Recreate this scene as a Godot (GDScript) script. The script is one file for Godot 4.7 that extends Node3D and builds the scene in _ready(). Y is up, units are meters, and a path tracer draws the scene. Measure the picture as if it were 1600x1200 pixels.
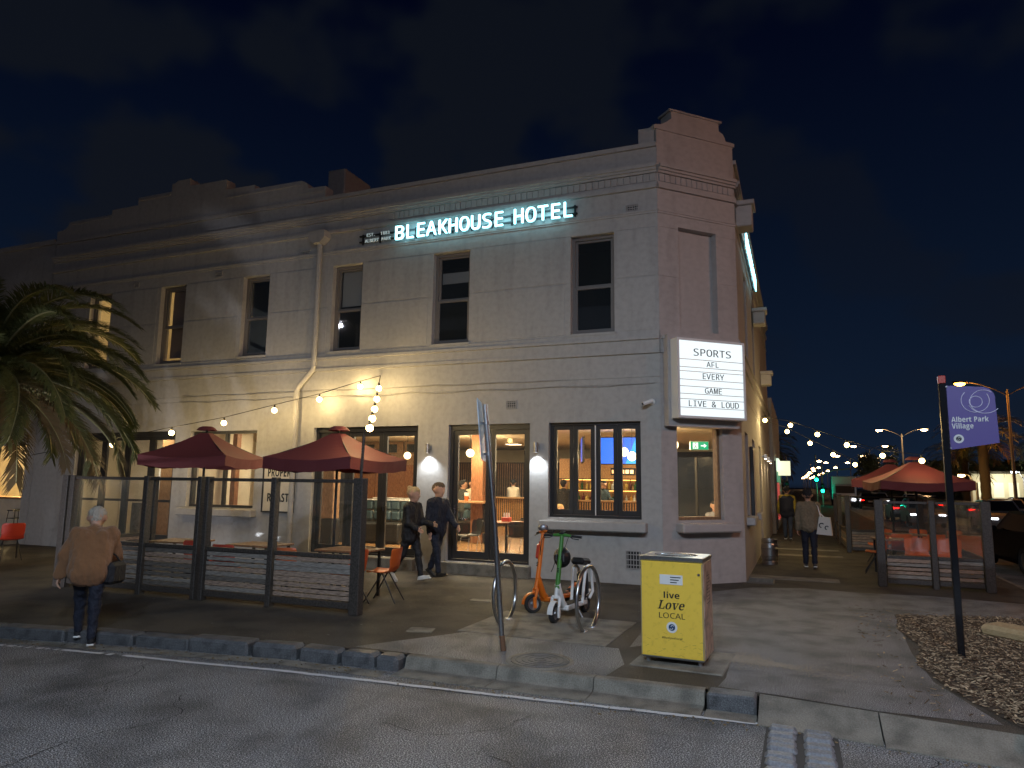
extends Node3D
# A corner hotel at night: built object by object. y is up, metres; the main front lies in the plane z = 0 and looks to +z.

var rng := RandomNumberGenerator.new()
var M := {}
var taken := {}
const S2 := 0.70710678
var FA := Transform3D(Basis(Vector3(1, 0, 0), Vector3(0, 1, 0), Vector3(0, 0, 1)), Vector3.ZERO)
var FC := Transform3D(Basis(Vector3(S2, 0, -S2), Vector3(0, 1, 0), Vector3(S2, 0, S2)), Vector3.ZERO)
var FB := Transform3D(Basis(Vector3(0, 0, -1), Vector3(0, 1, 0), Vector3(1, 0, 0)), Vector3(1.36, 0, -1.36))

# ---------------------------------------------------------------- mesh builder
class MB:
	var v := PackedVector3Array()
	var n := PackedVector3Array()
	func tri(a: Vector3, b: Vector3, c: Vector3) -> void:  # counter-clockwise seen from outside
		var q := (b - a).cross(c - a).normalized()
		v.append_array(PackedVector3Array([a, c, b]))
		n.append_array(PackedVector3Array([q, q, q]))
	func quad(a: Vector3, b: Vector3, c: Vector3, d: Vector3) -> void:
		tri(a, b, c)
		tri(a, c, d)
	func stri(a: Vector3, b: Vector3, c: Vector3, na: Vector3, nb: Vector3, nc: Vector3) -> void:
		v.append_array(PackedVector3Array([a, c, b]))
		n.append_array(PackedVector3Array([na, nc, nb]))
	func box(c: Vector3, s: Vector3, b := Basis()) -> void:
		var x := b.x * s.x * 0.5
		var y := b.y * s.y * 0.5
		var z := b.z * s.z * 0.5
		quad(c - x - y + z, c + x - y + z, c + x + y + z, c - x + y + z)
		quad(c + x - y - z, c - x - y - z, c - x + y - z, c + x + y - z)
		quad(c + x - y + z, c + x - y - z, c + x + y - z, c + x + y + z)
		quad(c - x - y - z, c - x - y + z, c - x + y + z, c - x + y - z)
		quad(c - x + y + z, c + x + y + z, c + x + y - z, c - x + y - z)
		quad(c - x - y - z, c + x - y - z, c + x - y + z, c - x - y + z)
	func ext(x0: float, x1: float, y0: float, y1: float, z0: float, z1: float) -> void:
		box(Vector3(x0 + x1, y0 + y1, z0 + z1) * 0.5, Vector3(x1 - x0, y1 - y0, z1 - z0))
	func bbox(c: Vector3, s: Vector3, bev: float, b := Basis()) -> void:  # box with chamfered edges
		var h := s * 0.5
		var i := h - Vector3(bev, bev, bev)
		var p := {}
		for sx in [-1, 1]:
			for sy in [-1, 1]:
				for sz in [-1, 1]:
					p[[sx, sy, sz, 0]] = c + b * Vector3(sx * h.x, sy * i.y, sz * i.z)
					p[[sx, sy, sz, 1]] = c + b * Vector3(sx * i.x, sy * h.y, sz * i.z)
					p[[sx, sy, sz, 2]] = c + b * Vector3(sx * i.x, sy * i.y, sz * h.z)
		for s1 in [-1, 1]:
			_f(c, [p[[s1, -1, -1, 0]], p[[s1, 1, -1, 0]], p[[s1, 1, 1, 0]], p[[s1, -1, 1, 0]]])
			_f(c, [p[[-1, s1, -1, 1]], p[[1, s1, -1, 1]], p[[1, s1, 1, 1]], p[[-1, s1, 1, 1]]])
			_f(c, [p[[-1, -1, s1, 2]], p[[1, -1, s1, 2]], p[[1, 1, s1, 2]], p[[-1, 1, s1, 2]]])
			for s2 in [-1, 1]:
				_f(c, [p[[s1, s2, -1, 0]], p[[s1, s2, 1, 0]], p[[s1, s2, 1, 1]], p[[s1, s2, -1, 1]]])
				_f(c, [p[[s1, -1, s2, 0]], p[[s1, 1, s2, 0]], p[[s1, 1, s2, 2]], p[[s1, -1, s2, 2]]])
				_f(c, [p[[-1, s1, s2, 1]], p[[1, s1, s2, 1]], p[[1, s1, s2, 2]], p[[-1, s1, s2, 2]]])
				for s3 in [-1, 1]:
					_f(c, [p[[s1, s2, s3, 0]], p[[s1, s2, s3, 1]], p[[s1, s2, s3, 2]]])
	func _f(c: Vector3, q: Array) -> void:  # a face turned outwards from c
		var m: Vector3 = (q[1] - q[0]).cross(q[2] - q[0])
		if m.dot(q[0] - c) < 0:
			q.reverse()
		tri(q[0], q[1], q[2])
		if q.size() == 4:
			tri(q[0], q[2], q[3])
	func tube(pts: Array, radii: Variant, seg := 10, caps := true) -> void:
		var k := pts.size()
		var rings := []
		var up := Vector3.UP
		var t0: Vector3 = (pts[1] - pts[0]).normalized()
		if absf(t0.dot(up)) > 0.95:
			up = Vector3.RIGHT
		var side := t0.cross(up).normalized()
		for i in k:
			var t: Vector3 = ((pts[mini(i + 1, k - 1)] - pts[maxi(i - 1, 0)]) as Vector3).normalized()
			side = (side - t * side.dot(t)).normalized()
			var o := t.cross(side).normalized()
			var r: float = radii[i] if radii is Array else radii
			var ring := []
			for j in seg:
				var a := TAU * j / seg
				var d := side * cos(a) + o * sin(a)
				ring.append([pts[i] + d * r, d])
			rings.append(ring)
			if caps and (i == 0 or i == k - 1):
				for j in seg:
					var e: Vector3 = ring[j][0]
					var g: Vector3 = pts[i] + (side * cos(TAU * (j + 1) / seg) + o * sin(TAU * (j + 1) / seg)) * r
					if i == 0:
						tri(pts[i], g, e)
					else:
						tri(pts[i], e, g)
		for i in k - 1:
			for j in seg:
				var a1: Array = rings[i][j]
				var b1: Array = rings[i][(j + 1) % seg]
				var c1: Array = rings[i + 1][(j + 1) % seg]
				var d1: Array = rings[i + 1][j]
				stri(a1[0], b1[0], c1[0], a1[1], b1[1], c1[1])
				stri(a1[0], c1[0], d1[0], a1[1], c1[1], d1[1])
	func lathe(prof: Array, seg := 20, x := Transform3D()) -> void:  # prof: Vector2(radius, height) from the bottom up
		for i in prof.size() - 1:
			var p: Vector2 = prof[i]
			var q: Vector2 = prof[i + 1]
			var nn := Vector2(q.y - p.y, p.x - q.x).normalized()
			for j in seg:
				var a := TAU * j / seg
				var b := TAU * (j + 1) / seg
				var da := Vector3(cos(a), 0, -sin(a))
				var db := Vector3(cos(b), 0, -sin(b))
				var na := x.basis * (da * nn.x + Vector3.UP * nn.y)
				var nb := x.basis * (db * nn.x + Vector3.UP * nn.y)
				var A := x * (da * p.x + Vector3.UP * p.y)
				var B := x * (db * p.x + Vector3.UP * p.y)
				var C := x * (db * q.x + Vector3.UP * q.y)
				var D := x * (da * q.x + Vector3.UP * q.y)
				if p.x > 0.0:
					stri(A, B, C, na, nb, nb)
				if q.x > 0.0:
					stri(A, C, D, na, nb, na)
	func ball(c: Vector3, r: Vector3, seg := 14, rows := 8) -> void:
		var prof := []
		for i in rows + 1:
			var a := -PI / 2 + PI * i / rows
			prof.append(Vector2(maxf(cos(a), 0.0), sin(a)))
		lathe(prof, seg, Transform3D(Basis.from_scale(r), c))
	func prism(poly: PackedVector2Array, z0: float, z1: float, x := Transform3D()) -> void:
		if Geometry2D.is_polygon_clockwise(poly):
			poly = poly.duplicate()
			poly.reverse()
		var t := Geometry2D.triangulate_polygon(poly)
		for i in range(0, t.size(), 3):
			var a := poly[t[i]]
			var b := poly[t[i + 1]]
			var c := poly[t[i + 2]]
			if (b - a).cross(c - a) < 0:
				var w := b
				b = c
				c = w
			tri(x * Vector3(a.x, a.y, z1), x * Vector3(b.x, b.y, z1), x * Vector3(c.x, c.y, z1))
			tri(x * Vector3(a.x, a.y, z0), x * Vector3(c.x, c.y, z0), x * Vector3(b.x, b.y, z0))
		for i in poly.size():
			var a := poly[i]
			var b := poly[(i + 1) % poly.size()]
			quad(x * Vector3(a.x, a.y, z0), x * Vector3(b.x, b.y, z0), x * Vector3(b.x, b.y, z1), x * Vector3(a.x, a.y, z1))
	func moved(x: Transform3D, from := 0) -> void:
		for i in range(from, v.size()):
			v[i] = x * v[i]
			n[i] = (x.basis * n[i]).normalized()
	func mesh() -> ArrayMesh:
		var a := []
		a.resize(Mesh.ARRAY_MAX)
		a[Mesh.ARRAY_VERTEX] = v
		a[Mesh.ARRAY_NORMAL] = n
		var m := ArrayMesh.new()
		m.add_surface_from_arrays(Mesh.PRIMITIVE_TRIANGLES, a)
		return m

# ---------------------------------------------------------------- nodes
func numbered(s: String) -> String:
	if not taken.has(s):
		taken[s] = 0
		return s
	taken[s] += 1
	return "%s_%03d" % [s, taken[s]]

func thing(called: String, label: String, category: String, at := Vector3.ZERO, turn := 0.0, group := "") -> Node3D:
	var o := Node3D.new()
	o.name = numbered(called)
	add_child(o)
	o.position = at
	o.rotation.y = turn
	tag(o, label, category, group)
	return o

func tag(o: Node, label: String, category: String, group := "") -> void:
	o.set_meta("label", label)
	o.set_meta("category", category)
	if group:
		o.set_meta("group", group)

func obj(called: String, mb: Variant, m: Material, parent: Node = null, x := Transform3D()) -> MeshInstance3D:
	var o := MeshInstance3D.new()
	o.mesh = mb.mesh() if mb is MB else mb
	o.material_override = m
	o.transform = x
	if parent == null:
		o.name = numbered(called)
		add_child(o)
	else:
		o.name = called
		parent.add_child(o, true)
	return o

func struct(called: String, mb: Variant, m: Material, parent: Node = null) -> MeshInstance3D:
	var o := obj(called, mb, m, parent)
	if parent == null:
		o.set_meta("kind", "structure")
	return o

func dup(root: Node3D, at: Vector3, turn: float, label: String) -> Node3D:
	var r: Node3D = root.duplicate()
	var base := String(root.name)
	if base.length() > 4 and base.substr(base.length() - 4, 1) == "_":
		base = base.substr(0, base.length() - 4)
	r.name = numbered(base)
	add_child(r)
	r.position = at
	r.rotation.y = turn
	r.set_meta("label", label)
	return r

func omni(parent: Node, at: Vector3, e: float, c: Color, size := 0.05) -> OmniLight3D:
	var l := OmniLight3D.new()
	l.name = "lamp_light"
	l.light_energy = e
	l.light_color = c
	l.light_size = size
	l.omni_range = 60.0
	l.omni_attenuation = 2.0
	l.shadow_enabled = true
	l.position = at
	parent.add_child(l, true)
	return l

func spot(parent: Node, at: Vector3, to: Vector3, e: float, c: Color, angle: float, size := 0.05) -> SpotLight3D:
	var l := SpotLight3D.new()
	l.name = "lamp_light"
	l.light_energy = e
	l.light_color = c
	l.light_size = size
	l.spot_range = 60.0
	l.spot_attenuation = 2.0
	l.spot_angle = angle
	l.spot_angle_attenuation = 0.8
	l.shadow_enabled = true
	parent.add_child(l, true)
	var d := (to - at).normalized()
	l.transform = Transform3D(Basis.looking_at(d, Vector3.UP if absf(d.y) < 0.9 else Vector3.RIGHT), at)
	return l

func words(called: String, s: String, height: float, m: Material, parent: Node, x: Transform3D, font := "Droid Sans", bold := false, depth := 0.004, width := 0.0) -> MeshInstance3D:
	# height: of a capital letter; width: if given, the line is stretched to it
	var t := TextMesh.new()
	var f := SystemFont.new()
	f.font_names = PackedStringArray([font])
	f.font_weight = 700 if bold else 400
	t.font = f
	t.text = s
	t.font_size = 64
	t.pixel_size = height / (64.0 * 0.714)
	t.depth = depth
	t.curve_step = 1.0
	var o := obj(called, t, m, parent, x)
	if width > 0.0:
		var w := t.get_aabb().size.x
		if w > 0.001:
			o.transform = x * Transform3D(Basis.from_scale(Vector3(width / w, 1, 1)), Vector3.ZERO)
	return o

# ---------------------------------------------------------------- materials
func L(r: float, g: float, b: float) -> Color:
	return Color(r, g, b).linear_to_srgb()

func noise_tex(sd: int, freq: float, stops: Array, size := 512, oct := 4, kind := FastNoiseLite.TYPE_SIMPLEX_SMOOTH, normal := 0.0) -> NoiseTexture2D:
	var f := FastNoiseLite.new()
	f.seed = sd
	f.noise_type = kind
	f.frequency = freq
	f.fractal_octaves = oct
	f.fractal_type = FastNoiseLite.FRACTAL_FBM if oct > 1 else FastNoiseLite.FRACTAL_NONE
	var t := NoiseTexture2D.new()
	t.width = size
	t.height = size
	t.seamless = true
	t.noise = f
	if normal > 0.0:
		t.as_normal_map = true
		t.bump_strength = normal
	elif stops.size():
		var g := Gradient.new()
		var offs := PackedFloat32Array()
		var cols := PackedColorArray()
		for s in stops:
			offs.append(s[0])
			cols.append(s[1])
		g.offsets = offs
		g.colors = cols
		t.color_ramp = g
	return t

func mat(c: Color, rough := 0.7, metal := 0.0) -> StandardMaterial3D:
	var m := StandardMaterial3D.new()
	m.albedo_color = c
	m.roughness = rough
	m.metallic = metal
	return m

func textured(t: Texture2D, tile: float, rough: float, nt: Texture2D = null, ns := 1.0, c := Color.WHITE, world := true, big: Texture2D = null, big_tile := 5.0) -> StandardMaterial3D:
	var m := mat(c, rough)
	m.albedo_texture = t
	m.uv1_triplanar = true
	m.uv1_world_triplanar = world
	m.uv1_scale = Vector3.ONE / tile
	if nt:
		m.normal_enabled = true
		m.normal_texture = nt
		m.normal_scale = ns
	if big:
		m.detail_enabled = true
		m.detail_albedo = big
		m.detail_blend_mode = BaseMaterial3D.BLEND_MODE_MUL
		m.detail_uv_layer = BaseMaterial3D.DETAIL_UV_2
		m.uv2_triplanar = true
		m.uv2_world_triplanar = world
		m.uv2_scale = Vector3.ONE / big_tile
	return m

func glow(c: Color, e: float, base := Color(0.8, 0.8, 0.8)) -> StandardMaterial3D:
	var m := mat(base, 0.5)
	m.emission_enabled = true
	m.emission = c
	m.emission_energy_multiplier = e
	return m

func glass(c: Color, a: float) -> StandardMaterial3D:
	var m := mat(Color(c.r, c.g, c.b, a), 0.03)
	m.transparency = BaseMaterial3D.TRANSPARENCY_ALPHA
	m.metallic_specular = 0.5
	return m

func g1(v: float) -> Color:
	return L(v, v, v)

func make_materials() -> void:
	var fine_n := noise_tex(3, 0.05, [], 512, 4, FastNoiseLite.TYPE_SIMPLEX_SMOOTH, 4.0)
	var grit_n := noise_tex(4, 0.22, [], 1024, 2, FastNoiseLite.TYPE_SIMPLEX, 6.0)
	var stain := noise_tex(5, 0.006, [[0.0, g1(0.84)], [0.3, g1(0.94)], [0.5, g1(0.99)], [1.0, g1(1.0)]], 512, 5)
	var patchy := noise_tex(6, 0.009, [[0.0, g1(0.4)], [0.3, g1(0.62)], [0.5, g1(0.86)], [0.7, g1(1.0)], [1.0, g1(1.0)]], 512, 6)
	M.fine_n = fine_n
	M.stain = stain
	var render_t := noise_tex(7, 0.03, [[0.0, L(0.50, 0.485, 0.46)], [0.5, L(0.56, 0.545, 0.52)], [1.0, L(0.60, 0.585, 0.56)]], 512, 5)
	M.render = textured(render_t, 2.3, 0.75, fine_n, 0.06, L(0.72, 0.715, 0.71), true, stain, 6.1)
	M.render.uv2_scale = Vector3(0.9, 0.13, 0.9)
	M.cobble = textured(noise_tex(71, 0.05, [[0.0, L(0.08, 0.083, 0.09)], [0.5, L(0.15, 0.155, 0.17)], [1.0, L(0.26, 0.27, 0.29)]], 256, 4), 0.4, 0.45, fine_n, 0.8)  # lighter, bluer bluestone: reflected light is put into its colour
	M.render_low = textured(render_t, 1.7, 0.7, fine_n, 0.6, L(0.62, 0.62, 0.62).lightened(0.0), true, stain, 3.3)
	M.lamp_pink_render = textured(render_t, 2.3, 0.75, fine_n, 0.06, L(0.80, 0.74, 0.715), true, stain, 5.3)  # same wall render, with the pink of the street lamp put into its colour
	M.lamp_pink_render.uv2_scale = Vector3(0.9, 0.15, 0.9)
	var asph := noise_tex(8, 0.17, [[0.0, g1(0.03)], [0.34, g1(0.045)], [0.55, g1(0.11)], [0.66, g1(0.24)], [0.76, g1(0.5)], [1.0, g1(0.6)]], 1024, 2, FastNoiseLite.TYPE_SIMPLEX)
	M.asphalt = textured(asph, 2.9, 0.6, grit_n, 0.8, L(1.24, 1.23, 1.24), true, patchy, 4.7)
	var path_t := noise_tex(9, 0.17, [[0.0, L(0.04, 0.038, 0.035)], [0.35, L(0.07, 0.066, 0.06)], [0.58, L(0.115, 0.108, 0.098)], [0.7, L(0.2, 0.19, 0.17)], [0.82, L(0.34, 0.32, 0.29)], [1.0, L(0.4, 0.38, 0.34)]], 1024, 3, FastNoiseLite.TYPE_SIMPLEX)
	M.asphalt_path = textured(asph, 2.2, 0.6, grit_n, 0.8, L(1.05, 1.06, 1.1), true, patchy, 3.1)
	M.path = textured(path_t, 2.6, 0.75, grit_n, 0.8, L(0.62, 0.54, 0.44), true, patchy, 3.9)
	var conc := noise_tex(10, 0.09, [[0.0, L(0.13, 0.115, 0.09)], [0.5, L(0.23, 0.21, 0.17)], [1.0, L(0.31, 0.285, 0.235)]], 512, 5)
	M.concrete = textured(conc, 0.8, 0.8, grit_n, 0.35, Color.WHITE, true, patchy, 1.7)
	var blue := noise_tex(11, 0.06, [[0.0, L(0.05, 0.052, 0.055)], [0.5, L(0.10, 0.103, 0.108)], [0.8, L(0.16, 0.165, 0.17)], [1.0, L(0.22, 0.225, 0.23)]], 512, 5)
	M.bluestone = textured(blue, 0.5, 0.55, fine_n, 1.2, Color.WHITE, true, patchy, 0.9)
	var wood_g := FastNoiseLite.new()
	wood_g.seed = 12
	wood_g.frequency = 0.02
	wood_g.fractal_octaves = 4
	M.wood_tex = noise_tex(12, 0.025, [[0.0, L(0.09, 0.078, 0.066)], [0.5, L(0.25, 0.225, 0.195)], [1.0, L(0.42, 0.385, 0.34)]], 512, 5)
	M.slat = textured(M.wood_tex, 0.9, 0.7, fine_n, 0.6, Color.WHITE, false)
	M.slat.uv1_scale = Vector3(0.5, 7.0, 7.0)
	M.slat_warm = textured(M.wood_tex, 0.9, 0.7, fine_n, 0.6, L(1.25, 1.0, 0.86), false)
	M.slat_warm.uv1_scale = Vector3(0.6, 6.0, 6.0)
	M.slat_dark = textured(M.wood_tex, 0.9, 0.75, fine_n, 0.6, L(0.55, 0.53, 0.52), false)
	M.slat_dark.uv1_scale = Vector3(0.45, 8.0, 8.0)
	M.post = textured(M.wood_tex, 0.5, 0.5, fine_n, 0.2, L(0.22, 0.205, 0.2), true)
	var oak_t := noise_tex(13, 0.03, [[0.0, L(0.15, 0.08, 0.04)], [0.5, L(0.27, 0.155, 0.08)], [1.0, L(0.40, 0.25, 0.14)]], 512, 5)
	M.oak = textured(oak_t, 1.0, 0.45, null, 1.0, Color.WHITE, true)
	M.oak.uv1_scale = Vector3(2.0, 0.4, 2.0)
	M.red_wood = textured(oak_t, 1.0, 0.4, null, 1.0, L(0.85, 0.62, 0.55), true)
	M.red_wood.uv1_scale = Vector3(1.6, 0.35, 1.6)
	M.bar_top = textured(oak_t, 0.8, 0.3, null, 1.0, L(1.4, 1.35, 1.2), true)
	M.bar_slat = textured(oak_t, 0.8, 0.45, null, 1.0, L(1.7, 1.5, 1.05), true)
	M.floor_in = textured(oak_t, 1.0, 0.25, null, 1.0, L(1.15, 1.1, 0.95), true)
	M.floor_in.uv1_scale = Vector3(0.5, 1.0, 3.0)
	M.table_top = textured(oak_t, 0.7, 0.4, null, 1.0, L(1.0, 0.9, 0.75), true)
	M.frame = mat(L(0.035, 0.034, 0.034), 0.35)
	M.black = mat(L(0.012, 0.012, 0.013), 0.45)
	M.rubber = mat(L(0.018, 0.018, 0.018), 0.85)
	M.sash = mat(L(0.17, 0.15, 0.135), 0.5)
	M.white = mat(L(0.72, 0.71, 0.68), 0.5)
	M.cream = textured(noise_tex(14, 0.02, [[0.0, L(0.62, 0.55, 0.42)], [1.0, L(0.72, 0.65, 0.52)]], 256, 4), 2.0, 0.7)
	M.brick_white = M.cream
	M.steel = textured(noise_tex(15, 0.05, [[0.0, g1(0.42)], [1.0, g1(0.62)]], 256, 4), 0.5, 0.28)
	M.steel.metallic = 1.0
	M.steel_dull = mat(L(0.36, 0.36, 0.37), 0.42, 0.9)
	M.chrome = mat(L(0.6, 0.6, 0.62), 0.18, 1.0)
	M.pane = glass(Color(0.9, 0.95, 0.95), 0.01)
	M.screen_glass = glass(Color(0.85, 0.95, 0.93), 0.01)
	M.bottle_glass = glass(Color(0.3, 0.2, 0.1), 0.35)
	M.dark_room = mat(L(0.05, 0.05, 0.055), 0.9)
	M.canvas = textured(noise_tex(16, 0.09, [[0.0, L(0.12, 0.022, 0.025)], [1.0, L(0.165, 0.034, 0.037)]], 512, 4), 0.7, 0.75, fine_n, 0.25)
	M.canvas.backlight_enabled = true
	M.canvas.backlight = L(0.05, 0.008, 0.008)
	M.orange = mat(L(0.62, 0.12, 0.02), 0.4)
	M.red_plastic = mat(L(0.50, 0.045, 0.02), 0.4)
	M.yellow = textured(noise_tex(72, 0.02, [[0.0, L(0.70, 0.46, 0.06)], [0.35, L(0.84, 0.56, 0.07)], [1.0, L(0.86, 0.58, 0.075)]], 512, 5), 0.8, 0.3)
	M.ink = mat(L(0.01, 0.01, 0.012), 0.5)
	M.paint = textured(noise_tex(17, 0.12, [[0.0, g1(0.25)], [0.42, g1(0.5)], [1.0, g1(0.68)]], 512, 5), 0.6, 0.75)
	M.leaf = textured(noise_tex(18, 0.03, [[0.0, L(0.06, 0.075, 0.025)], [0.5, L(0.11, 0.125, 0.045)], [1.0, L(0.17, 0.17, 0.07)]], 256, 3), 0.9, 0.5)
	M.leaf.backlight_enabled = true
	M.leaf.backlight = L(0.10, 0.12, 0.03)
	M.leaf_dry = mat(L(0.17, 0.12, 0.055), 0.65)
	M.rachis = mat(L(0.27, 0.25, 0.12), 0.5)
	M.bark = textured(noise_tex(19, 0.06, [[0.0, L(0.06, 0.045, 0.03)], [1.0, L(0.2, 0.15, 0.10)]], 256, 5), 0.6, 0.9, fine_n, 1.5)
	M.lampshell = mat(L(0.10, 0.10, 0.10), 0.5)
	M.warm_bulb = glow(Color(1.0, 0.84, 0.50), 22.0)
	M.matte_black = mat(L(0.008, 0.008, 0.010), 0.95)
	M.matte_black.specular_mode = BaseMaterial3D.SPECULAR_DISABLED
	M.cable = mat(L(0.01, 0.01, 0.01), 0.6)
	M.skin = mat(L(0.50, 0.29, 0.20), 0.55)
	M.skin.subsurf_scatter_enabled = true
	M.skin.subsurf_scatter_strength = 0.05

# ---------------------------------------------------------------- walls
func wall(rows: Array, ops: Array, u0: float, u1: float, t: float) -> MB:
	# rows: [y0, y1, how far the face stands out]; ops: [u0, u1, y0, y1]
	var mb := MB.new()
	var us := [u0, u1]
	var ys := []
	for r in rows:
		for k in 2:
			if not r[k] in ys:
				ys.append(r[k])
	for o in ops:
		for k in 2:
			if not o[k] in us:
				us.append(o[k])
		for k in [2, 3]:
			if not o[k] in ys:
				ys.append(o[k])
	us.sort()
	ys.sort()
	var nu := us.size() - 1
	var ny := ys.size() - 1
	var solid := []
	var ws := []
	for j in ny:
		var ym: float = (ys[j] + ys[j + 1]) * 0.5
		for r in rows:
			if ym > r[0] and ym < r[1]:
				ws.append(r[2])
		var line := []
		for i in nu:
			var um: float = (us[i] + us[i + 1]) * 0.5
			var full := true
			for o in ops:
				if um > o[0] and um < o[1] and ym > o[2] and ym < o[3]:
					full = false
			line.append(full)
		solid.append(line)
	for j in ny:
		for i in nu:
			var a: float = us[i]
			var b: float = us[i + 1]
			var c: float = ys[j]
			var d: float = ys[j + 1]
			var w: float = ws[j]
			if not solid[j][i]:
				continue
			mb.quad(Vector3(a, c, w), Vector3(b, c, w), Vector3(b, d, w), Vector3(a, d, w))
			mb.quad(Vector3(b, c, -t), Vector3(a, c, -t), Vector3(a, d, -t), Vector3(b, d, -t))
			if i == 0 or not solid[j][i - 1]:
				mb.quad(Vector3(a, c, -t), Vector3(a, c, w), Vector3(a, d, w), Vector3(a, d, -t))
			if i == nu - 1 or not solid[j][i + 1]:
				mb.quad(Vector3(b, c, w), Vector3(b, c, -t), Vector3(b, d, -t), Vector3(b, d, w))
			if j == ny - 1 or not solid[j + 1][i]:
				mb.quad(Vector3(a, d, w), Vector3(b, d, w), Vector3(b, d, -t), Vector3(a, d, -t))
			elif ws[j + 1] != w:
				var e: float = ws[j + 1]
				if e < w:
					mb.quad(Vector3(a, d, w), Vector3(b, d, w), Vector3(b, d, e), Vector3(a, d, e))
				else:
					mb.quad(Vector3(a, d, w), Vector3(a, d, e), Vector3(b, d, e), Vector3(b, d, w))
			if j == 0 or not solid[j - 1][i]:
				mb.quad(Vector3(a, c, -t), Vector3(b, c, -t), Vector3(b, c, w), Vector3(a, c, w))
	return mb

func ring(mb: MB, u0: float, u1: float, y0: float, y1: float, f: float, w0: float, w1: float) -> void:
	mb.ext(u0, u0 + f, y0, y1, w0, w1)
	mb.ext(u1 - f, u1, y0, y1, w0, w1)
	mb.ext(u0 + f, u1 - f, y0, y0 + f, w0, w1)
	mb.ext(u0 + f, u1 - f, y1 - f, y1, w0, w1)

func one(x0: float, x1: float, y0: float, y1: float, z0: float, z1: float) -> MB:
	var mb := MB.new()
	mb.ext(x0, x1, y0, y1, z0, z1)
	return mb

func sash_window(b: Node3D, x: Transform3D, u0: float, u1: float, y0: float, y1: float) -> MeshInstance3D:
	var mb := MB.new()
	var ym := (y0 + y1) * 0.5 - 0.03
	ring(mb, u0 + 0.002, u1 - 0.002, y0 + 0.002, y1 - 0.002, 0.06, -0.24, -0.13)
	ring(mb, u0 + 0.062, u1 - 0.062, ym, y1 - 0.062, 0.045, -0.215, -0.175)
	ring(mb, u0 + 0.062, u1 - 0.062, y0 + 0.062, ym - 0.002, 0.045, -0.17, -0.135)
	var w := obj("window", mb, M.sash, b, x)
	obj("pane", one(u0 + 0.105, u1 - 0.105, ym + 0.04, y1 - 0.105, -0.197, -0.193), M.pane, w)
	obj("pane", one(u0 + 0.105, u1 - 0.105, y0 + 0.105, ym - 0.045, -0.154, -0.15), M.pane, w)
	obj("sill", one(u0 - 0.03, u1 + 0.03, y0 - 0.05, y0, -0.128, 0.035), M.render, w)
	return w

func leaf(b: Node3D, called: String, x: Transform3D, u0: float, u1: float, y0: float, y1: float, f: float, bottom: float, handle := false) -> MeshInstance3D:
	var mb := MB.new()
	mb.ext(u0, u0 + f, y0, y1, -0.2, -0.14)
	mb.ext(u1 - f, u1, y0, y1, -0.2, -0.14)
	mb.ext(u0 + f, u1 - f, y0, y0 + bottom, -0.2, -0.14)
	mb.ext(u0 + f, u1 - f, y1 - f, y1, -0.2, -0.14)
	var d := obj(called, mb, M.frame, b, x)
	obj("pane", one(u0 + f, u1 - f, y0 + bottom, y1 - f, -0.173, -0.167), M.pane, d)
	if handle:
		var h := MB.new()
		h.bbox(Vector3(u0 + f * 0.5, y0 + 1.0, -0.132), Vector3(0.03, 0.2, 0.014), 0.004)
		h.tube([Vector3(u0 + f * 0.5, y0 + 1.02, -0.13), Vector3(u0 + f * 0.5, y0 + 1.02, -0.08), Vector3(u0 + f * 0.5 + 0.12, y0 + 1.02, -0.08)], 0.009, 8)
		obj("handle", h, M.chrome, d)
	return d

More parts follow.
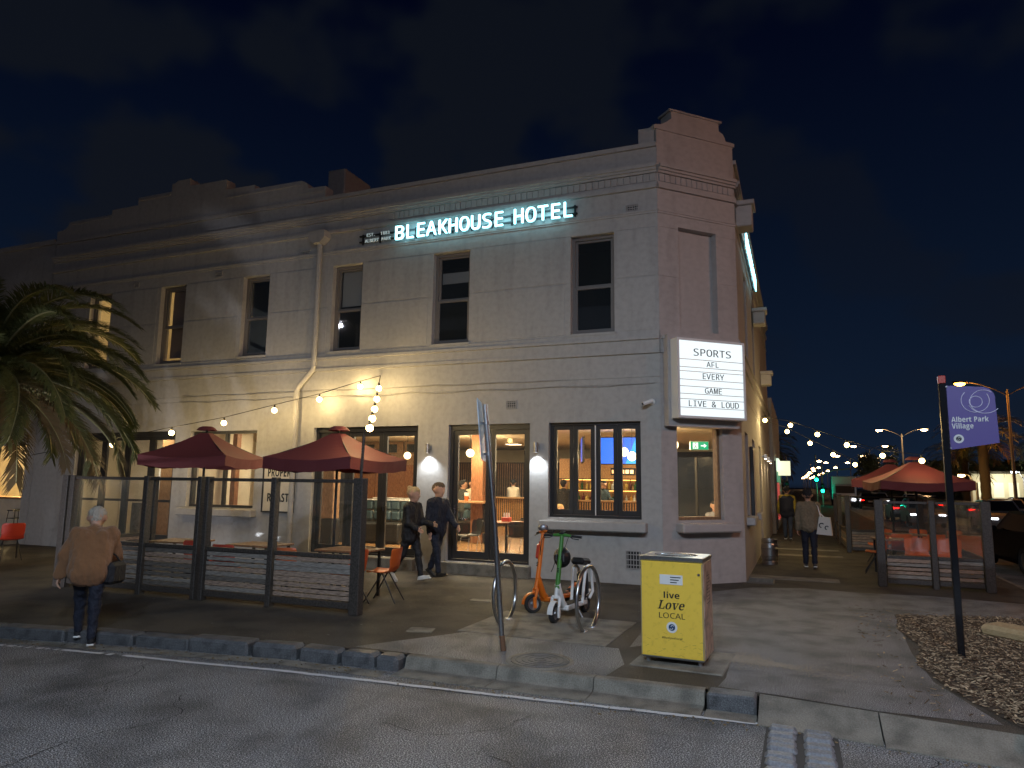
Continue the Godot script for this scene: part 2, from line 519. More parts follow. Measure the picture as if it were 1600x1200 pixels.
func build_hotel() -> void:
	var b := thing("hotel_building", "two storey rendered corner hotel with stepped parapet, chamfered corner and glowing ground floor", "building")
	var rows := [[-0.35, 3.77, 0.0], [3.77, 3.785, -0.014], [3.785, 3.90, 0.0], [3.90, 3.912, -0.012], [3.912, 4.37, 0.0],
		[4.37, 4.44, 0.05], [4.44, 4.64, 0.03], [4.64, 4.70, 0.07], [4.70, 4.79, 0.025], [4.79, 5.90, 0.0], [5.90, 5.914, -0.008], [5.914, 6.90, 0.0], [6.90, 6.914, -0.008], [6.914, 7.19, 0.0],
		[7.19, 7.23, 0.02], [7.23, 7.27, 0.035], [7.27, 7.70, 0.0], [7.70, 7.78, 0.06], [7.78, 7.84, 0.03], [7.84, 8.02, 0.0], [8.02, 8.07, 0.05], [8.07, 8.12, 0.085], [8.12, 8.19, 0.12], [8.19, 8.57, 0.0], [8.57, 8.66, 0.06]]
	var opsA := [[-15.83, -15.0, 4.81, 6.90], [-13.17, -12.29, 4.81, 6.90], [-10.38, -9.55, 4.86, 6.90], [-7.67, -6.84, 4.83, 6.90], [-4.98, -4.08, 4.83, 6.90], [-1.79, -0.88, 4.84, 6.90],
		[-15.85, -12.26, 0.25, 3.05], [-11.76, -9.65, 1.17, 3.03], [-7.99, -5.24, 0.24, 3.06], [-4.5, -2.65, 0.23, 3.06], [-2.25, -0.39, 1.19, 3.06]]
	obj("wall", wall(rows, opsA, -17.5, 0.0, 0.35), M.render, b, FA)
	var rowsC := rows.duplicate()
	rowsC.pop_back()
	rowsC.pop_back()
	rowsC.append([8.19, 8.95, 0.0])
	var niche := [0.49, 1.42, 4.87, 6.96]
	obj("wall", wall(rowsC, [[0.36, 1.44, 1.19, 3.02], niche], 0.003, 1.92, 0.3), M.lamp_pink_render, b, FC)
	obj("niche_back", one(niche[0] - 0.02, niche[1] + 0.02, niche[2] - 0.02, niche[3] + 0.02, -0.3, -0.16), M.lamp_pink_render, b, FC)
	var opsB := [[2.2, 3.1, 4.84, 6.90], [5.2, 6.1, 4.84, 6.90], [0.9, 1.9, 1.2, 3.0], [3.5, 4.6, 1.2, 3.0], [6.6, 7.8, 0.1, 3.0]]
	obj("wall", wall(rows, opsB, 0.003, 15.0, 0.35), M.render, b, FB)
	for o in opsB:
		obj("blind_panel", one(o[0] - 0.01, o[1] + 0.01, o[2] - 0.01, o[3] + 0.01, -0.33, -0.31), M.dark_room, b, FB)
		var fw := MB.new()
		ring(fw, o[0], o[1], o[2], o[3], 0.06, -0.24, -0.14)
		var ww := obj("window", fw, M.frame, b, FB)
		obj("pane", one(o[0] + 0.06, o[1] - 0.06, o[2] + 0.06, o[3] - 0.06, -0.2, -0.195), M.pane, ww)
		if o[2] > 1.0 and o[2] < 2.0:
			var sb := MB.new()
			sb.bbox(Vector3((o[0] + o[1]) * 0.5, o[2] - 0.08, 0.06), Vector3(1.3, 0.16, 0.22), 0.02)
			obj("sill", sb, M.render, ww)
	# stepped parapet over the left half of the front
	var step := PackedVector2Array([Vector2(-17.47, 8.66), Vector2(-17.47, 8.97), Vector2(-17.25, 8.98), Vector2(-17.12, 9.02), Vector2(-17.03, 9.1), Vector2(-16.98, 9.2), Vector2(-15.29, 9.2), Vector2(-15.27, 9.33), Vector2(-14.29, 9.34), Vector2(-14.29, 9.55), Vector2(-13.06, 9.55), Vector2(-13.06, 9.76), Vector2(-12.95, 9.78), Vector2(-12.86, 9.83), Vector2(-12.42, 9.83), Vector2(-12.4, 9.62), Vector2(-11.14, 9.6), Vector2(-11.13, 9.32), Vector2(-10.2, 9.31), Vector2(-10.19, 9.2), Vector2(-8.72, 9.19), Vector2(-8.6, 9.13), Vector2(-8.53, 9.05), Vector2(-8.51, 8.96), Vector2(-8.0, 8.95), Vector2(-8.0, 8.66)])
	var pm := MB.new()
	pm.prism(step, -0.28, 0.03)
	for q in [[-16.9, -15.35, 9.1], [-14.25, -13.1, 9.45], [-11.1, -8.75, 9.08], [-8.75, -8.05, 8.83]]:
		pm.ext(q[0], q[1], q[2], q[2] + 0.035, 0.03, 0.045)
	obj("parapet", pm, M.render, b, FA)
	var crest := PackedVector2Array([Vector2(-0.06, 8.95), Vector2(-0.06, 9.03), Vector2(0.1, 9.06), Vector2(0.24, 9.14), Vector2(0.33, 9.22), Vector2(0.36, 9.24), Vector2(0.36, 9.4), Vector2(1.55, 9.4), Vector2(1.56, 9.22), Vector2(1.66, 9.18), Vector2(1.71, 9.1), Vector2(1.73, 9.03), Vector2(1.96, 9.03), Vector2(1.96, 8.95)])
	var cm := MB.new()
	cm.prism(crest, -0.34, 0.025)
	obj("parapet", cm, M.lamp_pink_render, b, FC)
	var cp := MB.new()
	cp.ext(0.3, 1.62, 9.402, 9.44, -0.36, 0.05)
	obj("coping", cp, M.lamp_pink_render, b, FC)
	obj("corner_pier", one(-0.36, -0.05, 8.664, 9.0, -0.36, -0.01), M.render, b, FA)
	# frieze blocks between the two cornice mouldings
	var fb := MB.new()
	fb.bbox(Vector3.ZERO, Vector3(0.118, 0.164, 0.04), 0.008)
	var fm := fb.mesh()
	for i in 47:
		obj("frieze_block", fm, M.render, b, FA * Transform3D(Basis(), Vector3(-0.075 - 0.131 * i, 7.93, 0.012)))
	for i in 14:
		obj("frieze_block", fm, M.lamp_pink_render, b, FC * Transform3D(Basis(), Vector3(0.1 + 0.131 * i, 7.93, 0.012)))
	# raised panels between the upper windows
	var edges := [-17.4, -15.95, -14.9, -13.28, -12.18, -10.5, -9.43, -7.8, -6.72, -5.1, -3.97, -1.92, -0.75, -0.06]
	for i in range(0, edges.size(), 2):
		if i in [4]:
			pass
		for yy in [[4.84, 5.885], [5.93, 6.885]]:
			var pb := MB.new()
			pb.ext(edges[i], edges[i + 1], yy[0], yy[1], -0.01, 0.007)
			obj("wall_panel", pb, M.render, b, FA)
	# upper windows
	for o in opsA.slice(0, 6):
		sash_window(b, FA, o[0], o[1], o[2], o[3])
	# ground floor doors and windows of the main front
	var door_frame := func(u0: float, u1: float, y0: float, y1: float) -> void:
		var f := MB.new()
		f.ext(u0 + 0.002, u0 + 0.07, y0, y1, -0.26, -0.1)
		f.ext(u1 - 0.07, u1 - 0.002, y0, y1, -0.26, -0.1)
		f.ext(u0 + 0.07, u1 - 0.07, y1 - 0.11, y1 - 0.002, -0.26, -0.1)
		f.ext(u0 + 0.07, u1 - 0.07, y0, y0 + 0.04, -0.26, -0.1)
		obj("door_frame", f, M.frame, b, FA)
		var st := MB.new()
		st.bbox(Vector3((u0 + u1) * 0.5, (y0 - 0.1) * 0.5 + 0.0, 0.03), Vector3(u1 - u0 + 0.1, y0 + 0.09, 0.3), 0.012)
		obj("door_step", st, M.concrete, b, FA)
	door_frame.call(-4.5, -2.65, 0.23, 3.06)
	leaf(b, "door", FA, -4.43, -3.58, 0.28, 2.95, 0.1, 0.15, true)
	leaf(b, "door", FA, -3.57, -2.72, 0.28, 2.95, 0.1, 0.15)
	door_frame.call(-7.99, -5.24, 0.24, 3.06)
	leaf(b, "door", FA, -7.92, -7.08, 0.285, 2.95, 0.1, 0.14)
	leaf(b, "door", FA, -7.07, -6.2, 0.285, 2.95, 0.1, 0.14)
	leaf(b, "door", FA, -6.19, -5.31, 0.285, 2.95, 0.1, 0.14, true)
	door_frame.call(-15.85, -12.26, 0.25, 3.05)
	for i in 4:
		var q := leaf(b, "door", FA, -15.78 + 0.863 * i, -15.78 + 0.863 * i + 0.858, 0.295, 2.94, 0.1, 0.14)
		obj("rail", one(-15.78 + 0.863 * i + 0.1, -15.78 + 0.863 * i + 0.758, 1.25, 1.31, -0.164, -0.15), M.frame, q)
	# folding bar window
	var vf := MB.new()
	ring(vf, -2.248, -0.392, 1.192, 3.058, 0.05, -0.24, -0.1)
	obj("window_frame", vf, M.frame, b, FA)
	for i in 4:
		var a := -2.2 + 0.437 * i + (0.02 if i > 1 else 0.0)
		leaf(b, "window_leaf", FA, a, a + 0.432, 1.245, 3.005, 0.082, 0.1)
	obj("aluminium_strip", one(-1.325, -1.307, 1.245, 3.005, -0.15, -0.125), M.white, b, FA)
	var sl := MB.new()
	sl.bbox(Vector3(-1.32, 1.05, 0.08), Vector3(2.1, 0.18, 0.3), 0.02)
	obj("sill", sl, M.render, b, FA)
	var sl2 := MB.new()
	sl2.bbox(Vector3(-10.7, 1.06, 0.07), Vector3(2.35, 0.18, 0.26), 0.02)
	obj("sill", sl2, M.render, b, FA)
	var v2 := MB.new()
	ring(v2, -11.758, -9.652, 1.172, 3.028, 0.06, -0.24, -0.12)
	v2.ext(-10.75, -10.68, 1.232, 2.968, -0.22, -0.13)
	var w2 := obj("window", v2, M.frame, b, FA)
	obj("pane", one(-11.69, -10.75, 1.23, 2.97, -0.18, -0.175), M.pane, w2)
	obj("pane", one(-10.68, -9.71, 1.23, 2.97, -0.18, -0.175), M.pane, w2)
	# chamfer window
	var cw := MB.new()
	ring(cw, 0.362, 1.438, 1.192, 3.018, 0.06, -0.22, -0.1)
	var cwo := obj("window", cw, M.oak, b, FC)
	obj("pane", one(0.42, 1.38, 1.25, 2.96, -0.17, -0.165), M.pane, cwo)
	var cs := MB.new()
	cs.bbox(Vector3(0.98, 1.05, 0.09), Vector3(1.36, 0.17, 0.3), 0.025)
	obj("sill", cs, M.lamp_pink_render, b, FC)
	# floors, roof and the far walls close the building
	var deck := MB.new()
	var plan := PackedVector2Array([Vector2(-17.15, 0.35), Vector2(-0.1, 0.35), Vector2(1.0, 1.45), Vector2(1.0, 16.0), Vector2(-17.15, 16.0)])
	var flat := Transform3D(Basis(Vector3(1, 0, 0), Vector3(0, 0, -1), Vector3(0, 1, 0)), Vector3.ZERO)
	deck.prism(plan, 3.32, 3.7, flat)
	obj("ceiling", deck, M.cream, b)
	var rf := MB.new()
	rf.prism(plan, 7.9, 8.15, flat)
	obj("roof", rf, M.dark_room, b)
	var fl := MB.new()
	fl.prism(plan, -0.2, 0.2, flat)
	obj("floor", fl, M.floor_in, b)
	var bw := MB.new()
	bw.ext(-17.5, 1.36, -0.3, 8.6, -16.6, -16.1)
	bw.ext(-17.5, -17.16, -0.3, 8.6, -16.1, -0.36)
	obj("rear_wall", bw, M.cream, b)
	# downpipe with a rainwater head
	var dp := MB.new()
	dp.tube([Vector3(-8.02, 7.5, 0.1), Vector3(-8.02, 4.5, 0.1), Vector3(-8.05, 4.4, 0.1), Vector3(-8.42, 4.02, 0.1), Vector3(-8.46, 3.92, 0.1), Vector3(-8.46, -0.1, 0.1)], 0.062, 12)
	for yy in [6.6, 5.2, 3.3, 2.9, 1.4]:
		var px := -8.02 if yy > 4.4 else -8.46
		dp.lathe([Vector2(0.063, -0.03), Vector2(0.072, -0.03), Vector2(0.072, 0.03), Vector2(0.063, 0.03)], 12, Transform3D(Basis(), Vector3(px, yy, 0.1)))
	var dpo := obj("downpipe", dp, M.render, b)
	var rh := MB.new()
	rh.prism(PackedVector2Array([Vector2(-8.25, 7.74), Vector2(-8.25, 7.58), Vector2(-8.12, 7.44), Vector2(-7.92, 7.44), Vector2(-7.79, 7.58), Vector2(-7.79, 7.74)]), 0.01, 0.26)
	obj("rainwater_head", rh, M.render, dpo)
	# air vents
	var vent := func(x: Transform3D, w: float, h: float) -> void:
		var mb := MB.new()
		ring(mb, -w * 0.5, w * 0.5, -h * 0.5, h * 0.5, 0.018, 0.0, 0.022)
		for i in 3:
			mb.ext(-w * 0.5 + 0.02, w * 0.5 - 0.02, -h * 0.28 + i * h * 0.28 - 0.008, -h * 0.28 + i * h * 0.28 + 0.008, 0.002, 0.016)
		for i in 5:
			mb.ext(-w * 0.36 + i * w * 0.18 - 0.006, -w * 0.36 + i * w * 0.18 + 0.006, -h * 0.5 + 0.02, h * 0.5 - 0.02, 0.003, 0.014)
		var o := obj("air_vent", mb, M.render_low, b, x)
		obj("backing", one(-w * 0.5 + 0.018, w * 0.5 - 0.018, -h * 0.5 + 0.018, h * 0.5 - 0.018, 0.0005, 0.002), M.black, o)
	for q in [[-0.5, 7.34, 0.26, 0.16], [-3.06, 3.45, 0.24, 0.17], [-8.5, 7.2 + 0.12, 0.26, 0.12], [-11.2, 7.05, 0.24, 0.14], [-14.1, 7.05, 0.2, 0.12], [-16.4, 7.05, 0.2, 0.12], [-0.55, 0.45, 0.3, 0.34]]:
		vent.call(FA * Transform3D(Basis(), Vector3(q[0], q[1], 0.0)), q[2], q[3])
	for q in [[3.80, 0.05, -12.2, -0.1, 31], [3.93, 0.02, -12.1, -2.0, 32]]:
		var cb := MB.new()
		var pts := []
		rng.seed = q[4]
		for i in 26:
			pts.append(Vector3(lerpf(q[2], q[3], i / 25.0), q[0] - q[1] * absf(sin(i * 0.9)) + rng.randf_range(-0.012, 0.012), 0.018))
		cb.tube(pts, 0.009, 5)
		obj("cable", cb, M.render_low, b)
	obj("roller_blind", one(-4.88, -4.18, 6.25, 6.5, -0.27, -0.265), mat(L(0.16, 0.17, 0.18), 0.8), b)  # pale strip painted in for a reflection on this pane
	# chimney behind the parapet
	var ch := MB.new()
	ch.bbox(Vector3(-8.47, 8.8, -1.6), Vector3(0.54, 2.2, 1.2), 0.03)
	obj("chimney", ch, M.render_low, b)
	# beam ends on the side street front
	for q in [[0.45, 7.5, 0.45], [6.0, 6.55, 0.35], [9.6, 5.3, 0.35]]:
		var bx := MB.new()
		bx.bbox(Vector3(q[0], q[1], 0.17), Vector3(0.5, q[2], 0.33), 0.02)
		bx.bbox(Vector3(q[0], q[1] + q[2] * 0.5 + 0.05, 0.19), Vector3(0.6, 0.1, 0.4), 0.015)
		obj("bracket", bx, M.render, b, FB)
	# rooms upstairs: two lit at the left, the rest dark
	var up := MB.new()
	up.ext(-17.1, -11.6, 3.71, 7.88, -3.2, -3.1)
	up.ext(-11.7, -11.6, 3.71, 7.88, -3.1, -0.37)
	obj("partition", up, M.cream, b)
	var lr := obj("ceiling_lamp", _ball(0.11), M.warm_bulb, b, Transform3D(Basis(), Vector3(-14.4, 7.2, -1.8)))
	omni(lr, Vector3.ZERO, 1.7, Color(1.0, 0.86, 0.60), 0.1)
	obj("roller_blind", one(-12.98, -12.4, 5.0, 6.84, -0.27, -0.265), mat(L(0.16, 0.11, 0.075), 0.8), b)
	obj("roller_blind", one(-7.56, -6.95, 5.95, 6.84, -0.27, -0.265), mat(L(0.25, 0.25, 0.24), 0.8), b)
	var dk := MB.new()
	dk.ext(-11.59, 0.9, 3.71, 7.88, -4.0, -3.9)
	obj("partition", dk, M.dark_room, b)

func _ball(r: float) -> MB:
	var m := MB.new()
	m.ball(Vector3.ZERO, Vector3.ONE * r, 14, 8)
	return m

# ---------------------------------------------------------------- signs on the building
func build_signs() -> void:
	var cyan := glow(Color(0.60, 0.95, 1.0), 2.9)
	var dim := glow(Color(0.8, 0.9, 0.9), 0.22)  # weak glow put in for the neon light falling on the small lettering
	for k in 2:
		var x: Transform3D = FA if k == 0 else FB
		var u0 := -5.93 if k == 0 else 1.5
		var s := thing("neon_sign", "glowing cyan letters reading BLEAKHOUSE HOTEL high on the main front" if k == 0 else "glowing cyan neon sign seen edge-on above the side street", "sign")
		var rail := MB.new()
		rail.ext(u0 - 1.0, u0 + 4.3, 7.5, 7.53, 0.03, 0.07)
		rail.ext(u0 - 1.0, u0 + 4.3, 7.36, 7.39, 0.03, 0.07)
		for i in 12:
			rail.ext(u0 - 0.95 + i * 0.47, u0 - 0.91 + i * 0.47, 7.32, 7.57, 0.0, 0.03)
		obj("rail", rail, M.black, s, x)
		var cursor := u0
		for word in ["BLEAKHOUSE", "HOTEL"]:
			for ch in word:
				var w := 0.245 if ch != "I" else 0.1
				var o := words("letter", ch, 0.32, cyan, s, x * Transform3D(Basis(), Vector3(cursor + 0.12, 7.45, 0.13)), "Droid Sans Mono", false, 0.03)
				var bk := words("letter_body", ch, 0.335, M.steel_dull, s, x * Transform3D(Basis(), Vector3(cursor + 0.12, 7.445, 0.09)), "Droid Sans Mono", true, 0.03)
				o.set_meta("label", "lit letter " + ch)
				bk.set_meta("label", "metal body of letter " + ch)
				cursor += 0.272
			cursor += 0.19
		words("lettering", "EST.  1883", 0.075, dim, s, x * Transform3D(Basis(), Vector3(u0 - 0.48, 7.515, 0.09)), "Droid Sans Mono", true, 0.02)
		words("lettering", "ALBERT PARK", 0.075, dim, s, x * Transform3D(Basis(), Vector3(u0 - 0.48, 7.375, 0.09)), "Droid Sans Mono", true, 0.02)
		var a := AreaLight3D.new()
		a.name = "lamp_light"
		a.area_size = Vector2(4.1, 0.3)
		a.light_color = Color(0.62, 0.92, 1.0)
		a.light_energy = 1.3
		a.area_range = 20.0
		a.shadow_enabled = true
		s.add_child(a, true)
		a.transform = x * Transform3D(Basis(), Vector3(u0 + 2.05, 7.45, 0.16))
	# light box on the chamfered corner
	var lb := thing("lightbox_sign", "white illuminated letter board on the chamfered corner reading SPORTS AFL EVERY GAME LIVE & LOUD", "sign")
	var X := FC * Transform3D(Basis(Vector3.UP, -0.06), Vector3(0.87, 3.85, 0.34))
	var cab := MB.new()
	ring(cab, -0.76, 0.76, -0.76, 0.76, 0.045, -0.12, 0.12)
	obj("cabinet", cab, M.white, lb, X)
	var bk := MB.new()
	bk.ext(-0.72, 0.72, -0.72, 0.72, -0.11, -0.09)
	bk.prism(PackedVector2Array([Vector2(-0.82, -0.9), Vector2(0.78, -0.9), Vector2(0.78, 0.86), Vector2(-0.82, 0.86)]), -0.36, -0.125)
	obj("backing_board", bk, M.lamp_pink_render, lb, X)
	obj("lit_face", one(-0.714, 0.714, -0.714, 0.714, 0.08, 0.1), glow(Color(0.93, 0.98, 1.0), 0.85, Color(0.3, 0.3, 0.3)), lb, X)
	for yy in [0.357, 0.206, 0.128, -0.03, -0.158, -0.30, -0.40, -0.559]:
		obj("letter_rail", one(-0.714, 0.714, yy - 0.005, yy + 0.005, 0.1005, 0.108), M.steel_dull, lb, X)
	var lines := [["SPORTS", 0.50, 0.135, 0.84], ["AFL", 0.28, 0.10, 0.27], ["EVERY", 0.048, 0.11, 0.48], ["GAME", -0.228, 0.105, 0.38], ["LIVE & LOUD", -0.482, 0.11, 1.12]]
	for q in lines:
		words("lettering", q[0], q[2], M.ink, lb, X * Transform3D(Basis(), Vector3(0.03, q[1], 0.106)), "Droid Sans Mono", true, 0.006, q[3])
	var al := AreaLight3D.new()
	al.name = "lamp_light"
	al.area_size = Vector2(1.4, 1.4)
	al.light_color = Color(0.85, 0.94, 1.0)
	al.light_energy = 4.5
	al.area_range = 40.0
	al.shadow_enabled = true
	lb.add_child(al, true)
	al.transform = X * Transform3D(Basis(Vector3.UP, PI), Vector3(0, 0, 0.13))
	# painted sign between window and doors
	var ps := thing("wall_sign", "framed cream sign reading PROPER ROAST on the wall beside the doors", "sign", Vector3(-8.9, 1.75, 0.0))
	obj("board", one(-0.43, 0.43, -0.62, 0.62, 0.005, 0.03), M.cream, ps)
	var pf := MB.new()
	ring(pf, -0.46, 0.46, -0.65, 0.65, 0.03, 0.001, 0.05)
	obj("frame", pf, M.frame, ps)
	words("lettering", "PROPER", 0.19, M.ink, ps, Transform3D(Basis(), Vector3(0, 0.27, 0.033)), "Droid Sans", true, 0.004, 0.66)
	words("lettering", "ROAST", 0.19, M.ink, ps, Transform3D(Basis(), Vector3(0, -0.31, 0.033)), "Droid Sans", true, 0.004, 0.62)
	var dm := MB.new()
	dm.box(Vector3(0, 0.0, 0.033), Vector3(0.05, 0.05, 0.004), Basis(Vector3(0, 0, 1), PI / 4))
	obj("diamond", dm, M.ink, ps)
	# security camera
	var sc := thing("security_camera", "white bullet security camera on the wall beside the lightbox sign", "camera", Vector3(-0.16, 3.42, 0.0))
	var bm := MB.new()
	bm.lathe([Vector2(0.0, 0.0), Vector2(0.06, 0.0), Vector2(0.06, 0.03), Vector2(0.035, 0.05), Vector2(0.0, 0.05)], 14, Transform3D(Basis(Vector3.RIGHT, PI / 2), Vector3.ZERO))
	bm.tube([Vector3(0, 0, 0.04), Vector3(-0.03, -0.01, 0.1)], 0.018, 8)
	obj("mount", bm, M.white, sc)
	var bd := MB.new()
	bd.tube([Vector3(0.01, 0.01, 0.09), Vector3(-0.14, -0.06, 0.2)], 0.042, 14)
	obj("housing", bd, M.white, sc)
	var ln := MB.new()
	ln.tube([Vector3(-0.14, -0.06, 0.2), Vector3(-0.143, -0.0615, 0.202)], 0.032, 12)
	obj("lens", ln, M.black, sc)
	# wall lamps
	for q in [[-4.94, "cylinder wall lamp shining down beside the double doors"], [-2.48, "cylinder wall lamp shining down beside the folding bar window"]]:
		var w := thing("wall_lamp", q[1], "lamp", Vector3(q[0], 2.56, 0.0), 0.0, "cylinder wall lamps")
		var m := MB.new()
		m.lathe([Vector2(0.042, -0.1), Vector2(0.045, -0.1), Vector2(0.045, 0.1), Vector2(0.0, 0.1)], 16, Transform3D(Basis(), Vector3(0, 0, 0.11)))
		m.box(Vector3(0, 0.02, 0.035), Vector3(0.04, 0.05, 0.07))
		m.box(Vector3(0, 0.02, 0.006), Vector3(0.08, 0.11, 0.012))
		obj("housing", m, M.steel_dull, w)
		obj("bulb", _disc(0.036, Vector3(0, -0.085, 0.11)), glow(Color(0.95, 0.97, 1.0), 9.0), w)
		spot(w, Vector3(0, -0.105, 0.11), Vector3(0, -2.0, 0.04), 1.1, Color(0.92, 0.96, 1.0), 58.0, 0.03)

func _disc(r: float, at: Vector3) -> MB:
	var m := MB.new()
	m.lathe([Vector2(0.0, -0.006), Vector2(r, -0.006), Vector2(r, 0.006), Vector2(0.0, 0.006)], 14, Transform3D(Basis(), at))
	return m

# ---------------------------------------------------------------- the rooms behind the glass
func cafe_chair(at: Vector3, turn: float, label: String, proto: Node3D) -> Node3D:
	if proto:
		return dup(proto, at, turn, label)
	var c := thing("cafe_chair", label, "chair", at, turn, "black shell chairs in the bar")
	obj("seat", shell_chair_shape(0.46, 0.80, 0.44), M.black, c)
	for sx in [-1, 1]:
		for sz in [-1, 1]:
			var t := MB.new()
			t.tube([Vector3(sx * 0.12, 0.43, sz * 0.1), Vector3(sx * 0.16, 0.4, sz * 0.14), Vector3(sx * 0.22, 0.0, sz * 0.22)], 0.009, 6)
			obj("leg", t, M.chrome, c)
	return c

func shell_chair_shape(seat_y: float, top_y: float, width: float) -> MB:
	# one bent sheet, back to +z: front lip, seat, curved back
	var prof := [Vector2(-0.22, seat_y - 0.02), Vector2(-0.2, seat_y), Vector2(-0.08, seat_y - 0.012), Vector2(0.08, seat_y - 0.015), Vector2(0.16, seat_y + 0.01), Vector2(0.2, seat_y + 0.08), Vector2(0.225, seat_y + 0.18), Vector2(0.25, top_y - 0.03), Vector2(0.255, top_y)]
	var wd := [0.8, 0.9, 1.0, 1.0, 0.94, 0.9, 0.96, 0.95, 0.82]
	var mb := MB.new()
	var n := prof.size()
	var m := 8
	var grid := []
	for side in 2:
		var g := []
		for i in n:
			var row := []
			for j in m + 1:
				var s := (float(j) / m - 0.5)
				var lift := 0.05 * 4.0 * s * s
				var p: Vector2 = prof[i]
				var back := clampf((p.y - seat_y) / 0.15, 0.0, 1.0)
				var v := Vector3(s * width * wd[i], p.y + lift * (1.0 - back) * 0.5, p.x - lift * back)
				if side == 1:
					v += Vector3(0, -0.012 * (1.0 - back), 0.012 * back)
				row.append(v)
			g.append(row)
		grid.append(g)
	for i in n - 1:
		for j in m:
			mb.quad(grid[0][i][j], grid[0][i + 1][j], grid[0][i + 1][j + 1], grid[0][i][j + 1])
			mb.quad(grid[1][i][j], grid[1][i][j + 1], grid[1][i + 1][j + 1], grid[1][i + 1][j])
	for i in n - 1:
		mb.quad(grid[0][i][0], grid[1][i][0], grid[1][i + 1][0], grid[0][i + 1][0])
		mb.quad(grid[0][i][m], grid[0][i + 1][m], grid[1][i + 1][m], grid[1][i][m])
	for j in m:
		mb.quad(grid[0][n - 1][j], grid[1][n - 1][j], grid[1][n - 1][j + 1], grid[0][n - 1][j + 1])
		mb.quad(grid[0][0][j], grid[0][0][j + 1], grid[1][0][j + 1], grid[1][0][j])
	# the grid above is listed front to back with x to the right, so turn it to face outwards
	return mb

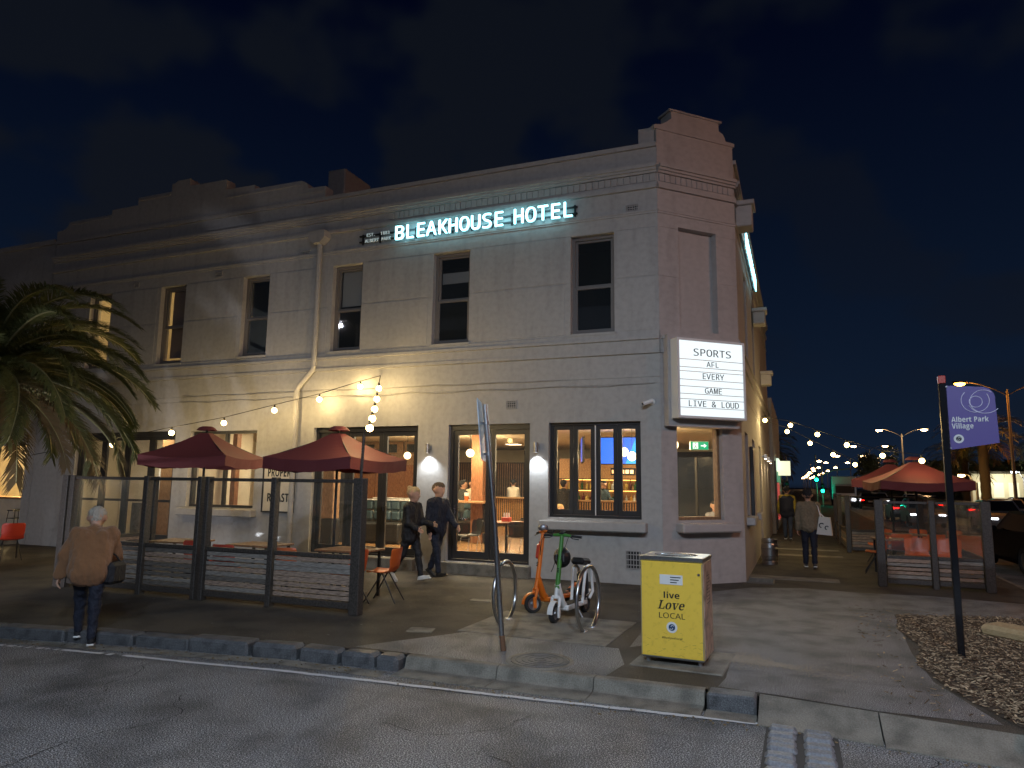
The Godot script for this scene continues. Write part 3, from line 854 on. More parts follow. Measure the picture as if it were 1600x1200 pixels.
func build_interior() -> void:
	var F := 0.2
	# panelled walls of the bar room
	var pw := thing("timber_partition", "red brown timber panelled wall deep inside the bar behind the open doors", "partition")
	for i in 9:
		obj("panel", one(-15.8 + i * 0.62, -15.19 + i * 0.62, F, 2.45, -9.1, -9.0 + 0.012 * (i % 2)), M.red_wood, pw)
	obj("beam", one(-15.8, -10.2, 2.45, 2.8, -9.1, -8.96), M.oak, pw)
	for i in 6:
		obj("panel", one(-15.75 + i * 0.97, -14.85 + i * 0.97, 2.82, 3.3, -9.1, -9.03), M.oak, pw)
		obj("clerestory_pane", one(-15.65 + i * 0.97, -15.1 + i * 0.97, 2.9, 3.2, -9.03, -9.02), M.black, pw)
	var p2 := thing("entry_partition", "brown timber and cream wall close behind the left-hand glass doors", "partition")
	obj("plaster_wall", one(-17.1, -12.1, F, 3.3, -2.6, -2.5), M.cream, p2)
	obj("timber_panel", one(-14.35, -12.25, F, 3.1, -1.6, -1.5), M.oak, p2)
	obj("dark_door", one(-13.75, -13.35, 1.4, 2.7, -1.498, -1.47), M.frame, p2)
	obj("end_wall", one(-12.2, -12.05, F, 3.3, -2.49, -0.37), M.cream, p2)
	obj("menu_board", one(-15.5, -14.9, 1.5, 2.4, -2.498, -2.47), glow(Color(0.9, 0.85, 0.75), 0.5), p2)
	obj("counter", one(-15.6, -14.6, F, 1.15, -2.2, -1.7), M.bluestone, p2)
	var p3 := thing("stair_partition", "red timber posts and white slats behind the window with a sill", "partition")
	obj("back_wall", one(-11.98, -9.0, F, 3.3, -3.1, -3.0), M.dark_room, p3)
	for i in 7:
		obj("slat", one(-11.2 + i * 0.09, -11.15 + i * 0.09, 1.0, 2.9, -2.4, -2.35), M.white, p3)
	for i in 3:
		obj("post", one(-11.75 + i * 0.8, -11.6 + i * 0.8, F, 3.3, -1.6, -1.45), M.red_wood, p3)
	# red timber column and the timber column by the doors
	var col := thing("timber_column", "square red timber column rising from the high table", "column", Vector3(-5.9, F, -4.7))
	obj("shaft", _bb(Vector3(0, 1.55, 0), Vector3(0.36, 3.1, 0.36), 0.015), M.red_wood, col)
	var col2 := thing("timber_column", "broad rough oak post just inside the double doors with a dark base", "column", Vector3(-8.75, F, -1.75))
	obj("shaft", _bb(Vector3(0, 1.9, 0), Vector3(0.42, 2.4, 0.3), 0.015), M.oak, col2)
	obj("base", _bb(Vector3(0, 0.35, 0), Vector3(0.46, 0.69, 0.34), 0.015), M.black, col2)
	# the bar: an L of two counters with slatted fronts
	var bars := [[-10.6, -6.3, -12.0, "long bar counter at the rear with slatted timber front"], [-5.9, -1.0, -9.6, "bar counter behind the folding window with slatted timber front"]]
	var slat := one(-0.02, 0.02, 0.12, 1.04, 0.0, 0.03)
	var sm := slat.mesh()
	for q in bars:
		var bc := thing("bar_counter", q[3], "bar", Vector3(0, F, q[2]))
		obj("body", one(q[0], q[1], 0.0, 1.05, -0.6, -0.01), M.black, bc)
		obj("counter_top", _bb(Vector3((q[0] + q[1]) * 0.5, 1.08, -0.28), Vector3(q[1] - q[0] + 0.1, 0.055, 0.78), 0.01), M.bar_top, bc)
		var n := int((q[1] - q[0]) / 0.085)
		for i in n:
			obj("slat", sm, M.bar_slat, bc, Transform3D(Basis(), Vector3(q[0] + 0.04 + i * 0.085, 0, 0)))
	# back bar with shelves and bottles
	var bb := thing("back_bar", "amber lit back bar shelves full of bottles behind the counter", "shelf", Vector3(0, F, -12.2))
	obj("back_panel", one(-6.1, -1.0, 0.0, 2.6, -0.35, -0.3), M.bar_slat, bb)
	for yy in [0.95, 1.42, 1.82]:
		obj("shelf", one(-6.1, -1.0, yy, yy + 0.03, -0.295, 0.0), M.black, bb)
	var strip := glow(Color(1.0, 0.75, 0.38), 4.0)
	for yy in [1.415, 1.815]:
		obj("light_strip", one(-6.0, -1.1, yy - 0.02, yy - 0.002, -0.29, -0.27), strip, bb)
	obj("fridge", one(-5.4, -2.9, 0.1, 0.9, -0.29, -0.02), mat(L(0.6, 0.6, 0.58), 0.4), bb)
	rng.seed = 41
	var kinds := []
	for k in 4:
		var m := MB.new()
		var r := 0.042 + 0.009 * k
		var h := 0.26 + 0.025 * ((k * 3) % 4)
		m.lathe([Vector2(0.0, 0.0), Vector2(r, 0.0), Vector2(r, h * 0.62), Vector2(0.014, h * 0.8), Vector2(0.014, h * 1.1), Vector2(0.0, h * 1.1)], 8)
		kinds.append(m.mesh())
	var tints := [mat(L(0.55, 0.28, 0.05), 0.15), mat(L(0.68, 0.68, 0.62), 0.15), mat(L(0.03, 0.08, 0.03), 0.15), mat(L(0.6, 0.4, 0.1), 0.2), mat(L(0.10, 0.02, 0.02), 0.2)]
	for yy in [0.98, 1.45]:
		for i in 30:
			var o := obj("bottle", kinds[rng.randi() % 4], tints[rng.randi() % 5], null, Transform3D(Basis(), Vector3(-5.95 + i * 0.165 + rng.randf_range(-0.03, 0.03), F + yy, -12.33 + rng.randf_range(-0.04, 0.06))))
			tag(o, "small bottle standing in the rows on the back bar shelves", "bottle", "bottles on the back bar")
	# screens
	var tv := thing("television", "large blue television screen hanging above the bar", "television", Vector3(-2.3, 2.78, -6.0))
	obj("casing", _bb(Vector3(0, 0, -0.03), Vector3(1.5, 0.78, 0.06), 0.01), M.black, tv)
	obj("screen", one(-0.72, 0.72, -0.36, 0.36, 0.001, 0.006), glow(Color(0.14, 0.42, 0.95), 1.3, Color.BLACK), tv)
	var sh := MB.new()
	sh.prism(PackedVector2Array([Vector2(0.25, -0.36), Vector2(0.72, -0.36), Vector2(0.72, 0.36), Vector2(0.55, 0.36)]), 0.0065, 0.008)
	obj("screen_picture", sh, glow(Color(0.10, 0.68, 0.95), 1.3, Color.BLACK), tv)
	obj("hanger", one(-0.02, 0.02, 0.38, 0.56, -0.04, -0.01), M.black, tv)
	var tv2 := thing("television", "narrow blue screen seen almost edge-on left of the large one", "television", Vector3(-3.2, 2.78, -5.6), -1.25)
	obj("casing", _bb(Vector3(0, 0, -0.03), Vector3(1.1, 0.7, 0.06), 0.01), M.black, tv2)
	obj("screen", one(-0.52, 0.52, -0.32, 0.32, 0.001, 0.006), glow(Color(0.2, 0.35, 0.9), 0.7, Color.BLACK), tv2)
	for q in [[-3.4, "amber menu screen above the back bar, beside the barman"], [-1.9, "amber menu screen above the right end of the back bar"]]:
		var ms := thing("menu_screen", q[1], "screen", Vector3(q[0], 2.3, -11.5), 0.0, "amber screens over the bar")
		obj("casing", _bb(Vector3(0, 0, -0.03), Vector3(0.9, 0.26, 0.05), 0.01), M.black, ms)
		for i in 5:
			obj("lit_block", one(-0.4 + i * 0.165, -0.28 + i * 0.165, -0.07, 0.06, 0.0, 0.01), glow(Color(1.0, 0.6, 0.1), 1.2), ms)
	var reg := thing("till_screen", "small pale blue till screen on the rear bar", "screen", Vector3(-8.85, 1.33, -12.2))
	obj("screen", one(-0.2, 0.2, 0.08, 0.42, 0.0, 0.03), glow(Color(0.55, 0.85, 1.0), 1.4), reg)
	obj("stand", one(-0.06, 0.06, 0.0, 0.08, -0.05, 0.03), M.black, reg)
	# slatted screen behind the rear bar
	var ss := thing("slatted_screen", "dark screen of thin vertical rods behind the rear bar", "screen", Vector3(0, F, -13.9))
	obj("back_board", one(-11.6, -6.2, 0.0, 2.5, -0.1, -0.05), M.dark_room, ss)
	for i in 54:
		obj("slat", one(-11.55 + i * 0.1, -11.525 + i * 0.1, 0.0, 2.45, 0.0, 0.03), M.oak, ss)
	var dp := thing("dark_partition", "dark glazed partition deep behind the chamfered corner window", "partition")
	obj("wall", one(-0.95, 1.0, F, 2.75, -6.3, -6.2), M.matte_black, dp)
	for i in 3:
		obj("glazing_bar", one(-0.8 + i * 0.6, -0.74 + i * 0.6, F, 2.6, -6.198, -6.15), M.frame, dp)
		obj("pane", one(-0.74 + i * 0.6, -0.2 + i * 0.6, 0.6, 2.6, -6.19, -6.18), mat(L(0.02, 0.025, 0.035), 0.08), dp)
	# lamps
	var gl := glow(Color(1.0, 0.86, 0.62), 3.2)
	for q in [[-5.87, 2.64, -4.0, "globe pendant hanging in front of the red column"], [-1.68, 2.66, -4.2, "left one of the two globe pendants behind the folding window"], [-1.41, 2.54, -3.9, "right one of the two globe pendants behind the folding window"], [-0.25, 2.76, -3.0, "globe pendant behind the chamfered corner window"], [-9.0, 2.66, -6.0, "globe pendant deep inside behind the double doors"], [-6.9, 2.7, -7.2, "globe pendant near the timber panelled wall"]]:
		var p := thing("pendant_lamp", q[3], "lamp", Vector3(q[0], q[1], q[2]), 0.0, "globe pendants in the bar")
		obj("globe", _ball(0.115), gl, p)
		var cd := MB.new()
		cd.tube([Vector3(0, 0.11, 0), Vector3(0, 3.32 - q[1], 0)], 0.006, 6)
		obj("cord", cd, M.cable, p)
		omni(p, Vector3.ZERO, 2.2, Color(1.0, 0.88, 0.66), 0.11)
	for q in [[-5.3, -2.2, "square ceiling light panel near the red column"], [-4.0, -2.2, "square ceiling light panel just inside the doors"], [-7.2, -3.2, "square ceiling light panel above the booths"], [-7.4, -11.0, "square ceiling light panel above the rear bar"], [-2.6, -10.6, "square ceiling light panel above the bar counter"], [0.1, -4.0, "square ceiling light panel behind the corner window"], [-14.4, -1.1, "square ceiling light panel above the left-hand glass doors"], [-10.7, -2.0, "square ceiling light panel behind the window with a sill"], [-12.6, -6.5, "square ceiling light panel above the timber panelled wall"]]:
		var p := thing("ceiling_light", q[2], "lamp", Vector3(q[0], 3.32, q[1]), 0.0, "ceiling light panels in the bar")
		obj("housing", one(-0.26, 0.26, -0.05, -0.003, -0.26, 0.26), M.white, p)
		obj("diffuser", one(-0.23, 0.23, -0.06, -0.051, -0.23, 0.23), glow(Color(1.0, 0.9, 0.72), 4.0), p)
		var a := AreaLight3D.new()
		a.name = "lamp_light"
		a.area_size = Vector2(0.46, 0.46)
		a.light_color = Color(1.0, 0.92, 0.74)
		a.light_energy = (9.0 if q[0] > -9.0 else 3.6) if q[0] < 0.0 else 1.0
		a.area_range = 30.0
		a.shadow_enabled = true
		p.add_child(a, true)
		a.transform = Transform3D(Basis(Vector3.RIGHT, -PI / 2), Vector3(0, -0.065, 0))
	# exit sign
	var ex := thing("exit_sign", "green exit sign with running figure and arrow behind the corner window", "sign", Vector3(0.33, 2.74, -3.0), 0.35)
	obj("box", _bb(Vector3(0, 0, -0.03), Vector3(0.42, 0.2, 0.05), 0.008), M.white, ex)
	obj("lit_face", one(-0.2, 0.2, -0.09, 0.09, -0.004, 0.002), glow(Color(0.03, 0.60, 0.40), 1.2, Color.BLACK), ex)
	var run := MB.new()
	run.ext(-0.15, -0.03, -0.07, 0.07, 0.0021, 0.003)
	obj("doorway", run, glow(Color(0.9, 1.0, 0.95), 1.0), ex)
	var fig := MB.new()
	fig.tube([Vector3(-0.1, 0.01, 0.004), Vector3(-0.085, -0.025, 0.004), Vector3(-0.06, -0.03, 0.004), Vector3(-0.06, -0.06, 0.004)], 0.008, 6)
	fig.tube([Vector3(-0.085, -0.025, 0.004), Vector3(-0.12, -0.055, 0.004)], 0.008, 6)
	fig.ball(Vector3(-0.088, 0.04, 0.004), Vector3(0.013, 0.013, 0.004), 8, 5)
	obj("running_figure", fig, mat(L(0.02, 0.25, 0.15)), ex)
	var ar := MB.new()
	ar.prism(PackedVector2Array([Vector2(0.03, 0.015), Vector2(0.1, 0.015), Vector2(0.1, 0.05), Vector2(0.165, 0.0), Vector2(0.1, -0.05), Vector2(0.1, -0.015), Vector2(0.03, -0.015)]), 0.0021, 0.004)
	obj("arrow", ar, glow(Color(0.9, 1.0, 0.95), 1.0), ex)
	# furniture
	var ht := thing("high_table", "high timber table around the red column near the doors", "table", Vector3(-6.25, F, -4.55))
	obj("table_top", _bb(Vector3(0, 1.12, 0.1), Vector3(1.5, 0.06, 0.8), 0.01), M.bar_top, ht)
	for sx in [-0.6, 0.6]:
		obj("leg", one(sx - 0.04, sx + 0.04, 0.0, 1.09, -0.04, 0.04), M.black, ht)
	var proto: Node3D = null
	var spots := [[-4.6, -1.4, 2.6, "black shell chair nearest the left door leaf"], [-3.5, -1.5, 0.5, "black shell chair turned away behind the right door leaf"], [-4.75, -2.6, 0.4, "black shell chair behind the first one, by the high table"], [-3.75, -2.9, 3.5, "black shell chair between the two cafe tables"], [-3.0, -3.4, 1.8, "black shell chair beyond the right cafe table"], [-0.1, -3.2, 2.2, "black shell chair at the table behind the corner window"], [0.55, -4.4, 0.2, "black shell chair deep behind the corner window"]]
	for s in spots:
		var c := cafe_chair(Vector3(s[0], F, s[1]), s[2], s[3], proto)
		if proto == null:
			proto = c
	var tp: Node3D = null
	for s in [[-4.0, -2.1, "small dark cafe table just inside the glass doors"], [-3.0, -2.5, "small dark cafe table behind the right door leaf"], [0.15, -3.8, "small dark cafe table behind the corner window"]]:
		if tp:
			dup(tp, Vector3(s[0], F, s[1]), 0.2, s[2])
			continue
		tp = thing("cafe_table", s[2], "table", Vector3(s[0], F, s[1]), 0.0, "cafe tables in the bar")
		obj("table_top", _bb(Vector3(0, 0.74, 0), Vector3(0.7, 0.03, 0.7), 0.008), M.red_wood, tp)
		var st := MB.new()
		st.tube([Vector3(0, 0.02, 0), Vector3(0, 0.72, 0)], 0.03, 10)
		st.lathe([Vector2(0.24, 0.0), Vector2(0.22, 0.02), Vector2(0.03, 0.03)], 16)
		obj("pedestal", st, M.black, tp)
	var bx := thing("menu_box", "red caddy box on the small cafe table inside the doors", "box", Vector3(-4.0, F + 0.755, -2.1))
	obj("tray", _bb(Vector3(0, 0.05, 0), Vector3(0.2, 0.1, 0.14), 0.01), M.red_plastic, bx)
	var jm := MB.new()
	for i in 3:
		jm.lathe([Vector2(0, 0.1), Vector2(0.022, 0.1), Vector2(0.02, 0.2), Vector2(0, 0.2)], 8, Transform3D(Basis(), Vector3(-0.06 + i * 0.06, 0, 0)))
	obj("napkins", jm, M.white, bx)
	var cup := thing("drink_cup", "white and orange cup standing on the high table", "cup", Vector3(-6.1, F + 1.15, -4.3))
	var cm := MB.new()
	cm.lathe([Vector2(0, 0), Vector2(0.05, 0), Vector2(0.06, 0.13), Vector2(0, 0.13)], 12)
	obj("base", cm, M.orange, cup)
	var cm2 := MB.new()
	cm2.lathe([Vector2(0.061, 0.131), Vector2(0.066, 0.22), Vector2(0, 0.22)], 12)
	obj("lid", cm2, M.white, cup)
	# booths with tufted backs
	var teal := mat(L(0.05, 0.085, 0.10), 0.5)
	var booth: Node3D = null
	for s in [[-8.3, -3.6, "tufted teal booth seat nearest the double doors"], [-8.9, -5.4, "tufted teal booth seat in the second row inside"], [-6.9, -5.6, "tufted teal booth seat right of the second row"]]:
		if booth:
			dup(booth, Vector3(s[0], F, s[1]), 0.0, s[2])
			continue
		booth = thing("booth_seat", s[2], "bench", Vector3(s[0], F, s[1]), 0.0, "teal booths in the bar")
		obj("seat", _bb(Vector3(0, 0.3, 0.3), Vector3(1.7, 0.5, 0.6), 0.04), M.black, booth)
		for i in 6:
			for j in 2:
				obj("back_cushion", _bb(Vector3(-0.71 + i * 0.284, 0.72 + j * 0.28, 0.02), Vector3(0.275, 0.27, 0.16), 0.05), teal, booth)
		obj("cap_rail", one(-0.86, 0.86, 1.13, 1.16, -0.1, 0.1), M.white, booth)

func _bb(c: Vector3, s: Vector3, bev: float, b := Basis()) -> MB:
	var m := MB.new()
	m.bbox(c, s, bev, b)
	return m

# ---------------------------------------------------------------- ground
func sheet(poly: Array, y: float) -> MB:
	var p := PackedVector2Array()
	for q in poly:
		p.append(Vector2(q[0], -q[1]))
	var t := Geometry2D.triangulate_polygon(p)
	var mb := MB.new()
	for i in range(0, t.size(), 3):
		var a := p[t[i]]
		var b := p[t[i + 1]]
		var c := p[t[i + 2]]
		if (b - a).cross(c - a) < 0:
			var w := b
			b = c
			c = w
		mb.tri(Vector3(a.x, y, -a.y), Vector3(b.x, y, -b.y), Vector3(c.x, y, -c.y))
	return mb

func kerb_z(x: float) -> float:  # the back edge of the kerb stones
	if x > -1.0:
		return 6.45 + maxf(0.0, x - 2.0) * 0.16
	return 6.45 + 0.02 * (x + 1.0) * (x + 1.0)

func build_ground() -> void:
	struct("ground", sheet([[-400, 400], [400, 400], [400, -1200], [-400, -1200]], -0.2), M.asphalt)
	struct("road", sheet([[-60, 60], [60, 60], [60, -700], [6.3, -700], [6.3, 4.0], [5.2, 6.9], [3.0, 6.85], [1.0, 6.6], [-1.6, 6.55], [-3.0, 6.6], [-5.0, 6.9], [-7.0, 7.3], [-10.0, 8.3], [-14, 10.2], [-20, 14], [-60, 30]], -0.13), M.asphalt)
	var edge := []
	for i in 40:
		var x := -22.0 + i * 0.6
		edge.append([x, kerb_z(x)])
	edge.append([2.0, kerb_z(2.0)])
	edge.append([3.9, 6.72])
	edge.append([5.6, 6.2])
	edge.append([6.2, 3.6])
	edge.append([6.2, -300])
	edge.append([1.0, -300])
	edge.append([1.0, -1.0])
	edge.append([-0.3, 0.0 - 0.3])
	edge.append([-22, -0.3])
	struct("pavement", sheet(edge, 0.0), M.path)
	struct("roadside_footing", sheet([[6.2, 4], [6.3, 4], [6.3, -300], [6.2, -300]], -0.01), M.concrete)
	struct("median_strip", _bb(Vector3(14, -0.08, -180), Vector3(2.6, 0.2, 300), 0.03), M.concrete)
	# lighter asphalt strip along the kerb and darker patch round the bin
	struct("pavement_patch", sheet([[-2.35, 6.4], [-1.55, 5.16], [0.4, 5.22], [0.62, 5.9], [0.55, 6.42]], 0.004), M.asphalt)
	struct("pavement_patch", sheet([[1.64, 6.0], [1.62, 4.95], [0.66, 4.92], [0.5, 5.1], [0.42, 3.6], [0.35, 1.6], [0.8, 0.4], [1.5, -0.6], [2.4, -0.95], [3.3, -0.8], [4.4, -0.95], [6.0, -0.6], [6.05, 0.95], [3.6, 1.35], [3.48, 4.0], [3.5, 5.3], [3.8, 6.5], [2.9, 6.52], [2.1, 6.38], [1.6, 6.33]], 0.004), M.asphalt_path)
	struct("gutter_line", sheet([[-7.0, 7.42], [-5.0, 7.05], [-3.0, 6.75], [-1.7, 6.72], [-1.7, 6.95], [-3.0, 6.97], [-5.0, 7.25], [-7.0, 7.62]], -0.126), M.concrete)
	# concrete bay under the hoops, with a score line
	var bay := struct("concrete_bay", _bb(Vector3(-0.62, -0.012, 4.4), Vector3(1.92, 0.044, 1.56), 0.006), M.concrete)
	bay.rotation.y = -0.02
	for q in [[-2.11, 5.3, 0.32, 0.26, 0.25], [-2.35, 2.92, 0.36, 0.2, 0.1], [-7.0, 3.0, 0.3, 0.25, 0.1]]:
		var ins := struct("service_lid", _bb(Vector3.ZERO, Vector3(q[2], 0.02, q[3]), 0.004), M.concrete)
		ins.position = Vector3(q[0], 0.0, q[1])
		ins.rotation.y = q[4]
	var thr := struct("concrete_strip", _bb(Vector3(2.2, -0.01, -2.3), Vector3(1.7, 0.05, 0.5), 0.006), M.concrete)
	struct("concrete_strip", _bb(Vector3(2.4, -0.01, -7.6), Vector3(2.0, 0.05, 0.45), 0.006), M.concrete)
	struct("concrete_strip", _bb(Vector3(2.4, -0.01, -9.6), Vector3(2.0, 0.05, 0.3), 0.006), M.concrete)
	var pit := struct("pit_cover", _bb(Vector3(0, 0, 0), Vector3(0.5, 0.03, 0.6), 0.006), mat(L(0.10, 0.085, 0.07), 0.6))
	pit.position = Vector3(1.62, 0.006, -1.55)
	for i in 9:
		obj("grating_bar", one(-0.22, 0.22, 0.0155, 0.024, -0.26 + i * 0.06, -0.235 + i * 0.06), M.bluestone, pit)
	# painted edge line, worn
	rng.seed = 5
	var pts := [[-9.5, 8.25], [-8.0, 7.95], [-6.9, 7.69], [-6.2, 7.58], [-5.6, 7.48], [-4.6, 7.36], [-3.8, 7.29], [-2.8, 7.16], [-1.5, 7.08], [-0.2, 7.0], [1.0, 6.91], [2.02, 6.84]]
	var lm := MB.new()
	for i in pts.size() - 1:
		var a := Vector3(pts[i][0], -0.122, pts[i][1])
		var b := Vector3(pts[i + 1][0], -0.122, pts[i + 1][1])
		var n := 14
		for k in n:
			if (i in [2, 3] and rng.randf() < 0.45) or (i < 5 and rng.randf() < 0.12) or rng.randf() < 0.02:
				continue
			var p := a.lerp(b, float(k) / n)
			var q := a.lerp(b, float(k + 1) / n)
			var w1 := 0.032 + rng.randf_range(-0.007, 0.006)
			var w2 := 0.032 + rng.randf_range(-0.007, 0.006)
			lm.quad(p + Vector3(0, 0, w1), q + Vector3(0, 0, w1), q - Vector3(0, 0, w2), p - Vector3(0, 0, w2))
	struct("edge_line", lm, M.paint)
	# cracks in the road surface
	var cm := MB.new()
	for s in [[-3.0, 8.2, 0.9, 2.2], [-0.9, 8.1, -0.15, 1.5], [0.2, 8.4, 0.25, 1.6], [-4.2, 7.6, 0.5, 1.2], [3.2, 7.1, 1.1, 0.9], [-6.5, 9.2, 0.3, 2.0]]:
		var p := Vector3(s[0], -0.1245, s[1])
		var an: float = s[2]
		var left: float = s[3]
		while left > 0.0:
			var st := rng.randf_range(0.05, 0.12)
			var q := p + Vector3(cos(an), 0, sin(an)) * st
			var o := Vector3(-sin(an), 0, cos(an)) * rng.randf_range(0.0015, 0.005)
			cm.quad(p + o, q + o, q - o, p - o)
			p = q
			an += rng.randf_range(-0.7, 0.7)
			left -= st
	struct("road_crack", cm, mat(L(0.018, 0.018, 0.018), 0.9))
	# kerb
	var kerb := Node3D.new()
	kerb.name = "kerb"
	add_child(kerb)
	kerb.set_meta("kind", "structure")
	rng.seed = 77
	var x := -16.0
	while x < -1.75:
		var len := rng.randf_range(0.75, 1.0) if x < -4.0 else rng.randf_range(0.42, 0.66)
		len = minf(len, -1.62 - x)
		if len < 0.2:
			break
		var c := Vector3(x + len * 0.5, 0, 0)
		c.z = kerb_z(c.x) + 0.1
		var ang := atan2(kerb_z(x + len) - kerb_z(x), len)
		var st := MB.new()
		var rough := x > -4.0
		st.bbox(Vector3.ZERO, Vector3(len - (0.02 if not rough else 0.035), 0.34, 0.26 if not rough else 0.24), 0.022 if not rough else 0.035, Basis(Vector3.UP, -ang))
		for i in st.v.size():
			st.v[i] += Vector3(sin(st.v[i].x * 47.0 + x * 9.0) * 0.008, cos(st.v[i].z * 61.0 + x * 5.0) * 0.008, sin(st.v[i].y * 53.0 + x * 3.0) * 0.01)
		var so := obj("kerb_stone", st, M.bluestone, kerb)
		so.position = c + Vector3(0, -0.157 + rng.randf_range(-0.012, 0.006), rng.randf_range(-0.01, 0.015))
		so.rotation.z = rng.randf_range(-0.01, 0.01)
		x += len
	var prof := PackedVector2Array([Vector2(0.0, -0.2), Vector2(0.0, 0.004), Vector2(0.1, 0.004), Vector2(0.125, -0.012), Vector2(0.15, -0.1), Vector2(0.17, -0.113), Vector2(0.44, -0.122), Vector2(0.44, -0.2)])
	for q in [[-1.6, -0.55], [-0.54, 0.46], [0.47, 1.5]]:
		var km := MB.new()
		km.prism(prof, -q[1], -q[0], Transform3D(Basis(Vector3(0, 0, 1), Vector3(0, 1, 0), Vector3(-1, 0, 0)), Vector3(0, 0, 6.4)))
		obj("kerb_section", km, M.concrete, kerb)
	obj("kerb_stone", _bb(Vector3(1.74, -0.1, 6.52), Vector3(0.42, 0.24, 0.22), 0.02), M.bluestone, kerb)
	obj("gutter_section", _bb(Vector3(1.74, -0.16, 6.74), Vector3(0.44, 0.08, 0.24), 0.01), M.concrete, kerb)
	for q in [[1.97, 2.9], [2.91, 3.9], [3.91, 4.9]]:
		var rm := MB.new()
		var dz := 0.155
		var z0: float = 6.42 + (q[0] - 1.97) * dz
		var z1: float = 6.42 + (q[1] - 1.97) * dz
		var s0 := [Vector3(q[0], 0.006, z0), Vector3(q[0], -0.085, z0 + 0.30), Vector3(q[0], -0.118, z0 + 0.46), Vector3(q[0], -0.25, z0 + 0.46), Vector3(q[0], -0.25, z0)]
		var s1 := [Vector3(q[1], 0.006, z1), Vector3(q[1], -0.085, z1 + 0.28), Vector3(q[1], -0.118, z1 + 0.42), Vector3(q[1], -0.25, z1 + 0.42), Vector3(q[1], -0.25, z1)]
		for k in 4:
			rm.quad(s0[k], s0[k + 1], s1[k + 1], s1[k])
		rm.tri(s0[0], s0[2], s0[1])
		rm.quad(s0[0], s0[4], s0[3], s0[2])
		rm.tri(s1[0], s1[1], s1[2])
		rm.quad(s1[0], s1[2], s1[3], s1[4])
		obj("ramp_section", rm, M.concrete, kerb)
	# bluestone pitchers across the road end
	var pav := Node3D.new()
	pav.name = "pitcher_strip"
	add_child(pav)
	pav.set_meta("kind", "structure")
	struct("pitcher_bed", sheet([[2.04, 6.86], [2.58, 6.92], [2.6, 10.4], [2.02, 10.4]], -0.1262), mat(L(0.05, 0.045, 0.04), 0.95))
	var variants := []
	for k in 4:
		var m := MB.new()
		m.bbox(Vector3.ZERO, Vector3(0.22, 0.12, 0.138), 0.026)
		for i in m.v.size():
			m.v[i] += Vector3(sin(m.v[i].z * 70.0 + k * 3.0) * 0.006, sin(m.v[i].x * 40.0 + k * 2.0) * 0.006, cos(m.v[i].x * 55.0 + k * 5.0) * 0.006)
		variants.append(m.mesh())
	for cidx in 2:
		for r in 22:
			var o := obj("cobble", variants[rng.randi() % 4], M.cobble, pav)
			o.position = Vector3(2.17 + cidx * 0.27 + rng.randf_range(-0.01, 0.01), -0.158 + rng.randf_range(-0.006, 0.008), 6.93 + r * 0.152)
			o.rotation = Vector3(rng.randf_range(-0.03, 0.03), rng.randf_range(-0.06, 0.06), rng.randf_range(-0.03, 0.03))
	# leaves and grit blown into the gutter
	var lv := MB.new()
	for i in 500:
		var gx := rng.randf_range(-8.0, 4.0)
		var gz := kerb_z(gx) + (0.3 if gx < -1.6 else 0.45) + absf(rng.randfn(0.0, 0.12))
		var a := rng.randf() * TAU
		var s := rng.randf_range(0.006, 0.022)
		var d := Vector3(cos(a), 0, sin(a)) * s
		var e := Vector3(-sin(a), 0.3, cos(a)) * s * 0.5
		lv.quad(Vector3(gx, -0.117, gz) - d, Vector3(gx, -0.117, gz) - e * 0.8, Vector3(gx, -0.113, gz) + d, Vector3(gx, -0.112, gz) + e)
	for i in 260:
		var gp := Vector3(rng.randf_range(-7.0, 3.4), 0.006, rng.randf_range(1.5, 6.3))
		var a := rng.randf() * TAU
		var s := rng.randf_range(0.004, 0.016)
		var d := Vector3(cos(a), 0.1, sin(a)) * s
		var e := Vector3(-sin(a), 0.2, cos(a)) * s * 0.5
		lv.quad(gp - d, gp - e, gp + d, gp + e)
	var lo := obj("leaf_litter", lv, M.leaf_dry)
	tag(lo, "dry leaves and grit scattered along the gutter and pavement", "litter")
	lo.set_meta("kind", "stuff")
	# trodden gum and spots on the pavement
	var gum := MB.new()
	for i in 170:
		var gp := Vector3(rng.randf_range(-9.0, 5.5), 0.0095, rng.randf_range(0.6, 6.3))
		var gr := rng.randf_range(0.008, 0.022)
		for k in 7:
			gum.tri(gp, gp + Vector3(cos(TAU * k / 7.0), 0, -sin(TAU * k / 7.0)) * gr * (0.8 + 0.2 * (k % 2)), gp + Vector3(cos(TAU * (k + 1) / 7.0), 0, -sin(TAU * (k + 1) / 7.0)) * gr * (0.8 + 0.2 * ((k + 1) % 2)))
	var go := obj("gum_spots", gum, mat(L(0.15, 0.145, 0.14), 0.8))
	tag(go, "pale trodden gum spots dotted over the pavement", "gum")
	go.set_meta("kind", "stuff")
	# spilled pale sand beside the bin
	var sp := MB.new()
	for i in 3800:
		var along := absf(rng.randfn(0.0, 0.42))
		var q := Vector3(1.62 + along, 0.0085, 5.12 + along * 0.28 + rng.randfn(0.0, 0.10 + 0.05 * sin(along * 9.0)))
		var s := rng.randf_range(0.002, 0.0085)
		sp.quad(q + Vector3(-s, 0, s * 0.6), q + Vector3(s * 0.8, 0.001, s), q + Vector3(s, 0, -s * 0.7), q + Vector3(-s * 0.7, 0.002, -s))
	var spo := obj("spilled_sand", sp, mat(L(0.30, 0.26, 0.2), 0.9))
	tag(spo, "pale sand spilled on the asphalt beside the yellow bin", "sand")
	spo.set_meta("kind", "stuff")
	# mulch bed
	var bed := MB.new()
	var outline := [[3.62, 1.45], [3.5, 2.6], [3.62, 3.6], [3.45, 4.6], [3.6, 5.6], [3.9, 6.5], [4.6, 6.75], [5.4, 6.2], [6.1, 3.6], [6.1, 1.0], [5.0, 1.05]]
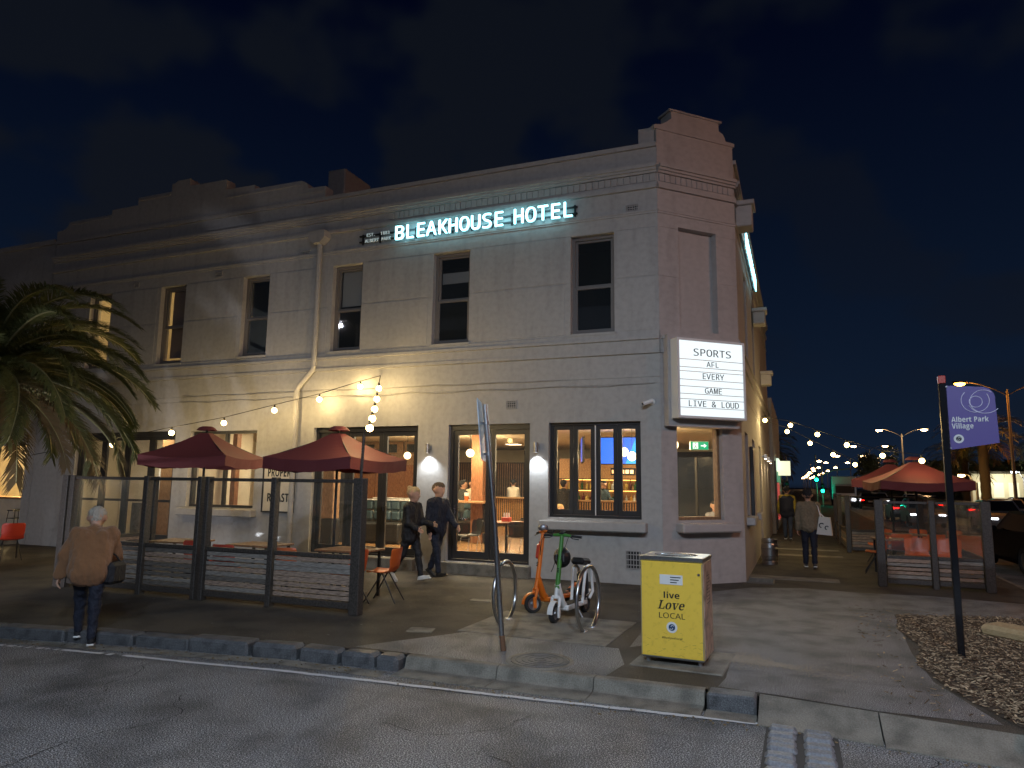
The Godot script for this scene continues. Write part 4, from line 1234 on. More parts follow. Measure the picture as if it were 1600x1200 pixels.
	struct("garden_bed", sheet(outline, 0.006), mat(L(0.05, 0.036, 0.024), 0.95))
	var chip := MB.new()
	chip.bbox(Vector3.ZERO, Vector3(0.05, 0.006, 0.011), 0.002)
	var mm := MultiMesh.new()
	mm.transform_format = MultiMesh.TRANSFORM_3D
	mm.use_colors = true
	mm.mesh = chip.mesh()
	var place := []
	var poly := PackedVector2Array()
	for q in outline:
		poly.append(Vector2(q[0], q[1]))
	rng.seed = 99
	while place.size() < 15000:
		var q := Vector2(rng.randf_range(3.0, 6.1), rng.randf_range(0.9, 6.8))
		if Geometry2D.is_point_in_polygon(q, poly) or (rng.randf() < 0.03 and q.y < 6.5 and q.x > 2.9):
			place.append(q)
	mm.instance_count = place.size()
	for i in place.size():
		var q: Vector2 = place[i]
		var bs := Basis.from_euler(Vector3(rng.randf_range(-0.35, 0.35), rng.randf() * TAU, rng.randf_range(-0.4, 0.4))).scaled_local(Vector3(rng.randf_range(0.2, 1.25) * (1.5 if rng.randf() < 0.08 else 1.0), 1.0, rng.randf_range(0.5, 1.7)))
		mm.set_instance_transform(i, Transform3D(bs, Vector3(q.x, 0.012 + rng.randf() * 0.03, q.y)))
		var v := rng.randf()
		var cc := Color(0.075, 0.045, 0.025).lerp(Color(0.56, 0.43, 0.27), pow(v, 2.4))
		mm.set_instance_color(i, cc)
	var mu := MultiMeshInstance3D.new()
	mu.name = "bark_mulch"
	mu.multimesh = mm
	var cmat := mat(Color.WHITE, 0.85)
	cmat.vertex_color_use_as_albedo = true
	mu.material_override = cmat
	add_child(mu)
	tag(mu, "bark chip mulch covering the garden bed at the corner", "mulch")
	mu.set_meta("kind", "stuff")
	# sandstone edging rock
	var rk := MB.new()
	rk.bbox(Vector3.ZERO, Vector3(1.0, 0.16, 0.42), 0.05)
	for i in rk.v.size():
		rk.v[i] += Vector3(sin(rk.v[i].z * 17.0 + rk.v[i].y * 9.0) * 0.03, sin(rk.v[i].x * 8.0) * 0.02, sin(rk.v[i].x * 11.0 + 1.0) * 0.04)
	var ro := obj("sandstone_rock", rk, textured(noise_tex(31, 0.05, [[0.0, L(0.30, 0.22, 0.11)], [1.0, L(0.50, 0.39, 0.22)]], 256, 5), 0.7, 0.85, M.fine_n, 1.5))
	ro.position = Vector3(4.95, 0.07, 2.75)
	ro.rotation.y = -0.75
	tag(ro, "flat yellow sandstone rock lying on the mulch bed", "rock")
	var rb := MB.new()
	rb.bbox(Vector3.ZERO, Vector3(0.34, 0.2, 0.3), 0.06)
	var ro2 := obj("kerb_rock", rb, M.concrete)
	ro2.position = Vector3(4.08, 0.04, 6.75)
	tag(ro2, "pale rounded stone at the end of the ramp kerb", "rock")

# ---------------------------------------------------------------- glazed screens
func screen_panel(t: Node3D, a: Vector3, b: Vector3, slats: int, rail_y: float, top: float, m: Material, seed_: int) -> void:
	# one bay between two posts: top rail, pane, middle rail, slats and bottom rail
	var d := b - a
	var len := d.length()
	var x := Transform3D(Basis(d / len, Vector3.UP, (d / len).cross(Vector3.UP)), a)
	obj("top_rail", _bb(Vector3(len * 0.5, top - 0.025, 0), Vector3(len, 0.05, 0.06), 0.006), M.post, t, x)
	obj("middle_rail", _bb(Vector3(len * 0.5, rail_y, 0), Vector3(len, 0.06, 0.06), 0.006), M.post, t, x)
	obj("bottom_rail", _bb(Vector3(len * 0.5, 0.11, 0), Vector3(len, 0.09, 0.06), 0.006), M.post, t, x)
	obj("pane", one(0.005, len - 0.005, rail_y + 0.032, top - 0.052, -0.006, 0.004), M.screen_glass, t, x)
	rng.seed = seed_
	var h := (rail_y - 0.03 - 0.16) / slats
	for i in slats:
		var s := MB.new()
		var gap := rng.randf_range(0.004, 0.02)
		s.bbox(Vector3(len * 0.5, 0.16 + h * (i + 0.5), 0.004 + rng.randf_range(-0.006, 0.006)), Vector3(len - 0.01, h - gap, 0.022), 0.004)
		obj("slat", s, [M.slat, M.slat_warm, M.slat_dark][rng.randi() % 3], t, x * Transform3D(Basis(Vector3(0, 0, 1), rng.randf_range(-0.003, 0.003)), Vector3.ZERO))

func build_screens() -> void:
	var t := thing("glazed_screen", "long timber screen with glass panes above grey slats along the kerbside terrace", "screen")
	var z := 4.78
	var xs := [[-9.47, 0.13], [-9.3, 0.1], [-7.56, 0.1], [-6.41, 0.08], [-6.25, 0.08], [-4.95, 0.09], [-3.44, 0.15]]
	for q in xs:
		obj("post", _bb(Vector3(q[0], 0.945, z), Vector3(q[1], 1.89, 0.12 if q[1] < 0.14 else 0.15), 0.008), M.post, t)
	for q in [[-9.24, -7.62, 61], [-7.5, -6.46, 62], [-6.2, -5.01, 63], [-4.89, -3.53, 64]]:
		screen_panel(t, Vector3(q[0], 0, z), Vector3(q[1], 0, z), 8, 0.78, 1.87, M.slat, q[2])
	# short return at the far left
	screen_panel(t, Vector3(-9.47, 0, 4.7), Vector3(-9.47, 0, 3.0), 8, 0.78, 1.87, M.slat, 65)
	obj("post", _bb(Vector3(-9.47, 0.945, 2.95), Vector3(0.1, 1.89, 0.1), 0.008), M.post, t)
	var hook := MB.new()
	hook.tube([Vector3(-3.44, 1.89, 4.78), Vector3(-3.42, 2.5, 4.78)], 0.022, 10)
	hook.tube([Vector3(-3.42, 2.5, 4.78), Vector3(-3.42, 2.56, 4.78), Vector3(-3.39, 2.58, 4.78)], 0.008, 6)
	obj("light_mast", hook, M.post, t)
	var r := thing("glazed_screen", "glazed timber screen on the right facing us, seen behind the banner pole", "screen")
	for q in [[3.78, -1.95, 0.15], [4.66, -1.95, 0.1], [5.52, -1.95, 0.16]]:
		obj("post", _bb(Vector3(q[0], 0.81, q[1]), Vector3(q[2], 1.62, 0.12), 0.008), M.post, r)
	screen_panel(r, Vector3(3.87, 0, -1.95), Vector3(4.6, 0, -1.95), 5, 0.56, 1.6, M.slat, 66)
	screen_panel(r, Vector3(4.72, 0, -1.95), Vector3(5.43, 0, -1.95), 5, 0.56, 1.6, M.slat, 67)
	screen_panel(r, Vector3(5.52, 0, -2.05), Vector3(5.52, 0, -9.2), 5, 0.56, 1.6, M.slat, 68)
	var s := thing("glazed_screen", "farther glazed timber screen along the side street pavement, beside the walkers", "screen")
	for q in [[3.66, -9.4], [5.5, -9.4], [3.6, -12.2], [3.6, -15.0]]:
		obj("post", _bb(Vector3(q[0], 0.81, q[1]), Vector3(0.13, 1.62, 0.13), 0.008), M.post, s)
	screen_panel(s, Vector3(3.74, 0, -9.4), Vector3(5.42, 0, -9.4), 6, 0.62, 1.6, M.slat, 69)
	screen_panel(s, Vector3(3.63, 0, -9.5), Vector3(3.6, 0, -12.1), 6, 0.62, 1.6, M.slat, 70)
	screen_panel(s, Vector3(3.6, 0, -12.3), Vector3(3.6, 0, -14.9), 6, 0.62, 1.6, M.slat, 71)

# ---------------------------------------------------------------- umbrellas, tables, chairs
func umbrella(at: Vector3, turn: float, label: String, side: float, eave: float, apex: float) -> Node3D:
	var u := thing("cafe_umbrella", label, "umbrella", at, turn, "dark red square cafe umbrellas")
	var h := side * 0.5
	var cor := [Vector3(h, eave, h), Vector3(h, eave, -h), Vector3(-h, eave, -h), Vector3(-h, eave, h)]
	var top := Vector3(0, apex - 0.12, 0)
	var mb := MB.new()
	var n := 8
	for k in 4:
		var a: Vector3 = cor[k]
		var b: Vector3 = cor[(k + 1) % 4]
		for i in n:
			for j in n:
				var q := []
				for w in [[i, j], [i + 1, j], [i + 1, j + 1], [i, j + 1]]:
					var r: float = 0.1 + 0.9 * w[0] / n
					var s: float = float(w[1]) / n
					var e: Vector3 = top.lerp(a.lerp(b, s), r)
					e.y -= 0.10 * sin(s * PI) * r * r * 0.6 + 0.09 * sin(r * PI) * 0.6
					q.append(e)
				mb.quad(q[0], q[1], q[2], q[3])
	obj("canopy", mb, M.canvas, u)
	for k in 4:
		var a: Vector3 = cor[k]
		var b: Vector3 = cor[(k + 1) % 4]
		var vm := MB.new()
		for j in n:
			var s := float(j) / n
			var s2 := float(j + 1) / n
			var p := a.lerp(b, s) - Vector3(0, 0.06 * sin(s * PI), 0)
			var q := a.lerp(b, s2) - Vector3(0, 0.06 * sin(s2 * PI), 0)
			var o := Vector3(a.x + b.x, 0, a.z + b.z).normalized() * 0.012
			vm.quad(p - Vector3(0, 0.2 - 0.012 * (j % 2), 0) + o * sin(j * 2.1), q - Vector3(0, 0.2 - 0.012 * ((j + 1) % 2), 0) + o * sin((j + 1) * 2.1), q, p)
		obj("valance", vm, M.canvas, u)
	var cap := MB.new()
	cap.lathe([Vector2(0.2, -0.035), Vector2(0.15, 0.02), Vector2(0.1, 0.045), Vector2(0.0, 0.05)], 8, Transform3D(Basis(Vector3.UP, PI / 8), Vector3(0, apex - 0.1, 0)))
	obj("vent_cap", cap, M.canvas, u)
	var pole := MB.new()
	pole.tube([Vector3(0, 0.0, 0), Vector3(0, apex - 0.1, 0)], 0.024, 10)
	obj("pole", pole, M.black, u)
	obj("base", _bb(Vector3(0, 0.03, 0), Vector3(0.5, 0.06, 0.5), 0.01), M.black, u)
	for k in 4:
		var rb := MB.new()
		rb.tube([Vector3(0, apex - 0.2, 0), cor[k] + Vector3(0, -0.03, 0)], 0.011, 6)
		var ro := obj("rib", rb, M.black, u)
		var sb := MB.new()
		sb.tube([Vector3(0, eave - 0.15, 0), (cor[k] as Vector3).lerp(Vector3(0, apex - 0.2, 0), 0.45) + Vector3(0, -0.03, 0)], 0.009, 6)
		obj("strut", sb, M.black, ro)
	return u

func terrace_chair(at: Vector3, turn: float, label: String, proto: Node3D, m: Material) -> Node3D:
	if proto:
		var r := dup(proto, at, turn, label)
		(r.get_node("seat") as MeshInstance3D).material_override = m
		return r
	var c := thing("terrace_chair", label, "chair", at, turn, "orange shell chairs on the terraces")
	obj("seat", shell_chair_shape(0.46, 0.82, 0.47), m, c)
	for s in [-1, 1]:
		var t := MB.new()
		t.tube([Vector3(s * 0.13, 0.445, 0.02), Vector3(s * 0.2, 0.0, -0.24)], 0.011, 6)
		obj("leg", t, M.black, c)
		var t2 := MB.new()
		t2.tube([Vector3(s * 0.13, 0.445, 0.02), Vector3(s * 0.2, 0.0, 0.27)], 0.011, 6)
		obj("leg", t2, M.black, c)
	var br := MB.new()
	br.tube([Vector3(-0.14, 0.44, 0.02), Vector3(0.14, 0.44, 0.02)], 0.012, 6)
	obj("crossbar", br, M.black, c)
	return c

func build_terrace() -> void:
	umbrella(Vector3(-5.14, 0, 3.0), 0.0, "dark red square umbrella nearest the double doors on the left terrace", 1.76, 2.24, 2.86)
	umbrella(Vector3(-8.6, 0, 2.6), 0.30, "dark red square umbrella nearest the palm on the left terrace", 1.72, 2.3, 2.95)
	umbrella(Vector3(5.0, 0, -6.2), 0.12, "front dark red umbrella on the right terrace, lit by a bulb", 1.95, 2.02, 2.66)
	umbrella(Vector3(4.75, 0, -8.7), -0.1, "rear dark red umbrella on the right terrace behind the lit one", 1.9, 2.06, 2.68)
	var pr := terrace_chair(Vector3(-3.72, 0, 3.62), 1.75, "orange chair at the open end of the left screen, pulled out", null, M.orange)
	for q in [[-4.05, 4.12, 1.5, "orange chair half hidden behind the end post of the left screen", 0], [-5.1, 4.2, 0.2, "orange chair whose back shows above the slats near the end post", 0],
		[-6.2, 4.25, 0.0, "orange red chair whose back shows above the slats beside the double post", 1], [-7.2, 3.9, 0.3, "red chair seen through the pane by the old walker", 1], [-14.15, 2.6, 1.2, "red chair standing alone on the pavement beside the palm", 1],
		[3.9, -4.2, 1.5, "orange chair at the outer left of the right terrace", 0], [4.6, -3.5, 3.1, "orange chair with its back to us behind the right screen", 0], [5.15, -3.6, 2.8, "orange chair beside the banner pole behind the right screen", 0],
		[4.45, -5.1, 0.2, "orange chair across the table behind the right screen", 0], [5.1, -5.3, 0.5, "orange chair in the second row under the right umbrella", 0], [4.2, -6.6, 1.9, "orange chair farthest left under the right umbrella", 0], [5.0, -7.0, 2.5, "orange chair deep under the right umbrellas", 0]]:
		terrace_chair(Vector3(q[0], 0, q[1]), q[2], q[3], pr, M.orange if q[4] == 0 else M.red_plastic)
	var tp: Node3D = null
	for q in [[-4.45, 3.5, 0.0, "timber terrace table behind the end of the left screen"], [-6.3, 3.5, 0.0, "timber terrace table behind the double post of the left screen"], [-8.0, 3.6, 0.1, "timber terrace table nearest the palm"], [4.3, -4.25, 0.1, "timber terrace table behind the right screen"], [4.75, -6.2, 0.1, "timber terrace table under the lit umbrella"]]:
		if tp:
			dup(tp, Vector3(q[0], 0, q[1]), q[2], q[3])
			continue
		tp = thing("terrace_table", q[3], "table", Vector3(q[0], 0, q[1]), q[2], "timber tables on the terraces")
		for i in 5:
			obj("plank", _bb(Vector3(0, 0.74, -0.28 + i * 0.14), Vector3(0.9, 0.03, 0.132), 0.005), M.table_top, tp)
		for sx in [-1, 1]:
			for sz in [-1, 1]:
				obj("leg", one(sx * 0.38 - 0.02, sx * 0.38 + 0.02, 0.0, 0.724, sz * 0.28 - 0.02, sz * 0.28 + 0.02), M.black, tp)

# ---------------------------------------------------------------- festoon lights
func festoon(label: String, path: Array, bulbs: Array, e: float) -> void:
	var f := thing("festoon_lights", label, "string lights")
	var c := MB.new()
	c.tube(path, 0.008, 6)
	obj("cable", c, M.cable, f)
	for q in bulbs:
		var at: Vector3 = q
		var b := obj("bulb", _ball(0.06), M.warm_bulb, f, Transform3D(Basis(), at))
		var s := MB.new()
		s.tube([Vector3(0, 0.04, 0), Vector3(0, 0.12, 0)], 0.02, 8)
		obj("socket", s, M.cable, b)
		omni(b, Vector3.ZERO, e * 1.1, Color(1.0, 0.87, 0.62), 0.045)

func sagging(a: Vector3, b: Vector3, sag: float, n := 14) -> Array:
	var r := []
	for i in n + 1:
		var t := float(i) / n
		r.append(a.lerp(b, t) - Vector3(0, sag * 4.0 * t * (1.0 - t), 0))
	return r

func build_festoons() -> void:
	var a := Vector3(-6.24, 4.2, 0.02)
	var pl := [a, Vector3(-6.68, 4.08, 0.14), Vector3(-7.58, 3.79, 0.40), Vector3(-8.58, 3.54, 0.69), Vector3(-9.72, 3.25, 1.01), Vector3(-10.92, 3.02, 1.35), Vector3(-12.28, 2.74, 1.74), Vector3(-14.2, 2.35, 2.3)]
	build_string("string of warm bulbs running from the wall towards the palm", pl, [[-6.68, 3.95, 0.14], [-7.58, 3.66, 0.4], [-8.58, 3.41, 0.69], [-9.72, 3.12, 1.01], [-10.92, 2.89, 1.35], [-12.28, 2.61, 1.74]], 0.42)
	var p2 := sagging(a, Vector3(-3.39, 2.56, 4.78), 0.12)
	build_string("string of warm bulbs running from the wall to the mast on the left screen", p2, [], 0.42, [0.12, 0.3, 0.47, 0.63, 0.79])
	var w := Vector3(1.42, 3.95, -9.2)
	build_string("upper string of warm bulbs from the side wall to the lit umbrella", [w, Vector3(2.23, 3.72, -8.4), Vector3(2.92, 3.4, -7.75), Vector3(3.6, 3.07, -7.09), Vector3(4.35, 2.77, -6.37), Vector3(5.1, 2.62, -5.6)], [[1.52, 3.82, -9.1], [2.23, 3.6, -8.4], [2.92, 3.28, -7.75], [3.6, 2.95, -7.09], [4.35, 2.64, -6.37], [5.06, 2.48, -5.4]], 0.25)
	build_string("lower string of warm bulbs from the side wall to the farther screen", [w + Vector3(0, -0.1, -0.1), Vector3(2.13, 3.6, -9.26), Vector3(2.75, 3.25, -9.32), Vector3(3.36, 2.92, -9.37), Vector3(3.95, 2.62, -9.42)], [[2.13, 3.48, -9.26], [2.75, 3.13, -9.32], [3.36, 2.79, -9.37], [3.93, 2.5, -9.42]], 0.22)

func build_string(label: String, path: Array, at: Array, e: float, along := []) -> void:
	var b := []
	for q in at:
		b.append(Vector3(q[0], q[1], q[2]))
	for t in along:
		var f: float = t * (path.size() - 1)
		var i := int(f)
		b.append((path[i] as Vector3).lerp(path[i + 1], f - i) - Vector3(0, 0.13, 0))
	festoon(label, path, b, e)

# ---------------------------------------------------------------- street furniture
func ring_tube(mb: MB, c: Vector3, u: Vector3, v: Vector3, R: float, r: float, a0 := 0.0, a1 := TAU, n := 32, seg := 8) -> void:
	var pts := []
	for i in n + 1:
		var a := a0 + (a1 - a0) * i / n
		pts.append(c + u * cos(a) * R + v * sin(a) * R)
	mb.tube(pts, r, seg, absf(a1 - a0) < TAU - 0.01)

func wheel(parent: Node3D, called: String, at: Vector3, R: float, w: float, tyre: Material, hub: Material, spokes := 0) -> MeshInstance3D:
	# the axle lies along x
	var x := Transform3D(Basis(Vector3(0, 0, 1), -PI / 2), at)
	var t := MB.new()
	t.lathe([Vector2(R * 0.66, -w * 0.42), Vector2(R * 0.86, -w * 0.5), Vector2(R * 0.97, -w * 0.36), Vector2(R, 0), Vector2(R * 0.97, w * 0.36), Vector2(R * 0.86, w * 0.5), Vector2(R * 0.66, w * 0.42), Vector2(R * 0.66, -w * 0.42)], 24)
	var o := obj(called, t, tyre, parent, x)
	var h := MB.new()
	h.lathe([Vector2(0, -w * 0.36), Vector2(R * 0.22, -w * 0.36), Vector2(R * 0.26, -w * 0.15), Vector2(R * 0.64, -w * 0.3), Vector2(R * 0.66, 0), Vector2(R * 0.64, w * 0.3), Vector2(R * 0.26, w * 0.15), Vector2(R * 0.22, w * 0.36), Vector2(0, w * 0.36)], 20)
	obj("rim", h, hub, o)
	return o

func scooter(label: String, at: Vector3, turn: float, stem_m: Material, body_m: Material, seat: bool, steer: float) -> Node3D:
	var s := thing("electric_scooter", label, "scooter", at, turn)
	wheel(s, "rear_wheel", Vector3(0, 0.125, -0.47), 0.125, 0.075, M.rubber, M.steel_dull)
	var dk := MB.new()
	dk.bbox(Vector3(0, 0.165, -0.06), Vector3(0.17, 0.075, 0.66), 0.018)
	var d := obj("deck", dk, body_m, s)
	obj("grip_mat", _bb(Vector3(0, 0.206, -0.06), Vector3(0.145, 0.008, 0.6), 0.002), M.rubber, d)
	var nk := MB.new()
	nk.tube([Vector3(0, 0.17, 0.2), Vector3(0, 0.24, 0.3), Vector3(0, 0.44, 0.40), Vector3(0, 0.5, 0.425)], [0.05, 0.052, 0.042, 0.04], 12)
	obj("neck", nk, body_m, s)
	var tl := MB.new()
	tl.tube([Vector3(0, 0.17, -0.36), Vector3(0, 0.2, -0.47), Vector3(0, 0.27, -0.52)], [0.045, 0.035, 0.02], 10)
	tl.bbox(Vector3(0, 0.27, -0.55), Vector3(0.075, 0.02, 0.2), 0.006, Basis(Vector3.RIGHT, 0.35))
	obj("rear_mudguard", tl, body_m, s)
	# the steered assembly turns about the head tube
	var pivot := Vector3(0, 0.42, 0.43)
	var st := Transform3D(Basis(Vector3(0, 0.98, -0.19).normalized(), steer), pivot) * Transform3D(Basis(), -pivot)
	var wl := wheel(s, "front_wheel", Vector3.ZERO, 0.13, 0.075, M.rubber, M.steel_dull)
	wl.transform = st * Transform3D(Basis(Vector3(0, 0, 1), -PI / 2), Vector3(0, 0.13, 0.53))
	var fk := MB.new()
	for sx in [-1, 1]:
		fk.tube([Vector3(sx * 0.055, 0.33, 0.47), Vector3(sx * 0.06, 0.13, 0.53)], [0.022, 0.019], 10)
		fk.bbox(Vector3(sx * 0.066, 0.15, 0.525), Vector3(0.03, 0.15, 0.05), 0.008)
	fk.tube([Vector3(-0.055, 0.33, 0.47), Vector3(0.055, 0.33, 0.47)], 0.024, 10)
	fk.tube([Vector3(0, 0.33, 0.47), Vector3(0, 0.46, 0.435)], 0.03, 10)
	var pts := []
	for i in 9:
		var a := lerpf(-0.35, 1.5, i / 8.0)
		pts.append(Vector3(0, 0.13 + 0.155 * cos(a), 0.53 + 0.155 * sin(a)))
	for i in 8:
		fk.bbox(((pts[i] as Vector3) + pts[i + 1]) * 0.5, Vector3(0.075, 0.012, 0.05), 0.003, Basis(Vector3.RIGHT, lerpf(-0.35, 1.5, (i + 0.5) / 8.0)))
	obj("fork", fk, body_m, s, st)
	var sm := MB.new()
	sm.tube([Vector3(0, 0.44, 0.435), Vector3(0, 0.78, 0.365), Vector3(0, 1.13, 0.295)], [0.034, 0.031, 0.028], 14)
	obj("stem", sm, stem_m, s, st)
	var hb := MB.new()
	hb.tube([Vector3(-0.13, 1.135, 0.285), Vector3(0, 1.15, 0.295), Vector3(0.13, 1.135, 0.285)], [0.02, 0.028, 0.02], 10)
	var hbo := obj("handlebar", hb, stem_m, s, st)
	for sx in [-1, 1]:
		var gp := MB.new()
		gp.tube([Vector3(sx * 0.14, 1.135, 0.285), Vector3(sx * 0.28, 1.125, 0.265)], 0.018, 10)
		obj("grip", gp, M.rubber, hbo)
		var lv := MB.new()
		lv.tube([Vector3(sx * 0.13, 1.125, 0.3), Vector3(sx * 0.17, 1.105, 0.325), Vector3(sx * 0.26, 1.095, 0.315)], 0.007, 6)
		obj("brake_lever", lv, M.black, hbo)
	obj("display", _bb(Vector3(0, 1.175, 0.28), Vector3(0.07, 0.03, 0.09), 0.008, Basis(Vector3.RIGHT, 0.3)), M.black, hbo)
	var cb := MB.new()
	cb.tube([Vector3(0.1, 1.12, 0.3), Vector3(0.09, 1.02, 0.37), Vector3(0.05, 0.9, 0.38), Vector3(0.02, 0.8, 0.375)], 0.005, 6)
	obj("brake_cable", cb, M.black, s, st)
	var ks := MB.new()
	ks.tube([Vector3(0.07, 0.14, -0.05), Vector3(0.17, 0.01, -0.02)], 0.01, 8)
	obj("kickstand", ks, M.steel_dull, s)
	for i in 3:
		obj("decal", _bb(st * Vector3(0, 0.66 + i * 0.022, 0.393 + 0.033 - i * 0.0045), Vector3(0.034, 0.012, 0.004), 0.001), M.ink, s)
	if seat:
		for sx in [-1, 1]:
			var f := MB.new()
			f.tube([Vector3(sx * 0.085, 0.17, -0.2), Vector3(sx * 0.09, 0.4, -0.24), Vector3(sx * 0.1, 0.62, -0.28), Vector3(sx * 0.1, 0.68, -0.36), Vector3(sx * 0.1, 0.62, -0.47), Vector3(sx * 0.09, 0.3, -0.56), Vector3(sx * 0.07, 0.2, -0.48)], 0.022, 10)
			obj("seat_frame", f, body_m, s)
		var sd := MB.new()
		sd.bbox(Vector3(0, 0.735, -0.34), Vector3(0.21, 0.1, 0.30), 0.035, Basis(Vector3.RIGHT, -0.12))
		obj("saddle", sd, M.black, s)
		obj("battery_case", _bb(Vector3(0, 0.42, -0.4), Vector3(0.15, 0.34, 0.13), 0.03, Basis(Vector3.RIGHT, 0.1)), M.black, s)
	else:
		var lk := MB.new()
		lk.bbox(Vector3(-0.05, 0.86, 0.36), Vector3(0.09, 0.22, 0.07), 0.02, Basis(Vector3.RIGHT, -0.2))
		lk.tube([Vector3(-0.05, 0.96, 0.34), Vector3(-0.05, 1.0, 0.335)], 0.015, 8)
		obj("lock_box", lk, M.red_plastic, s, st)
		var ph := MB.new()
		ph.ball(Vector3(0, 1.2, 0.29), Vector3(0.09, 0.05, 0.08), 14, 8)
		obj("silver_bell_cap", ph, M.steel_dull, s, st)
	return s

func build_furniture() -> void:
	var green := mat(L(0.055, 0.20, 0.035), 0.35)
	var orange := mat(L(0.72, 0.17, 0.015), 0.35)
	scooter("green and white electric scooter with black saddle beside the right hoop", Vector3(-0.66, 0, 3.62), -0.14, green, M.white, true, 0.06)
	scooter("orange electric scooter with red lock box behind the green one", Vector3(-1.10, 0, 3.06), -0.25, orange, orange, false, -0.55)
	var hm := thing("bicycle_helmet", "black helmet hanging on the stem of the green scooter", "helmet", Vector3(-0.70, 0.84, 3.9), -0.1)
	var hs := MB.new()
	hs.ball(Vector3.ZERO, Vector3(0.125, 0.14, 0.09), 16, 9)
	obj("shell", hs, M.black, hm)
	for sx in [-1, 1]:
		obj("vent", _bb(Vector3(sx * 0.055, 0.0, 0.075), Vector3(0.014, 0.1, 0.02), 0.004), M.lampshell, hm)
	var hst := MB.new()
	hst.tube([Vector3(-0.1, -0.05, 0.0), Vector3(-0.13, -0.16, 0.03), Vector3(-0.15, -0.2, 0.04)], 0.006, 6)
	obj("strap", hst, M.black, hm)
	for q in [[-1.37, 4.33, "round stainless bike hoop behind the leaning sign pole", 0.02], [-0.20, 4.36, "round stainless bike hoop beside the green scooter", -0.08]]:
		var h := thing("bike_hoop", q[2], "bike rack", Vector3(q[0], 0, q[1]), q[3], "stainless bike hoops")
		var mb := MB.new()
		ring_tube(mb, Vector3(0, 0.385, 0), Vector3(0, 0, 1), Vector3.UP, 0.41, 0.025, -1.22, PI + 1.22, 44, 12)
		obj("ring", mb, M.steel, h)
		for sz in [-1, 1]:
			var fl := MB.new()
			fl.lathe([Vector2(0.0, 0.01), Vector2(0.055, 0.01), Vector2(0.05, 0.022), Vector2(0.0, 0.022)], 14, Transform3D(Basis(), Vector3(0, 0.0, sz * 0.15)))
			obj("base_plate", fl, M.steel_dull, h)
	# leaning sign pole
	var sp := thing("sign_pole", "leaning galvanised sign pole with a plate turned edge-on", "sign pole", Vector3(-0.75, 0, 5.87))
	var top := Vector3(-0.27, 2.76, 0.02)
	var pm := MB.new()
	pm.tube([Vector3(0, -0.05, 0), top * 0.14, top * 0.5 + Vector3(0.012, 0, 0), top], 0.03, 14)
	obj("pole", pm, M.steel, sp)
	var rs := MB.new()
	rs.tube([Vector3(0.0, 0.0, 0), top * 0.06], 0.032, 14)
	obj("rusty_foot", rs, textured(noise_tex(33, 0.08, [[0.0, L(0.06, 0.03, 0.015)], [0.6, L(0.2, 0.09, 0.04)], [1.0, L(0.35, 0.3, 0.26)]], 256, 5), 0.2, 0.8), sp)
	var plx := Transform3D(Basis(Vector3(0, 0, 1), 0.098) * Basis(Vector3.UP, -1.27), Vector3(-0.29, 2.42, 0.05))
	var pl := MB.new()
	pl.prism(PackedVector2Array([Vector2(-0.2, -0.32), Vector2(0.2, -0.32), Vector2(0.225, -0.29), Vector2(0.225, 0.36), Vector2(0.2, 0.39), Vector2(-0.2, 0.39), Vector2(-0.225, 0.36), Vector2(-0.225, -0.29)]), -0.003, 0.003)
	pl.moved(plx)
	obj("sign_plate", pl, mat(L(0.42, 0.55, 0.66), 0.35, 0.4), sp)
	for yy in [0.92, 0.79]:
		var cl := MB.new()
		cl.tube([top * (yy - 0.006), top * (yy + 0.006)], 0.038, 12)
		cl.box(top * yy + Vector3(-0.035, 0, 0.0), Vector3(0.05, 0.025, 0.03))
		obj("clamp", cl, M.steel_dull, sp)
	# yellow street bin
	var bin := thing("street_bin", "yellow street litter bin with live Love LOCAL lettering and steel lid", "bin", Vector3(1.10, 0.0, 5.46), -0.045)
	var bd := MB.new()
	bd.bbox(Vector3(0, 0.555, 0), Vector3(0.655, 0.99, 0.53), 0.012)
	obj("body", bd, M.steel_dull, bin)
	obj("front_panel", _bb(Vector3(0, 0.565, 0.268), Vector3(0.65, 0.965, 0.006), 0.002), M.yellow, bin)
	var side_t := noise_tex(34, 0.012, [[0.0, L(0.10, 0.07, 0.05)], [0.42, L(0.42, 0.30, 0.22)], [0.6, L(0.55, 0.40, 0.30)], [1.0, L(0.62, 0.47, 0.37)]], 512, 3)
	obj("side_panel", _bb(Vector3(0.3305, 0.565, 0), Vector3(0.006, 0.965, 0.51), 0.002), textured(side_t, 1.0, 0.3), bin)
	for i in 9:
		obj("side_print", one(0.334, 0.3345, 0.62 + i * 0.035, 0.626 + i * 0.035, -0.12 + 0.02 * (i % 3), 0.1 - 0.03 * (i % 2)), M.ink, bin)
	var lid := MB.new()
	lid.bbox(Vector3(0, 1.075, 0), Vector3(0.67, 0.045, 0.55), 0.006)
	var lo := obj("lid", lid, M.steel, bin)
	var hl := MB.new()
	hl.lathe([Vector2(0.235, 1.0982), Vector2(0.225, 1.104), Vector2(0.17, 1.101), Vector2(0.165, 1.0985)], 30, Transform3D(Basis.from_scale(Vector3(1.0, 1.0, 0.72)), Vector3.ZERO))
	obj("chute_rim", hl, M.chrome, lo)
	var hole := MB.new()
	hole.lathe([Vector2(0.166, 1.0985), Vector2(0.12, 1.099), Vector2(0.0, 1.0995)], 30, Transform3D(Basis.from_scale(Vector3(1.0, 1.0, 0.72)), Vector3.ZERO))
	obj("chute", hole, M.black, lo)
	for sx in [-0.27, 0.27]:
		for sz in [-0.2, 0.2]:
			var ft := MB.new()
			ft.lathe([Vector2(0.022, 0.0), Vector2(0.022, 0.06)], 10, Transform3D(Basis(), Vector3(sx, 0, sz)))
			obj("foot", ft, M.steel_dull, bin)
